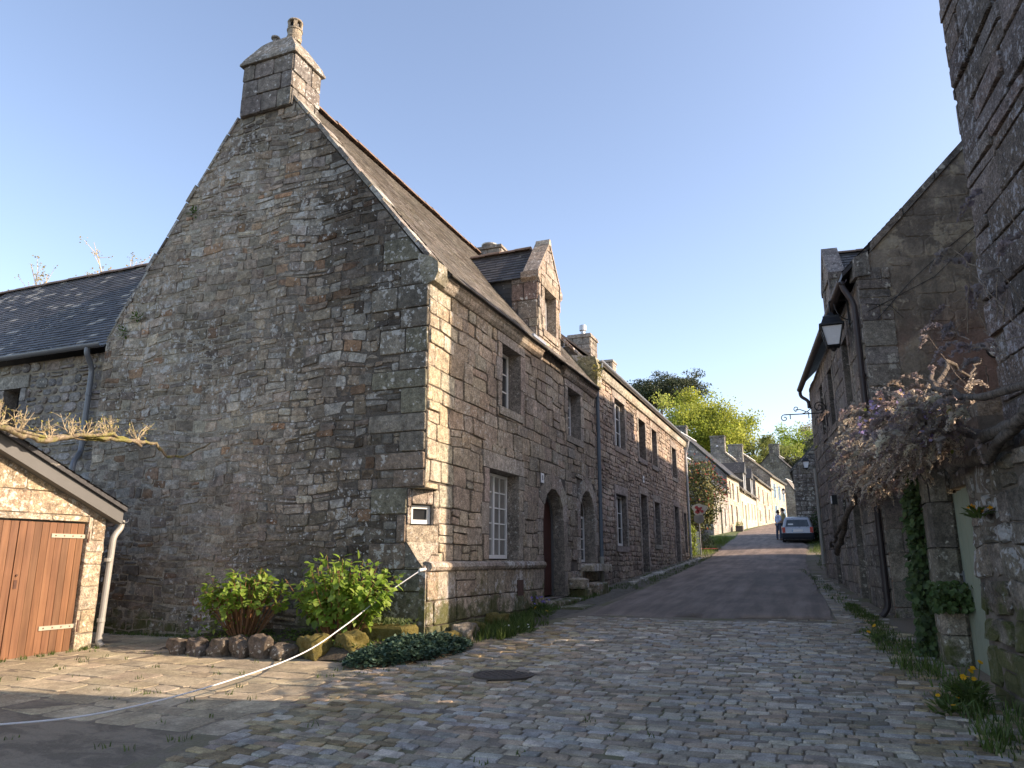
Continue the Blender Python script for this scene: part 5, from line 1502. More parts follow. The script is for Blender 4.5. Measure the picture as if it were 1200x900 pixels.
# --- hydrangeas
def hydrangea(label, c, rx, ry, h, ncane, nleaf, bare, seed, tints):
    random.seed(seed); t = thing('hydrangea_bush', label, 'shrub', c, 'hydrangeas in front of the gable'); C = Vector(c)
    mb = MB(); tips = []
    for k in range(ncane):
        an = R(0,2*math.pi); r = math.sqrt(R(0.02,1)); hh = h*R(.55,1)*(1-.25*r*r)
        b = C+Vector((math.cos(an)*r*rx*.28, math.sin(an)*r*ry*.3, R(-.03,.02)))
        e = C+Vector((math.cos(an)*r*rx, math.sin(an)*r*ry, hh))
        m = b.lerp(e,.5)+Vector((R(-.04,.04),R(-.04,.04),.05))
        mb.tube([b, m, e], [.009,.007,.004], 5, cap=False); tips.append((b,m,e))
    mb.build('canes', M['twig_red'], t)
    mb = MB(); ctr = C+Vector((0,0,h*.35))
    n = 0
    while n < nleaf:
        b, m, e = random.choice(tips); tt = R(.35,1) if not bare else R(.74,1)
        if bare and e.x > C.x+rx*.15 and e.y < C.y and R(0,1) < .55 and tt < .9: continue
        p = (b.lerp(m,tt*2) if tt < .5 else m.lerp(e,(tt-.5)*2))+Vector((R(-.07,.07),R(-.07,.07),R(-.05,.05)))
        out = (p-ctr); out.z += .15
        o_ = out.normalized(); d = (Vector((o_.x,o_.y,o_.z*.25))*.8+rvec()*.75-Vector((0,0,.12))); nn = (Vector((.25,.1,1))+o_*.6+rvec()*.45)
        col = pick(tints, .22)
        leaf(mb, p, d, nn, R(.06,.14), R(.05,.10), col, fold=.15, droop=.25); n += 1
    if bare:
        for k in range(90):
            p = C+Vector((R(-rx*.95,rx*.1), R(-ry,ry), R(.05,.35))); leaf(mb, p, rvec(), Vector((0,0,1)), R(.06,.09), .05, pick(tints,.2))
    mb.build('leaves', M['leaf'], t)
HT = ((.19,.30,.045), (.22,.33,.055), (.15,.25,.04), (.27,.37,.08))
hydrangea('hydrangea bush with bare red brown canes below its green tufts', (-7.75,8.92,-1.08), .74, .46, 1.0, 110, 760, True, 3, HT)
hydrangea('hydrangea bush dense with bright leaves, crossed by the white rope', (-6.15,8.95,-1.08), .90, .52, 1.20, 70, 1750, False, 4, HT)
random.seed(21)
# --- ground covers and grass (nobody could count the blades)
def blades(mb, x, y, n, r, h, tints, lean=.5, rz=None):
    for k in range(n):
        a = R(0,6.283); q = math.sqrt(R(0,1))*r; px_, py_ = x+math.cos(a)*q, y+math.sin(a)*q
        z = rz if rz is not None else ground(px_,py_)
        hh = h*R(.4,1.1); dx, dy = R(-lean,lean)*hh, R(-lean,lean)*hh; w = R(.003,.006)+h*.012; an = R(0,3.14); wx_, wy_ = math.cos(an)*w, math.sin(an)*w
        c = pick(tints,.25)
        i = [mb.vert(p,c) for p in ((px_-wx_,py_-wy_,z),(px_+wx_,py_+wy_,z),(px_+dx*.4+wx_*.7,py_+dy*.4+wy_*.7,z+hh*.6),(px_+dx*.4-wx_*.7,py_+dy*.4-wy_*.7,z+hh*.6),(px_+dx,py_+dy,z+hh))]
        mb.face(i[:4]); mb.face((i[3],i[2],i[4]))
GRS = ((.07,.115,.025),(.09,.14,.035),(.06,.095,.025),(.12,.16,.05))
mb = MB()
for k in range(260):     # foot of the corner house
    y = R(9.3,18.6); w = .55 if y < 12.5 else .35
    x = XF+.1+R(0,w)
    blades(mb, x, y, 14, .10, R(.06,.2) if y < 13.5 else .09, GRS)
for k in range(60):
    blades(mb, R(-4.95,-4.3), R(10.4,12.4), 26, .12, R(.12,.26), GRS)
for k in range(220):     # foot of the rubble house and the verge
    y = R(18.6,34); blades(mb, R(-5.0,-4.15), y, 9, .10, .08, GRS)
for k in range(420):
    y = R(33.5,52); x = R(-6.6, AL(y)-.05); blades(mb, x, y, 12, .2, R(.1,.28), ((.16,.22,.04),(.12,.17,.04),(.10,.15,.035)))
for k in range(210):     # right margin
    y = R(6.4,16); xr = XRc(y); blades(mb, xr-R(-.02,.42)*(1 if y < 12.5 else .5), y, 15, .10, R(.05,.20) if y < 12 else .09, GRS)
for k in range(160):
    y = R(16,44); blades(mb, XRc(y)-R(.0,.25) if y < 26 else R(-.1,.6), y, 10, .10, .10, GRS)
for k in range(90):
    y = R(36,46); blades(mb, R(-.4,.5), y, 14, .2, R(.1,.3), GRS)
for k in range(90):      # tufts between cobbles and slabs
    y = R(4.5,9.5); x = R(-9.5,-4.4) if R(0,1) < .75 else R(-4.4,.9); blades(mb, x, y, 8, .06, .06, GRS)
for k in range(60):      # against the shed and gable
    blades(mb, R(-9.75,-9.6), R(5.8,8.1), 8, .05, .07, GRS); 
for k in range(100): blades(mb, R(-11,-8.2), 9.50-R(0,.1), 6, .05, .07, GRS)
tag(mb.build('grass', M['leaf']), 'short grass and weeds along the foot of the walls and verges', 'grass', kind='stuff')
mb = MB()
for k in range(900):     # low weeds on the bed
    x, y = R(-8.3,-5.3), R(8.35,9.45); z = ground(x,y)+.14
    for q in range(3): leaf(mb, Vector((x,y,z+R(-.02,.05))), Vector((R(-1,1),R(-1,1),R(0,.7))), Vector((0,0,1)), R(.03,.06), R(.02,.04), pick(((.10,.15,.03),(.13,.18,.045)),.3))
tag(mb.build('bed_weeds', M['leaf']), 'low dark weeds covering the planting bed soil', 'weeds', kind='stuff')
mb = MB()
n = 0
while n < 3400:          # blue green columbine cover
    a = R(0,6.283); r = math.sqrt(R(0,1)); ux, uy = math.cos(a)*r, math.sin(a)*r
    x = -4.93+ux*.42+uy*.30; y = 8.78+uy*.95-ux*.05
    hz = .27*math.sqrt(max(0,1-r*r))*(.75+.5*noise.noise(Vector((x*3.5,y*3.5,2)))); z = ground(x,y)+.03+hz*R(.65,1.05)
    c = pick(((.055,.105,.07),(.07,.125,.085),(.045,.085,.055),(.085,.145,.10)),.2)
    d = Vector((math.cos(a)*.7+R(-.6,.6), math.sin(a)*.7+R(-.6,.6), R(-.2,.5)))
    for q in range(2): leaf(mb, Vector((x+R(-.02,.02),y+R(-.02,.02),z)), d+rvec()*.7, Vector((0,0,1))+rvec()*.4, R(.035,.055), R(.035,.05), c, fold=.1)
    n += 1
tag(mb.build('ground_cover', M['leaf_dark']), 'blue green leafy ground cover spreading beside the cobbles', 'ground cover', kind='stuff')

# --- flowering weeds
def flowers(name, label, x, y, n, r, h, col, petals, nl, group=None, size=.02, lt=GRS, zoff=0):
    t = thing(name, label, 'flower', (x,y,ground(x,y)+zoff), group); z0 = ground(x,y)+zoff
    mb = MB(); fb = MB()
    for k in range(nl):
        a = R(0,6.283); p = Vector((x+math.cos(a)*R(0,r*.8), y+math.sin(a)*R(0,r*.8), z0+R(0,h*.5)))
        leaf(mb, p, Vector((math.cos(a),math.sin(a),R(.1,1.2))), Vector((0,0,1))+rvec()*.4, R(.08,.16), R(.02,.04), pick(lt,.25))
    for k in range(n):
        a = R(0,6.283); q = R(.1,1)*r; hh = h*R(.6,1.15); p = Vector((x+math.cos(a)*q, y+math.sin(a)*q, z0+hh))
        mb.tube([(x+math.cos(a)*q*.3, y+math.sin(a)*q*.3, z0), p], .0035, 4, c=(.10,.15,.05), cap=False)
        nn = (Vector((0,-.5,1))+rvec()*.6).normalized(); s1 = nn.cross(Vector((1,0,.2))).normalized(); s2 = nn.cross(s1)
        for j in range(petals):
            an = 2*math.pi*j/petals; d = s1*math.cos(an)+s2*math.sin(an)
            leaf(fb, p, d+nn*.25, nn, size*R(.9,1.2), size*.65, pick([col],.12), fold=.1)
    mb.build('stems', M['leaf'], t); fb.build('petals', M['leaf'], t)
YEL = (.75,.42,.02); VIO = (.22,.16,.50); WHT = (.8,.8,.76)
flowers('dandelion_clump', 'tall clump of yellow daisies by the garden wall foot', 1.10, 7.9, 8, .20, .40, YEL, 10, 150, 'yellow flowers', .024)
flowers('dandelion_clump', 'low yellow dandelions on the cobbles beside the garden wall', .90, 7.6, 3, .20, .16, YEL, 10, 50, 'yellow flowers', .022)
flowers('dandelion_clump', 'single yellow dandelion in the weeds near the plaster house', .62, 11.3, 2, .2, .22, YEL, 10, 40, 'yellow flowers', .028)
flowers('dandelion_clump', 'yellow dandelions in the grass beside the door step', -4.62, 12.95, 3, .25, .16, YEL, 10, 60, 'yellow flowers', .03)
flowers('violet_clump', 'blue violet flowers beside the door of the corner house', -4.98, 13.75, 16, .32, .24, VIO, 5, 130, None, .028)
flowers('daisy_clump', 'tiny white daisies in the grass at the corner house foot', -4.35, 11.0, 9, .35, .12, WHT, 8, 70, None, .018)
flowers('wallflower_tuft', 'orange yellow flowers growing out of the lichened garden wall', 1.34, 7.75, 9, .10, .10, (.70,.30,.02), 5, 40, None, .03, zoff=1.62)

# --- tufts on the masonry
def tuft(label, loc, r, n, tint, h=.12):
    mb = MB(); L = Vector(loc)
    for k in range(n):
        v = rvec(); v.z *= .7; p = L+v*r*R(.2,1); leaf(mb, p, v+Vector((0,-.4,.3)), Vector((0,-.5,1)), R(.04,.08), R(.025,.045), pick(tint,.25))
    tag(mb.build('wall_plant', M['leaf']), label, 'plant')
GT = ((.07,.12,.025),(.10,.15,.04))
tuft('green plant growing high on the gable verge', (-10.2,9.52,6.25), .14, 60, GT)
tuft('green tuft on the gable beside the wing gutter, the larger one', (-11.33,9.52,4.34), .15, 70, GT)
tuft('small green tuft under the larger one on the gable', (-11.62,9.52,4.12), .13, 45, GT)
tuft('yellowing plant hanging on the mossy stone above the blue downpipe', (-5.05,18.62,4.85), .27, 190, ((.20,.18,.04),(.26,.22,.06),(.12,.13,.03)))

# --- ivy between gable and pillar
mb = MB()
for k in range(3300):
    t_ = R(0,1); z = -1.1+t_*2.35
    w = .42*(1-.45*t_)+.12*math.sin(z*3.1)
    base = Vector(PO)+WD*R(.75,2.6)*1.0
    yy = PO.y+R(.45,1.6); p = Vector((yy*.122-R(-.06,.27)*(1.1-.35*t_)+noise.noise(Vector((z*1.8,yy*2,0)))*.09, yy, z))
    leaf(mb, p, rvec()+Vector((-.4,-.4,-.6)), Vector((-1,-1,.5))+rvec()*.6, R(.06,.10), R(.05,.085), pick(((.035,.065,.018),(.05,.085,.025),(.025,.05,.015)),.25), fold=.12)
for k in range(500):
    p = Vector((PO.x+R(-.1,.4), PO.y-R(-.1,.25), R(-.55,-.25))); leaf(mb, p, rvec()+Vector((0,-.3,-.5)), Vector((-.4,-1,.6)), R(.05,.08), R(.04,.07), pick(((.04,.075,.02),(.05,.085,.025)),.25))
ivy = tag(mb.build('ivy', M['leaf_dark']), 'dark green ivy climbing beside the gate pillar', 'ivy')

# --- wisteria over the gate and along the street house
random.seed(33)
ws = thing('wisteria_vine', 'sprawling wisteria with pale drooping racemes over the gate and street house', 'vine', (1.0,12,-.5))
mb = MB()
def gnarl(p0, pts, r0, r1, mat_mb, n=9, wob=.06, rw=.14):
    path = [Vector(p0)]+[Vector(p) for p in pts]; out = []
    for a, b in zip(path, path[1:]):
        for k in range(5):
            t_ = k/5; out.append(a.lerp(b,t_)+rvec()*wob*R(.2,1))
    out.append(path[-1]); m = len(out)
    mat_mb.tube(out, [r0+(r1-r0)*k/(m-1) for k in range(m)], n, wob=rw)
    return out
gnarl((1.55,5.0,1.15), [(1.42,6.4,.98),(1.36,7.5,1.06),(1.22,8.8,1.2),(1.0,10.2,1.45),(.75,12.2,1.35),(.55,14.5,1.6),(.60,16.2,1.9),(.5,17.2,2.1)], .055, .03, mb)
gnarl((1.46,6.0,1.02), [(1.36,7.5,.84),(1.18,8.8,.95),(.95,10.6,1.1),(.6,12.9,1.05),(.45,14.0,.65),(.35,15.0,.30),(.30,15.8,.12)], .045, .05, mb)
gnarl((.45,14.2,.7), [(.28,15.2,.42),(.22,16.0,.30),(.30,16.8,.20)], .035, .02, mb)
gnarl((1.5,5.6,1.1), [(1.25,6.9,1.3),(1.15,7.9,1.6),(1.25,8.6,1.9)], .032, .02, mb)
gnarl((1.15,8.6,1.4), [(1.6,10.6,2.0),(2.0,12.4,2.5),(2.6,13.8,3.0)], .03, .012, mb)
gnarl((1.1,7.8,1.5), [(1.5,9.2,2.1),(1.9,10.4,2.2),(2.3,11.6,2.7)], .028, .01, mb)
gnarl((1.05,9.4,1.35), [(1.0,9.0,.95),(1.12,8.7,.75)], .03, .012, mb)
mb.build('trunk', M['bark_wist'], ws, smooth=True)
mb = MB(); fl = MB(); tw_ = MB()
RAC = ((.46,.39,.32),(.54,.47,.37),(.23,.185,.165),(.28,.225,.225),(.42,.36,.29),(.25,.20,.17))
def raceme(p, d, L, tint):
    """arching feathery flower tassel"""
    d = d.normalized(); q = p.copy(); pts = [q.copy()]; n = 7
    for k in range(n):
        d = (d+Vector((0,0,-.24))).normalized(); q = q+d*(L/n); pts.append(q.copy())
    tw_.tube(pts, [.0045]*6+[.003,.002], 3, cap=False)
    m = 38
    for k in range(1, m):
        t_ = (.12+.88*k/m)*n*.999; i = int(t_); a = pts[i].lerp(pts[min(i+1,n)], t_-i); dd = (pts[min(i+1,n)]-pts[i]).normalized()
        side = dd.cross(rvec())
        if side.length < .1: continue
        side.normalize(); env = .5+.5*math.sin(math.pi*min(1,(k/m)*1.1+.12)); s = .019*env*R(.8,1.25)*1.25
        quadleaf(mb, a+side*s*.75, s, pick([tint],.22), nrm=(side*.6+rvec()*.8).normalized())
def envelope():
    while True:
        y = R(6.9,17.2); f = (y-8.1)/10
        if R(0,1) > .9-.40*f: continue
        xw = 1.25-.035*(y-8) if y < 14.2 else 1.03-.1*(y-14.2)
        zc = (1.15 if y < 8.3 else 1.30)+.01*max(0,y-9)+(.10*max(0,y-13.0)); zr = .22 if y < 8.3 else (.42 if y < 10 else .46)
        x = xw-.02-abs(random.gauss(0,.30 if y < 12 else .15)); z = zc+random.gauss(0,.42)*zr*1.6
        if z < zc-zr or z > zc+zr*1.15: continue
        return Vector((x,y,z))
for k in range(1500):
    p = envelope()
    raceme(p, Vector((R(-1,.3), R(-1.0,.7), R(-.1,.9))), R(.20,.40), pick(RAC,.12))
for k in range(90):   # sprays in the gap over the gate and on the gable
    p = Vector((R(1.15,1.7), R(8.6,11.5), R(1.45,1.85))); raceme(p, Vector((R(-1,.3), R(-1,.4), R(0,.8))), R(.2,.36), pick(RAC,.12))
for k in range(22):
    a = R(.9,3.0); p = Vector(GFR(a, R(2.0,4.1)-.15*a, R(.1,.5))); raceme(p, Vector((R(-1,.5), R(-1,.2), R(-.1,.9))), R(.25,.45), pick(((.22,.19,.19),(.26,.22,.20)),.12))
for k in range(30):    # bare sprays in front of the tower wall
    p = Vector((R(1.2,1.5), R(5.2,8.2), R(1.3,2.1))); q = gnarl(p, [p+Vector((R(-.3,.1),R(-.5,.5),R(-.1,.5)))], .005, .003, tw_, 4, .02)
    raceme(q[-1], Vector((R(-1,.2),R(-1,.6),R(-.3,.6))), R(.18,.34), pick(((.20,.17,.17),(.25,.21,.20)),.12))
for k in range(50):
    p = envelope()+Vector((-.08,0,.15))
    for j in range(9): quadleaf(fl, p+rvec()*.07*R(.2,1)-Vector((0,0,.02*j)), R(.018,.03), pick(((.38,.30,.52),(.45,.38,.58),(.32,.24,.42)),.15))
for k in range(160):
    p = envelope(); leaf(fl, p, rvec(), Vector((0,0,1)), R(.05,.08), .035, pick(((.25,.24,.06),(.16,.20,.05),(.34,.18,.06)),.2))
mb.build('racemes', M['frond'], ws); fl.build('blossom', M['frond'], ws); tw_.build('twigs', M['twig_wist'], ws)

# --- pruned vine over the shed
random.seed(44)
vn = thing('pruned_vine', 'gnarled pale pruned vine branch stretched from the gable above the shed', 'vine', (-9.5,9.4,1.7))
mb = MB(); tb = MB()
main = gnarl((-9.25,9.48,1.88), [(-9.45,9.10,1.62),(-9.5,8.85,1.60),(-9.45,8.55,1.76),(-9.4,8.2,1.74),(-9.4,7.7,1.72),(-9.4,7.2,1.68),(-9.4,6.75,1.55),(-9.45,6.35,1.58),(-9.5,5.9,1.72),(-9.5,5.4,1.75)], .015, .044, mb, 9, .034, .30)
gnarl((-9.4,8.25,1.70), [(-9.38,7.7,1.77),(-9.38,7.1,1.66)], .022, .026, mb, 7, .03, .25)
gnarl((-9.42,8.05,1.72), [(-9.44,7.4,1.66),(-9.38,6.7,1.60),(-9.46,6.1,1.64)], .018, .022, mb, 7, .03, .25)
mb.build('branch', M['bark_vine'], vn, smooth=True)
bud = MB()
for s in (8.22, 7.75, 7.62, 7.30, 7.15, 6.72, 6.35, 6.15, 5.95):
    o = min(main, key=lambda p: abs(p.y-s))
    for k in range(7 if s != 7.62 else 5):
        d = Vector((R(-.4,.4), R(-.8,.8), R(.4,1.2))).normalized(); L = R(.14,.36)
        mid = o+d*L*.5+rvec()*.03; e = o+d*L+rvec()*.04
        tb.tube([o, mid, e], [.011,.006,.003], 5)
        for j in range(4):
            a = mid.lerp(e, R(-.3,.9)); e2 = a+(d+rvec()*1.1).normalized()*R(.05,.16); tb.tube([a, a.lerp(e2,.5)+rvec()*.012, e2], [.005,.003,.002], 4)
            for z_ in range(2): leaf(bud, e2, rvec(), Vector((0,0,1)), R(.015,.03), .015, (.50,.45,.10))
tb.build('spurs', M['twig'], vn); bud.build('buds', M['leaf'], vn)

# --- the rope
mb = MB(); pts = [Vector(p) for p in ((-5.235,9.52,-.142),(-5.58,9.05,-.50),(-5.56,8.2,-.80),(-5.56,7.32,-1.05),(-5.70,6.2,-1.215),(-5.62,4.95,-1.235),(-5.74,4.1,-1.19),(-5.9,2.8,-1.02))]
sm = []
for i in range(len(pts)-1):
    p0, p1, p2, p3 = pts[max(i-1,0)], pts[i], pts[i+1], pts[min(i+2,len(pts)-1)]
    for k in range(8):
        t_ = k/8; sm.append(.5*((2*p1)+(p2-p0)*t_+(2*p0-5*p1+4*p2-p3)*t_*t_+(3*p1-p0-3*p2+p3)*t_**3))
sm.append(pts[-1]); mb.tube(sm, .0075, 8)
rp = tag(mb.build('rope', M['rope']), 'white rope hanging slack from the house corner across the courtyard', 'rope')
mb = MB(); mb.tube([(-5.20,9.60,-.13),(-5.245,9.50,-.145)], .022, 8); mb.build('rope_end', M['white_plastic'], rp)
# the post that holds its other end, just outside the picture
mb = MB(); mb.lathe((-5.9,2.8,ground(-5.9,2.8)-.02), [(.05,0),(.045,.55),(.05,.58),(.03,.62)], 10); tag(mb.build('rope_post', M['iron']), 'short iron post holding the white rope', 'post')
# ================================================================== trees
random.seed(77)
def tree(name, label, base, top, rx, rz_, centre_z, tints, n, ls, mat='leaf_far', dens=1.0, limbs=16, clump=1.0, group=None, bare=False, flat=False, trunk_r=.35):
    t = thing(name, label, 'tree', base, group); B = Vector(base); cz_ = centre_z
    mb = MB(); C = Vector((B.x, B.y, cz_))
    spine = [B, B.lerp(C,.5)+Vector((R(-.4,.4),R(-.4,.4),0)), C+Vector((0,0,rz_*.4))]
    mb.tube(spine, [trunk_r, trunk_r*.7, trunk_r*.25], 8)
    cl = []
    for k in range(limbs):
        v = rvec(); v.z = v.z*.9+.15
        if flat: v.z = abs(v.z)*.8+.1
        e = C+Vector((v.x*rx, v.y*rx, v.z*rz_))*R(.62,.95)
        s = B.lerp(C, R(.55,1.1)) if not flat else C+Vector((0,0,-rz_*.5))
        m = s.lerp(e,.5)+Vector((0,0,rz_*.10))+rvec()*.3
        mb.tube([s,m,e], [trunk_r*.34, trunk_r*.2, trunk_r*.06], 5, cap=False)
        cl.append((e, 1.0)); cl.append((m, .8))
        for j in range(5):
            e2 = m.lerp(e, R(.2,1))+rvec()*rx*R(.15,.36); e2.z += rz_*.04
            mb.tube([m.lerp(e,R(.2,.7)), e2], [trunk_r*.10, trunk_r*.03], 4, cap=False); cl.append((e2, R(.7,1.1)))
    mb.build('trunk', M['bark'], t)
    fb = MB(); per = max(1, int(n/len(cl)))
    for c, w in cl:
        tint = pick(tints, .16); rad_ = rx*.26*clump*w
        for k in range(per):
            v = rvec()*(R(0,1)**.5); p = c+Vector((v.x*rad_, v.y*rad_, v.z*rad_*(.42 if flat else .8)))
            quadleaf(fb, p, ls*R(.6,1.3), pick([tint],.14))
    fb.build('crown', M[mat], t)
    return t
LG = ((.25,.285,.05),(.28,.31,.06),(.22,.26,.045),(.31,.34,.08))
MG = ((.17,.20,.06),(.20,.225,.07),(.15,.175,.055))
tree('lime_green_tree', 'big bright yellow green tree behind the village houses', (-13.6,107.5,ground(-13.6,107.5)), 24, 6.6, 6.5, 17.6, LG, 32000, .16, limbs=32, clump=1.1, trunk_r=.4)
tree('pine_tree', 'dark flat crowned pine rising behind the lime green tree', (-22.0,120.5,ground(-22,120.5)), 30, 7.6, 3.8, 26.2, ((.045,.06,.03),(.06,.075,.035),(.035,.05,.025)), 26000, .14, 'leaf_dark', limbs=24, clump=1.0, flat=True, trunk_r=.5)
for a in (('leafing_tree','soft green tree between the lime tree and the chimneys',(-9.2,136,0),4.6,5.2,17.6,MG,7000),
          ('leafing_tree','rounded pale green tree above the far stone gable',(-2.9,150,0),5.8,5.6,19.0,((.22,.29,.05),(.26,.33,.06)),8000),
          ('leafing_tree','thin brownish budding tree beside the dark street house',(1.6,160,0),5.5,7.0,21.5,((.24,.20,.11),(.28,.24,.14),(.20,.19,.09)),4200),
          ('leafing_tree','dull green tree low behind the far gable chimney',(-6.4,146,0),5.5,5.5,15.5,MG,5000),
          ('leafing_tree','yellow green tree low behind the dark gable verge',(-1.9,132,0),3.4,2.6,14.0,LG,3000),
          ('evergreen_tree','round dark evergreen in front of the budding tree',(-2.7,127,0),2.6,2.0,14.2,((.05,.06,.03),(.06,.07,.035)),3200),
          ('evergreen_tree','slim dark evergreen beside the far lantern gable',(1.6,138,0),2.6,4.2,18.0,((.08,.10,.06),(.10,.12,.07)),2600),
          ):
    x, y, _ = a[2]; tree(a[0], a[1], (x,y,ground(x,y)), 0, a[3], a[4], a[5], a[6], int(a[7]*1.5), .16, limbs=18, trunk_r=.3, group='trees behind the village', mat='leaf_far' if a[0] != 'evergreen_tree' else 'leaf_dark')
# bare tree tops behind the slate wing
for k, (x, y, z, lab) in enumerate(((-40,27.5,15.6,'bare budding treetop over the middle of the slate wing ridge'),(-36.2,28.8,16.3,'sparse treetop where the slate roof meets the gable'),(-43.6,26,15.2,'bare treetop over the slate wing roof farthest from the gable'))):
    t = thing('budding_tree', lab, 'tree', (x,y,ground(x,y)), 'budding trees behind the slate wing'); mb = MB(); fb = MB()
    B = Vector((x,y,ground(x,y))); T = Vector((x,y,z-2)); mb.tube([B,T], [.22,.10], 7)
    for q in range(26):
        s = B.lerp(T,R(.6,1)); e = s+Vector((R(-2.2,2.2),R(-1.5,1.5),R(.8,3.6))); e.z = min(e.z, z+1.6)
        m = s.lerp(e,.5)+rvec()*.2; mb.tube([s,m,e],[.05,.03,.012],4,cap=False)
        for j in range(6):
            e2 = m.lerp(e,R(.3,1))+Vector((R(-.6,.6),R(-.6,.6),R(0,.7))); mb.tube([m.lerp(e,R(.2,.8)),e2],[.02,.008],3,cap=False)
            for w in range(7): quadleaf(fb, e2+rvec()*.28*R(0,1), R(.04,.08), pick(((.36,.30,.13),(.30,.27,.12)),.2))
    mb.build('trunk', M['twig'], t); fb.build('crown', M['leaf_far'], t)
# --- camellia beside the rubble house
cam = thing('camellia_tree', 'tall camellia full of red flowers beside the rubble house', 'tree', (-5.9,37.6,.4))
mb = MB(); fb = MB(); rb = MB(); C = Vector((-5.40,37.5,3.1))
for k in range(7): mb.tube([(-5.9+R(-.15,.15),37.6,.3), C+Vector((R(-.7,.7),R(-.7,.7),R(-.6,1.2)))], [.06,.02], 6)
for k in range(6000):
    v = rvec()*(R(.15,1)**.4); s = 1+.25*noise.noise(v*2.2); p = C+Vector((v.x*1.4*s, v.y*1.4*s, v.z*1.85*s))
    leaf(fb, p, rvec(), v+Vector((0,0,.6)), R(.10,.16), R(.06,.09), pick(((.08,.10,.03),(.11,.12,.035),(.06,.08,.025),(.20,.17,.06)),.2), fold=.1)
for k in range(300):
    v = rvec(); s = 1.02+.25*noise.noise(v*2.2)
    if v.z < -.25 and R(0,1) < .7: continue
    p = C+Vector((v.x*1.4*s, v.y*1.4*s, v.z*1.85*s)); c = pick(((.40,.08,.06),(.40,.13,.09),(.34,.05,.05)),.2)
    for j in range(5): quadleaf(rb, p+rvec()*.03, R(.022,.038), c)
mb.build('trunk', M['bark'], cam); fb.build('crown', M['leaf_dark'], cam); rb.build('blossom', M['leaf'], cam)
mb = MB()
for k in range(260): quadleaf(mb, Vector((R(-5.6,-4.4), R(36.2,39.5), 0))+Vector((0,0,ground(-5,38)+.05)), R(.03,.05), pick(((.55,.08,.10),(.5,.12,.14)),.2), nrm=Vector((0,0,1))+rvec()*.3)
tag(mb.build('fallen_petals', M['leaf']), 'fallen red petals lying on the verge', 'petals', kind='stuff')
def shrub(label, c, rx, ry, rz_, n, tints, s=.10, mat='leaf_dark', name='shrub'):
    t = thing(name, label, 'shrub', c); mb = MB(); C = Vector(c)+Vector((0,0,rz_*.55))
    for k in range(n):
        v = rvec()*(R(.2,1)**.4); q = 1+.3*noise.noise(v*2.5+C); leaf(mb, C+Vector((v.x*rx*q, v.y*ry*q, v.z*rz_*q)), rvec(), v+Vector((0,0,.5)), s*R(.8,1.4), s*.7, pick(tints,.25))
    mb.build('foliage', M[mat], t); tb = MB()
    for k in range(5): tb.tube([Vector(c)+Vector((R(-.1,.1),R(-.1,.1),-.05)), C+rvec()*rx*.5], [.03,.01], 5)
    tb.build('stem', M['bark'], t)
shrub('yellow green shrub beside the end of the rubble house', (-5.62,35.3,.25), .55, .7, 1.0, 1300, ((.16,.22,.03),(.20,.26,.04)), .09, 'leaf')
shrub('low grey green shrub under the camellia on the verge', (-5.25,38.6,.5), .5, .8, .55, 700, ((.10,.13,.06),(.13,.16,.08)), .08)
shrub('dark green shrub against the dark gable beside the car', (.15,43.4,.7), .95, .8, 1.25, 2200, ((.03,.055,.015),(.045,.07,.02)), .10)

# ================================================================== small wall, signs
gwl = thing('verge_wall', 'low rubble garden wall past the rubble house', 'wall', (-5.9,36,.2))
VF = Frame((-5.75,34.0,0), (-.02,1,0), (1,.02,0)); mb = MB(); mb.box(0,12,-.2,1.9,-.4,-.01,0,VF)
masonry(mb, VF, 0, 12, -.1, 1.9, WING, (), rh=(.14,.28), wr=(.2,.5), gap=.014, depth=.03, bev=.02, warp=.04); mb.build('wall', [M['mortar_lime'], M['rubble_wing']], gwl)
sp = thing('road_sign', 'round road sign seen from behind on a dark post by the verge', 'road sign', (-5.0,35.3,.24))
px0, py0, pz0 = -5.0, 35.3, ground(-5,35.3)
mb = MB(); mb.tube([(px0,py0,pz0-.1),(px0,py0,pz0+1.85)], .03, 10); mb.build('post', M['zinc_dark'], sp)
mb = MB(); mb.tube([(px0,py0-.02,pz0+1.62),(px0,py0+.01,pz0+1.62)], .235, 28); mb.tube([(px0,py0-.045,pz0+1.62),(px0,py0-.02,pz0+1.62)], [.05,.05], 8); mb.box(px0-.20,px0+.20,py0-.04,py0-.02,pz0+1.60,pz0+1.64); mb.build('disc', M['zinc_dark'], sp)
bd = thing('notice_board', 'narrow white A-board standing behind the road sign post', 'board', (-5.13,35.6,.26))
mb = MB()
mb.prism([(-5.30,35.55,pz0+.02),(-5.06,35.6,pz0+.02),(-5.08,35.75,pz0+1.05),(-5.28,35.7,pz0+1.05)], (0,.035,0), 0); mb.build('panel', M['white_paint'], bd)
mb = MB()
mb.tube([(-5.34,35.52,pz0),(-5.30,35.74,pz0+1.12)], .022, 6); mb.tube([(-5.02,35.58,pz0),(-5.06,35.76,pz0+1.12)], .022, 6); mb.tube([(-5.32,35.74,pz0+1.12),(-5.04,35.78,pz0+1.12)], .022, 6); mb.tube([(-5.36,36.1,pz0),(-5.30,35.76,pz0+1.1)], .02, 6); mb.tube([(-4.98,36.1,pz0),(-5.06,35.78,pz0+1.1)], .02, 6)
mb.build('frame', M['iron'], bd)
sg = thing('hanging_sign', 'hanging cut-out shop sign, pale with a red motif, in front of the camellia', 'sign', (-4.85,35.0,2.2))
sx, sy, sz = -4.86, 34.6, 2.22
out = []
for k in range(40):
    a = 2*math.pi*k/40; r = .30*(1+.10*math.sin(3*a+.6)+.07*math.sin(5*a)); out.append((sx+math.cos(a)*r*1.1, sy, sz+math.sin(a)*r*.85))
mb = MB(); mb.prism(out, (0,.025,0), 0); mb.build('board', plain('weathered sign board', (.42,.40,.33), .7, var=.2, scale=7), sg)
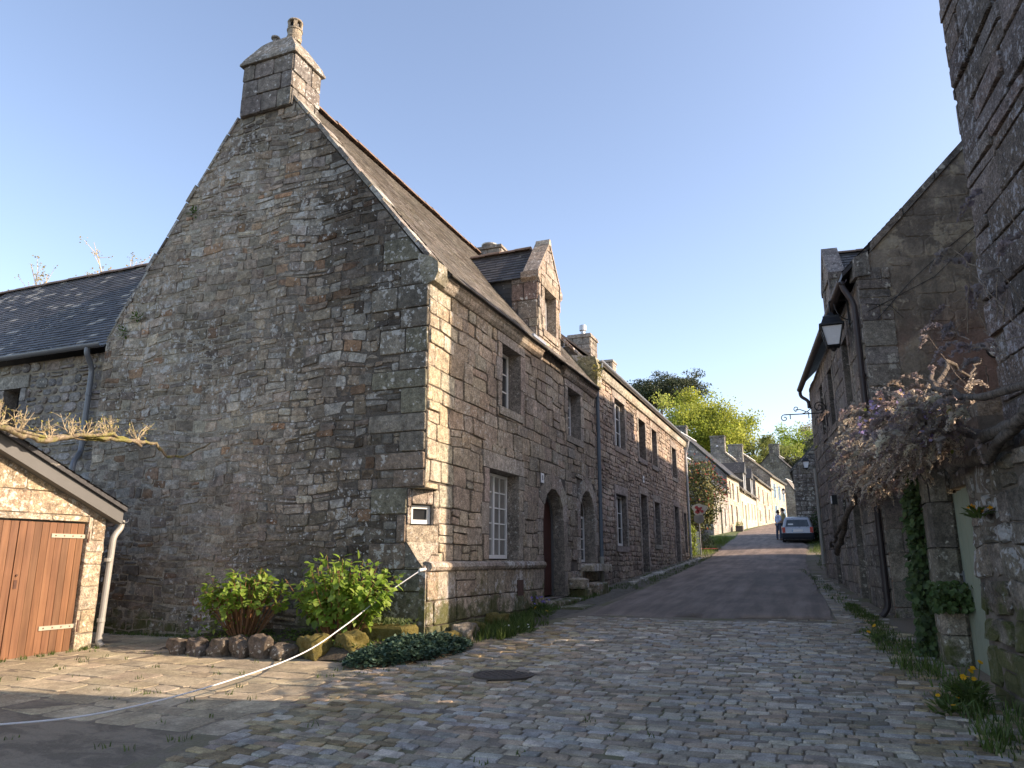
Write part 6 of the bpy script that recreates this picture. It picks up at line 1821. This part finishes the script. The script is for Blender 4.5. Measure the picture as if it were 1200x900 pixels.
mb = MB()
for cx_, cz_, rr in ((-.10,.08,.09),(.0,-.02,.10),(-.07,-.12,.10),(.10,.06,.05),(.13,-.10,.07)):
    q = [(sx-.02+cx_+math.cos(a*.3927)*rr*R(.8,1.1), sy-.012, sz+cz_+math.sin(a*.3927)*rr*R(.7,1.1)) for a in range(16)]; mb.prism(q, (0,.010,0), 0)
mb.build('motif', plain('faded red paint', (.35,.05,.05), .7), sg)
mb = MB(); mb.tube([(XF-.05,sy,sz+.36),(sx+.35,sy,sz+.36)], .014, 8); mb.tube([(sx-.15,sy,sz+.36),(sx-.15,sy,sz+.2)], .008, 6); mb.tube([(sx+.15,sy,sz+.36),(sx+.15,sy,sz+.2)], .008, 6); mb.tube([(XF-.05,sy,sz+.62),(sx-.1,sy,sz+.36)], .012, 6); mb.box(XF-.09,XF-.03,sy-.04,sy+.04,sz+.3,sz+.7)
mb.build('bracket', M['iron'], sg)

# ================================================================== houses farther up the street
def fwall(mb, P, u0, u1, z0, z1, tint, ops, mi=0, palx=None, stones=True, planes=()):
    backing(mb, P, u0, u1, z0, z1, ops, rev=.16, mi=0, revmi=1, rc=palx[0])
    if stones: masonry(mb, P, u0, u1, z0, z1, palx, [(o[0]-.1,o[1]+.1,o[2]-.1,o[3]+.12) for o in ops], planes, rh=(.2,.34), wr=(.28,.7), gap=.008, depth=.015, bev=.012, warp=.02)
    for o in ops: surround(mb, P, o, [tuple(min(.6,x*1.15) for x in palx[0])], .12, .16, sill=True, depth=.025)
def far_house(name, label, p0, p1, zb, ze, zr, deep, ops, wall='far_stone', palx=None, gpal=None, roofmat='slate_warm', rtint=SLW, doors=(), shutters=(), chims=(), stones=True, gmat='far_dark', skew=0, paint='white_paint'):
    a = Vector((p0[0],p0[1],0)); b = Vector((p1[0],p1[1],0)); U = (b-a).normalized(); N = Vector((U.y,-U.x,0)); L = (b-a).length
    t = thing(name, label, 'house', (a.x, a.y, zb)); F = Frame(a, U, N); mb = MB()
    fwall(mb, F, 0, L, zb-.4, ze, None, list(ops)+list(doors), palx=palx, stones=stones)
    t_wall = mb.build('front_wall', [M['mortar_pale'], M[wall]], t)
    G = Frame(a-N*deep, N, -U); mb = MB(); rs = (zr-ze)/(deep/2)
    mb.prism([G(0,zb-.5), G(deep,zb-.5), G(deep,ze), G(deep/2,zr), G(0,ze)], U*.3, 0)
    masonry(mb, G, 0, deep, zb-.5, zr, gpal or palx, (), [(-rs,1,ze),(rs,1,ze+rs*deep)], rh=(.18,.3), wr=(.25,.6), gap=.012, depth=.02, bev=.02, warp=.03)
    q = [Vector(F(L,zb-.5)), Vector(F(L,ze)), Vector(F(L,zr))-N*(deep/2), Vector(F(L,ze))-N*deep, Vector(F(L,zb-.5))-N*deep]; mb2 = MB(); mb2.prism(q, U*-.25, 0); mb2.build('gable_wall', M['mortar_lime'], t)
    mb.build('gable_wall', [M['mortar_lime'], M[gmat]], t)
    mb = MB(); e0 = Vector(F(-.1,ze-.12,.28)); e1 = Vector(F(L+.1,ze-.12,.28)); r0 = Vector(F(-.1,zr+.05))-N*(deep/2); r1 = Vector(F(L+.1,zr+.05))-N*(deep/2); k0 = Vector(F(-.1,ze-.12,-deep-.2)); k1 = Vector(F(L+.1,ze-.12,-deep-.2))
    for q in ((e0,e1,r1,r0),(k0,k1,r1,r0)): mb.prism(q, (0,0,.12), 0, rtint[0])
    up_ = (r0-e0); slates(mb, RoofFrame(e0+Vector((0,0,.12)), U, up_), 0, L+.2, 0, up_.length, .3, .2, rtint, lift=.015)
    rf = mb.build('roof', M[roofmat], t); ridge_tiles('ridge_tiles', rf, r0+Vector((0,0,.14)), r1+Vector((0,0,.14)), .12, roofmat)
    gutter('gutter', t, F(-.05,ze+.02,.30), F(L+.05,ze+.02,.30), .07, 'zinc')
    for o in ops: window(t, F, o[0]+.02, o[1]-.02, o[2]+.02, o[3]-.02, -.09, 2, 3, paint=paint, glass='glass', fw=.05, casement=False)
    for o in doors:
        mb = MB(); mb.box(o[0]+.01,o[1]-.01,o[2],o[3]-.01,-.13,-.09,0,F); mb.box(o[0]+.12,o[1]-.12,o[2]+.15,o[3]-.3,-.09,-.075,0,F); mb.build('door', M['gate_wood' if len(o) < 5 else o[4]], t)
    for o in shutters:
        for x in (o[0]-.50, o[1]+.04):
            mb = MB(); mb.box(x,x+.46,o[2],o[3],.03,.065,0,F)
            for k in range(9):
                z = o[2]+.08+(o[3]-o[2]-.16)*k/9; mb.box(x+.05,x+.41,z,z+.05,.065,.075,0,F)
            mb.build('shutter', M['shutter'], t)
    for c in chims:   # (u, into depth, width, length, z0, z1)
        p = Vector(F(c[0],0,-c[1])); chimney(t, p.x-c[2]/2, p.x+c[2]/2, p.y-c[3]/2, p.y+c[3]/2, c[4], c[5], gpal or palx, .08, .16, rows=5, mat=gmat)
    return t, F, L
FARP = pal((.44,.38,.30),(.40,.345,.275),(.47,.41,.33),(.42,.37,.31)); CREAM = pal((.52,.47,.36),(.55,.50,.39))
GREYP = pal((.30,.28,.255),(.27,.25,.23),(.33,.305,.28)); DG = pal((.19,.18,.165),(.22,.205,.185),(.165,.155,.145))
far_house('village_house', 'low grey stone cottage with dark roof just past the camellia', (-7.05,57.0), (-6.66,64.0), 1.7, 5.35, 8.0, 5.5, [(1.2,1.7,2.9,4.1),(5.0,5.5,2.6,4.0)], palx=GREYP, gpal=DG, roofmat='slate_dark', rtint=SL, doors=[(3.0,3.8,1.9,4.0)], paint='fascia')
far_house('village_house', 'grey gabled house with cream front behind the low cottage', (-6.64,64.2), (-6.2,69.8), 2.1, 6.9, 10.6, 7.4, [(.7,1.4,5.0,6.5),(2.1,2.8,5.0,6.4),(4.2,4.9,4.9,6.3),(.9,1.6,2.9,4.5),(3.2,3.9,2.9,4.5)], palx=FARP, gpal=DG, roofmat='slate_dark', rtint=SL, chims=[(3.8,4.4,.8,.9,9.4,11.8)])
tB, FB_, LB_ = far_house('village_house', 'cream rendered house with two slate dormers', (-6.2,69.9), (-5.7,82.8), 2.6, 6.2, 9.6, 7.0, [(1.0,1.8,3.6,5.2),(5.2,6.0,3.7,5.3),(8.0,8.8,3.8,5.4),(10.4,11.2,3.9,5.5)], wall='cream', palx=CREAM, gpal=DG, stones=False, doors=[(3.0,3.9,2.7,5.0)], roofmat='slate_warm')
for u in (3.2, 8.6):
    mb = MB(); w_ = 1.5; z0_, z1_ = 6.1, 7.9
    mb.box(u-.75,u-.55,z0_,z1_,-.9,.12,0,FB_); mb.box(u+.55,u+.75,z0_,z1_,-.9,.12,0,FB_); mb.box(u-.55,u+.55,z0_,z0_+.25,-.9,.12,0,FB_)
    mb.box(u-.55,u+.55,z0_+.25,z1_,-.2,-.05,1,FB_)
    mb.box(u-.77,u-.75,z0_-.1,z1_,-2.2,.10,2,FB_,c=SL[0])
    mb.prism([FB_(u-.85,z1_,.25),FB_(u+.85,z1_,.25),FB_(u,z1_+1.1,.25)], FB_.N*-2.6, 2, SL[0])
    mb.build('dormer', [M['white_paint'], M['glass'], M['slate_dark']], tB)
far_house('village_house', 'tall stone house with a sunlit brown slate roof', (-5.68,82.9), (-4.9,97.2), 3.3, 8.35, 11.9, 7.4, [(1.6,2.5,6.1,7.7),(5.4,6.3,6.1,7.7),(9.6,10.5,6.1,7.7),(1.6,2.5,4.0,5.2),(10.2,11.1,4.5,5.8)], palx=FARP, gpal=DG, doors=[(6.3,7.3,4.0,6.0)], chims=[(.6,3.7,1.5,1.2,10.4,13.1),(13.2,3.7,1.7,1.3,10.4,13.9)])
far_house('village_house', 'pale house with blue shutters at the bend', (-4.86,97.4), (-3.7,109.6), 4.2, 10.1, 13.4, 7.4, [(2.2,3.0,7.6,9.4),(6.2,7.0,7.6,9.4),(9.8,10.6,7.6,9.4),(2.2,3.0,4.8,6.6),(9.8,10.6,4.9,6.7)], palx=pal((.48,.42,.33),(.45,.39,.31)), gpal=DG, doors=[(6.1,7.0,4.5,6.6)], shutters=[(2.2,3.0,7.6,9.4),(6.2,7.0,7.6,9.4),(9.8,10.6,7.6,9.4),(2.2,3.0,4.8,6.6),(9.8,10.6,4.9,6.7)])
# far dark gable with its chimney, and the small house in front of it
far_house('village_house', 'dark stone gable with a tall chimney at the end of the street', (-1.9,121), (-.4,131), 5, 12.3, 16.3, 7.6, [], palx=DG, gpal=DG, roofmat='slate_dark', rtint=SL, chims=[(.5,3.4,1.5,1.2,14.6,17.4)])
far_house('village_house', 'small narrow house with a steep slate roof below the dark gable', (-2.1,114.5), (-1.5,119.0), 5.0, 8.6, 11.2, 3.0, [(1.6,2.4,6.2,7.6)], palx=FARP, gpal=GREYP)
# dark gabled house on the right that carries the far lantern
dgh = thing('dark_gable_house', 'dark unlit stone gable house behind the parked car', 'house', (1.5,48,.9))
DGF = Frame((-1.0,45.0,0), (1,0,0), (0,-1,0)); mb = MB(); sl_ = 1.0
mb.prism([DGF(0,0.2), DGF(7,.2), DGF(7,5.0), DGF(3.5,8.5), DGF(0,5.0)], (0,.3,0), 0)
masonry(mb, DGF, 0, 4.0, .5, 8.6, DARKS, (), [(-1,1,5.05),(1,1,12.0)], rh=(.16,.3), wr=(.2,.6), gap=.014, depth=.03, dvar=.8, bev=.025, rnd=.04, warp=.05, tilt=.08)
DS = Frame((-1.0,45.0,0), (.06,1,0), (-1,.06,0)); mb.box(0,11,.2,5.0,-.3,0,0,DS); mb.box(6.6,7,.2+0,5,-11,0,0,DGF); mb.prism([DGF(0,.2,-11), DGF(7,.2,-11), DGF(7,5.0,-11), DGF(3.5,8.5,-11), DGF(0,5.0,-11)], (0,-.3,0), 0)
masonry(mb, DS, 0, 11, .3, 5.0, DARKS, (), rh=(.2,.34), wr=(.3,.7), gap=.012, depth=.02)
mb.build('wall', [M['mortar_dark'], M['rubble_dark']], dgh)
mb = MB()
for a in (-.2, 7.2): mb.prism([DGF(a,4.85,-.35), DGF(3.5,8.6,-.35), DGF(3.5,8.7,-.35), DGF(a,4.98,-.35)], (0,10.8,0), 0, SL[0])
mb.build('roof', M['slate_dark'], dgh)
lantern('small lantern on a bracket against the dark gable behind the car', (-.28,44.3,4.95), .9, arm_to=(.55,44.98,5.75))
lantern('tiny lantern on the blue shuttered house', (-3.55,100.2,8.1), 1.0, arm_to=(-4.60,100.25,8.95))

# ================================================================== parked car (seen from behind)
def car():
    t = thing('parked_car', 'small silver grey hatchback parked by the dark gable house, seen from behind', 'car', (-.96,43.9,ground(-.96,43.5)))
    x0, y0 = -.96, 42.0; z0 = ground(-.96,43.5)-.03
    slope = .075
    def P(x, y, z): return (x0+x, y0+y, z0+z+(y-1.7)*slope)
    silver = plain('silver grey car paint', (.36,.37,.39), .3, .4, .02, 3); dkp = plain('dark blue grey bumper plastic', (.018,.022,.03), .6, var=.06, spec=.2); tyre = plain('tyre rubber', (.02,.02,.02), .8); red = plain('red tail lamp', (.45,.02,.02), .25)
    cg = glassmat('car glass', (.035,.045,.05))
    # body as stacked cross-sections along the height: (z, half width, y rear, y front)
    def loft(secs, mat, name, parent, inset_=.12):
        mb = MB(); prev = None
        for z, hw_, ya, yb in secs:
            r = min(inset_, hw_*.4); pts = []
            for cx_, cy_, a0 in ((hw_-r, ya+r, -math.pi/2), (hw_-r, yb-r, 0), (-hw_+r, yb-r, math.pi/2), (-hw_+r, ya+r, math.pi)):
                for k in range(5): a = a0+math.pi/2*k/4; pts.append(P(cx_+r*math.cos(a), cy_+r*math.sin(a), z))
            q = [mb.vert(p) for p in pts]
            if prev:
                for k in range(len(q)): mb.face((prev[k],prev[(k+1)%len(q)],q[(k+1)%len(q)],q[k]))
            else: mb.face(q[::-1])
            prev = q
        mb.face(prev); return mb.build(name, mat, parent, smooth=False)
    loft([(.24,.70,.10,3.45),(.34,.77,.03,3.52),(.60,.79,.0,3.55),(.84,.775,.04,3.5),(.90,.75,.08,3.3)], silver, 'body', t)
    cab = loft([(.88,.745,.10,2.55),(1.10,.69,.22,2.2),(1.30,.63,.36,1.95),(1.375,.58,.46,1.85),(1.395,.50,.56,1.75)], silver, 'cabin', t)
    mb = MB()     # rear window follows the tailgate
    def tail(x, z): 
        y = .10+(z-.88)*.545; return P(x, y-.012, z)
    mb.poly([tail(-.58,.93), tail(.58,.93), tail(.50,1.27), tail(-.50,1.27)], 0); mb.build('rear_window', cg, cab)
    mb = MB()
    for sgn in (-1,1):
        for ya, yb in ((.45,1.25),(1.32,2.1)):
            mb.poly([P(sgn*(.748),ya,.92), P(sgn*.748,yb,.92), P(sgn*.66,yb-.12,1.26), P(sgn*.66,ya+.10,1.26)], 0)
    mb.build('side_window', cg, cab)
    loft([(.28,.775,-.06,.5),(.40,.80,-.085,.5),(.56,.80,-.07,.5),(.60,.785,-.02,.5)], dkp, 'rear_bumper', t, .10)
    for sgn in (-1,1):
        mb = MB(); mb.box(min(sgn*.60,sgn*.755),max(sgn*.60,sgn*.755),-.012,.06,.62,.90,0,P); mb.build('tail_light', red, t)
        mb = MB(); mb.box(min(sgn*.76,sgn*.90),max(sgn*.76,sgn*.90),2.05,2.15,.92,1.05,0,P); mb.build('wing_mirror', dkp, t)
    mb = MB(); mb.box(-.26,.26,-.015,-.005,.665,.775,0,P); npl = mb.build('number_plate', M['white_plastic'], t)
    mb = MB(); mb.box(-.26,-.215,-.018,-.0155,.667,.773,0,P); mb.build('plate_band', M['shutter'], npl)
    mb = MB(); mb.tube([P(0,.12,.93), P(.28,.24,1.12)], .008, 5); mb.build('rear_wiper', dkp, t)
    mb = MB(); mb.poly([P(-.45,.155,.99), P(-.20,.155,.99), P(-.20,.18,1.08), P(-.45,.18,1.08)], 0); mb.build('window_paper', M['white_paint'], cab)
    for sgn in (-1,1):
        for yy in (.62, 2.95):
            cx_ = sgn*.70; mb = MB(); mb.tube([P(cx_-.08,yy,.27), P(cx_+.08,yy,.27)], .27, 20); w = mb.build('wheel', tyre, t)
            mb = MB(); mb.tube([P(cx_+sgn*.078,yy,.27), P(cx_+sgn*.092,yy,.27)], .17, 16); mb.build('rim', M['zinc'], w)
    mb = MB(); mb.box(-.62,.62,.1,3.3,.17,.28,0,P); mb.build('underside', tyre, t)
car()

# ================================================================== two people in the road
def person(label, loc, face, shirt, trouser, hair, hgt=1.72, skin=(.42,.26,.19), lean=0):
    x, y, z = loc; k = hgt/1.75; ca, sa = math.cos(face), math.sin(face)
    def W(px_, py_, pz_): return (x+(px_*ca-py_*sa)*k, y+(px_*sa+py_*ca)*k, z+pz_*k)
    t = tag(bpy.data.objects.new('person', None), label, 'person', 'people standing in the road'); COL.objects.link(t); t.location = loc
    def skin_mesh(name, verts, edges, radii, col, sub=2):
        me = bpy.data.meshes.new(name); me.from_pydata([W(*v) for v in verts], edges, [])
        o = bpy.data.objects.new(name, me); COL.objects.link(o)
        m = o.modifiers.new('skin','SKIN'); sd = me.skin_vertices[0].data
        for i, r in enumerate(radii): sd[i].radius = (r[0]*k, r[1]*k) if isinstance(r, tuple) else (r*k, r*k)
        sd[0].use_root = True
        s = o.modifiers.new('sub','SUBSURF'); s.levels = sub; s.render_levels = sub
        me.materials.append(col); adopt(o, t); return o
    sk = plain('skin', skin, .6, var=.05); 
    V = [(0,0,.98),(0,0,1.15),(0,0,1.35),(0,0,1.47),(0,.01,1.55),(0,.03,1.66),(0,.02,1.74),
         (.10,0,.92),(.11,.02,.50),(.11,-.01,.10),(.11,.13,.04),(-.10,0,.92),(-.11,-.05,.50),(-.11,-.08,.10),(-.11,.07,.04),
         (.19,0,1.40),(.24,-.01,1.13),(.20,.16,.98),(.17,.24,.96),(-.19,0,1.40),(-.24,-.02,1.13),(-.22,.10,.90),(-.20,.16,.84)]
    Ed = [(0,1),(1,2),(2,3),(3,4),(4,5),(5,6),(0,7),(7,8),(8,9),(9,10),(0,11),(11,12),(12,13),(13,14),(3,15),(15,16),(16,17),(17,18),(3,19),(19,20),(20,21),(21,22)]
    Rr = [(.13,.10),(.125,.095),(.15,.10),(.09,.07),.05,(.085,.10),.06,.085,.06,.04,.03,.085,.06,.04,.03,.055,.045,.035,.028,.055,.045,.035,.028]
    body = skin_mesh('body', V, Ed, Rr, sk)
    sh_ = skin_mesh('shirt', V[:4]+[V[15],V[16],V[19],V[20]], [(0,1),(1,2),(2,3),(3,4),(4,5),(3,6),(6,7)], [(.155,.12),(.145,.115),(.168,.12),(.10,.08),.07,.062,.07,.062], plain('shirt cloth', shirt, .85, var=.06))
    tr_ = skin_mesh('trousers', [V[0],V[7],V[8],V[9],V[11],V[12],V[13]], [(0,1),(1,2),(2,3),(0,4),(4,5),(5,6)], [(.145,.115),.10,.076,.062,.10,.076,.062], plain('trouser cloth', trouser, .85, var=.06))
    hr = plain('hair', hair, .7); mb = MB()
    for ring in range(7):
        pass
    bm = bmesh.new(); bmesh.ops.create_icosphere(bm, subdivisions=3, radius=1)
    for v in bm.verts:
        p = v.co; q = (p.x*.098, .015+p.y*.112-(.01 if p.y < 0 else 0), 1.70+p.z*.10-(.05*max(0,-p.y)))
        if p.y > .3 and p.z < .45: q = (q[0]*.9, .05, max(q[2],1.69))
        v.co = W(*q)
    me = bpy.data.meshes.new('hair'); bm.to_mesh(me); bm.free(); me.materials.append(hr); me.polygons.foreach_set('use_smooth',[True]*len(me.polygons))
    o = bpy.data.objects.new('hair', me); COL.objects.link(o); adopt(o, t)
    mb = MB()
    for sx_ in (-1,1): mb.lathe(W(sx_*.032,.118,1.665), [(.001,-.008),(.012,0),(.001,.008)], 8)
    mb.build('eyes', M['iron'], t)
    mb = MB(); mb.prism([W(-.014,.12,1.635), W(.014,.12,1.635), W(0,.12,1.67)], Vector(W(0,.14,0))-Vector(W(0,.12,0)), 0); mb.box(-.02,.02,.112,.122,1.60,1.61,0,W); mb.build('nose', sk, t)
    for sx_ in (-1,1):
        mb = MB(); mb.box(sx_*.11-.045,sx_*.11+.045,-.06 if sx_ > 0 else -.13,.18 if sx_ > 0 else .11,-.0,.085,0,W); mb.build('shoe', M['iron'], t)
        # hand: palm with fingers
        hx, hy, hz = (.17,.24,.96) if sx_ > 0 else (-.20,.16,.84)
        mb = MB(); mb.box(hx-.035,hx+.035,hy-.01,hy+.08,hz-.03,hz-.005,0,W)
        for f in range(4): mb.tube([W(hx-.03+f*.02,hy+.07,hz-.018), W(hx-.03+f*.02,hy+.11+.01*(f in (1,2)),hz-.03), W(hx-.03+f*.02,hy+.135,hz-.055)], .009, 5)
        mb.tube([W(hx-sx_*.035,hy+.01,hz-.015), W(hx-sx_*.065,hy+.05,hz-.03)], .011, 5); mb.build('hand', sk, t)
person('person in a pale blue top and dark trousers beside the parked car', (-2.02,45.4,ground(-2.02,45.4)), -.9, (.42,.50,.66), (.05,.06,.09), (.03,.02,.015), 1.70)
person('person in a yellow beige top with dark hair behind the parked car', (-1.78,46.2,ground(-1.78,46.2)), 1.2, (.55,.45,.22), (.08,.09,.12), (.02,.016,.014), 1.80)
# potted plants at the far fronts
for k, (u, lab) in enumerate(((6.1,'dark flower trough at the foot of the grey gabled house'),)):
    x, y = -6.0, 64.8; t = thing('flower_trough', lab, 'planter', (x,y,ground(x,y))); mb = MB(); stone_block(mb, x-.25,x+.35,y-.3,y+.6,ground(x,y),ground(x,y)+.45,(.12,.11,.10)); mb.build('basin', M['rubble_dark'], t)
    mb = MB()
    for q in range(200): leaf(mb, Vector((x+R(-.25,.35),y+R(-.3,.6),ground(x,y)+R(.4,.75))), rvec(), Vector((0,0,1)), .1, .06, pick(MG,.3))
    mb.build('plants', M['leaf'], t)
# ================================================================== light and camera
SUN = Vector((1.0, .22, .49)).normalized()
EL = math.asin(SUN.z); AZ = math.atan2(SUN.x, SUN.y)
w = bpy.data.worlds.new('World'); scene.world = w; w.use_nodes = True
nt = w.node_tree; bg = nt.nodes['Background']
sky = nt.nodes.new('ShaderNodeTexSky'); sky.sky_type = 'NISHITA'; sky.sun_disc = False
sky.sun_elevation = EL; sky.sun_rotation = AZ; sky.altitude = 100; sky.air_density = .85; sky.dust_density = 1.2; sky.ozone_density = 2.2
nt.links.new(sky.outputs[0], bg.inputs['Color']); bg.inputs['Strength'].default_value = .15
ld = bpy.data.lights.new('sun', 'SUN'); ld.energy = 2.9; ld.angle = rad(.53); ld.color = (1, .90, .77)
so_ = bpy.data.objects.new('sun', ld); COL.objects.link(so_); so_.rotation_euler = SUN.to_track_quat('Z','Y').to_euler(); so_.location = (30,20,25)
cd = bpy.data.cameras.new('camera'); co_ = bpy.data.objects.new('camera', cd); COL.objects.link(co_)
co_.location = (0,0,0); co_.rotation_euler = (rad(90)+math.atan(206/870), 0, rad(22)); cd.sensor_width = 36; cd.lens = 870*36/1200; cd.clip_end = 3000; cd.clip_start = .05
scene.camera = co_
vs = scene.view_settings; vs.view_transform = 'Standard'; vs.look = 'None'; vs.exposure = 1.45; vs.gamma = 1; vs.use_curve_mapping = False
vs.use_white_balance = True; vs.white_balance_temperature = 7850; vs.white_balance_tint = 16
scene.cycles.use_denoising = True
scene.cycles.max_bounces = 6; scene.cycles.diffuse_bounces = 4; scene.cycles.transparent_max_bounces = 6
scene.cycles.sample_clamp_indirect = 6
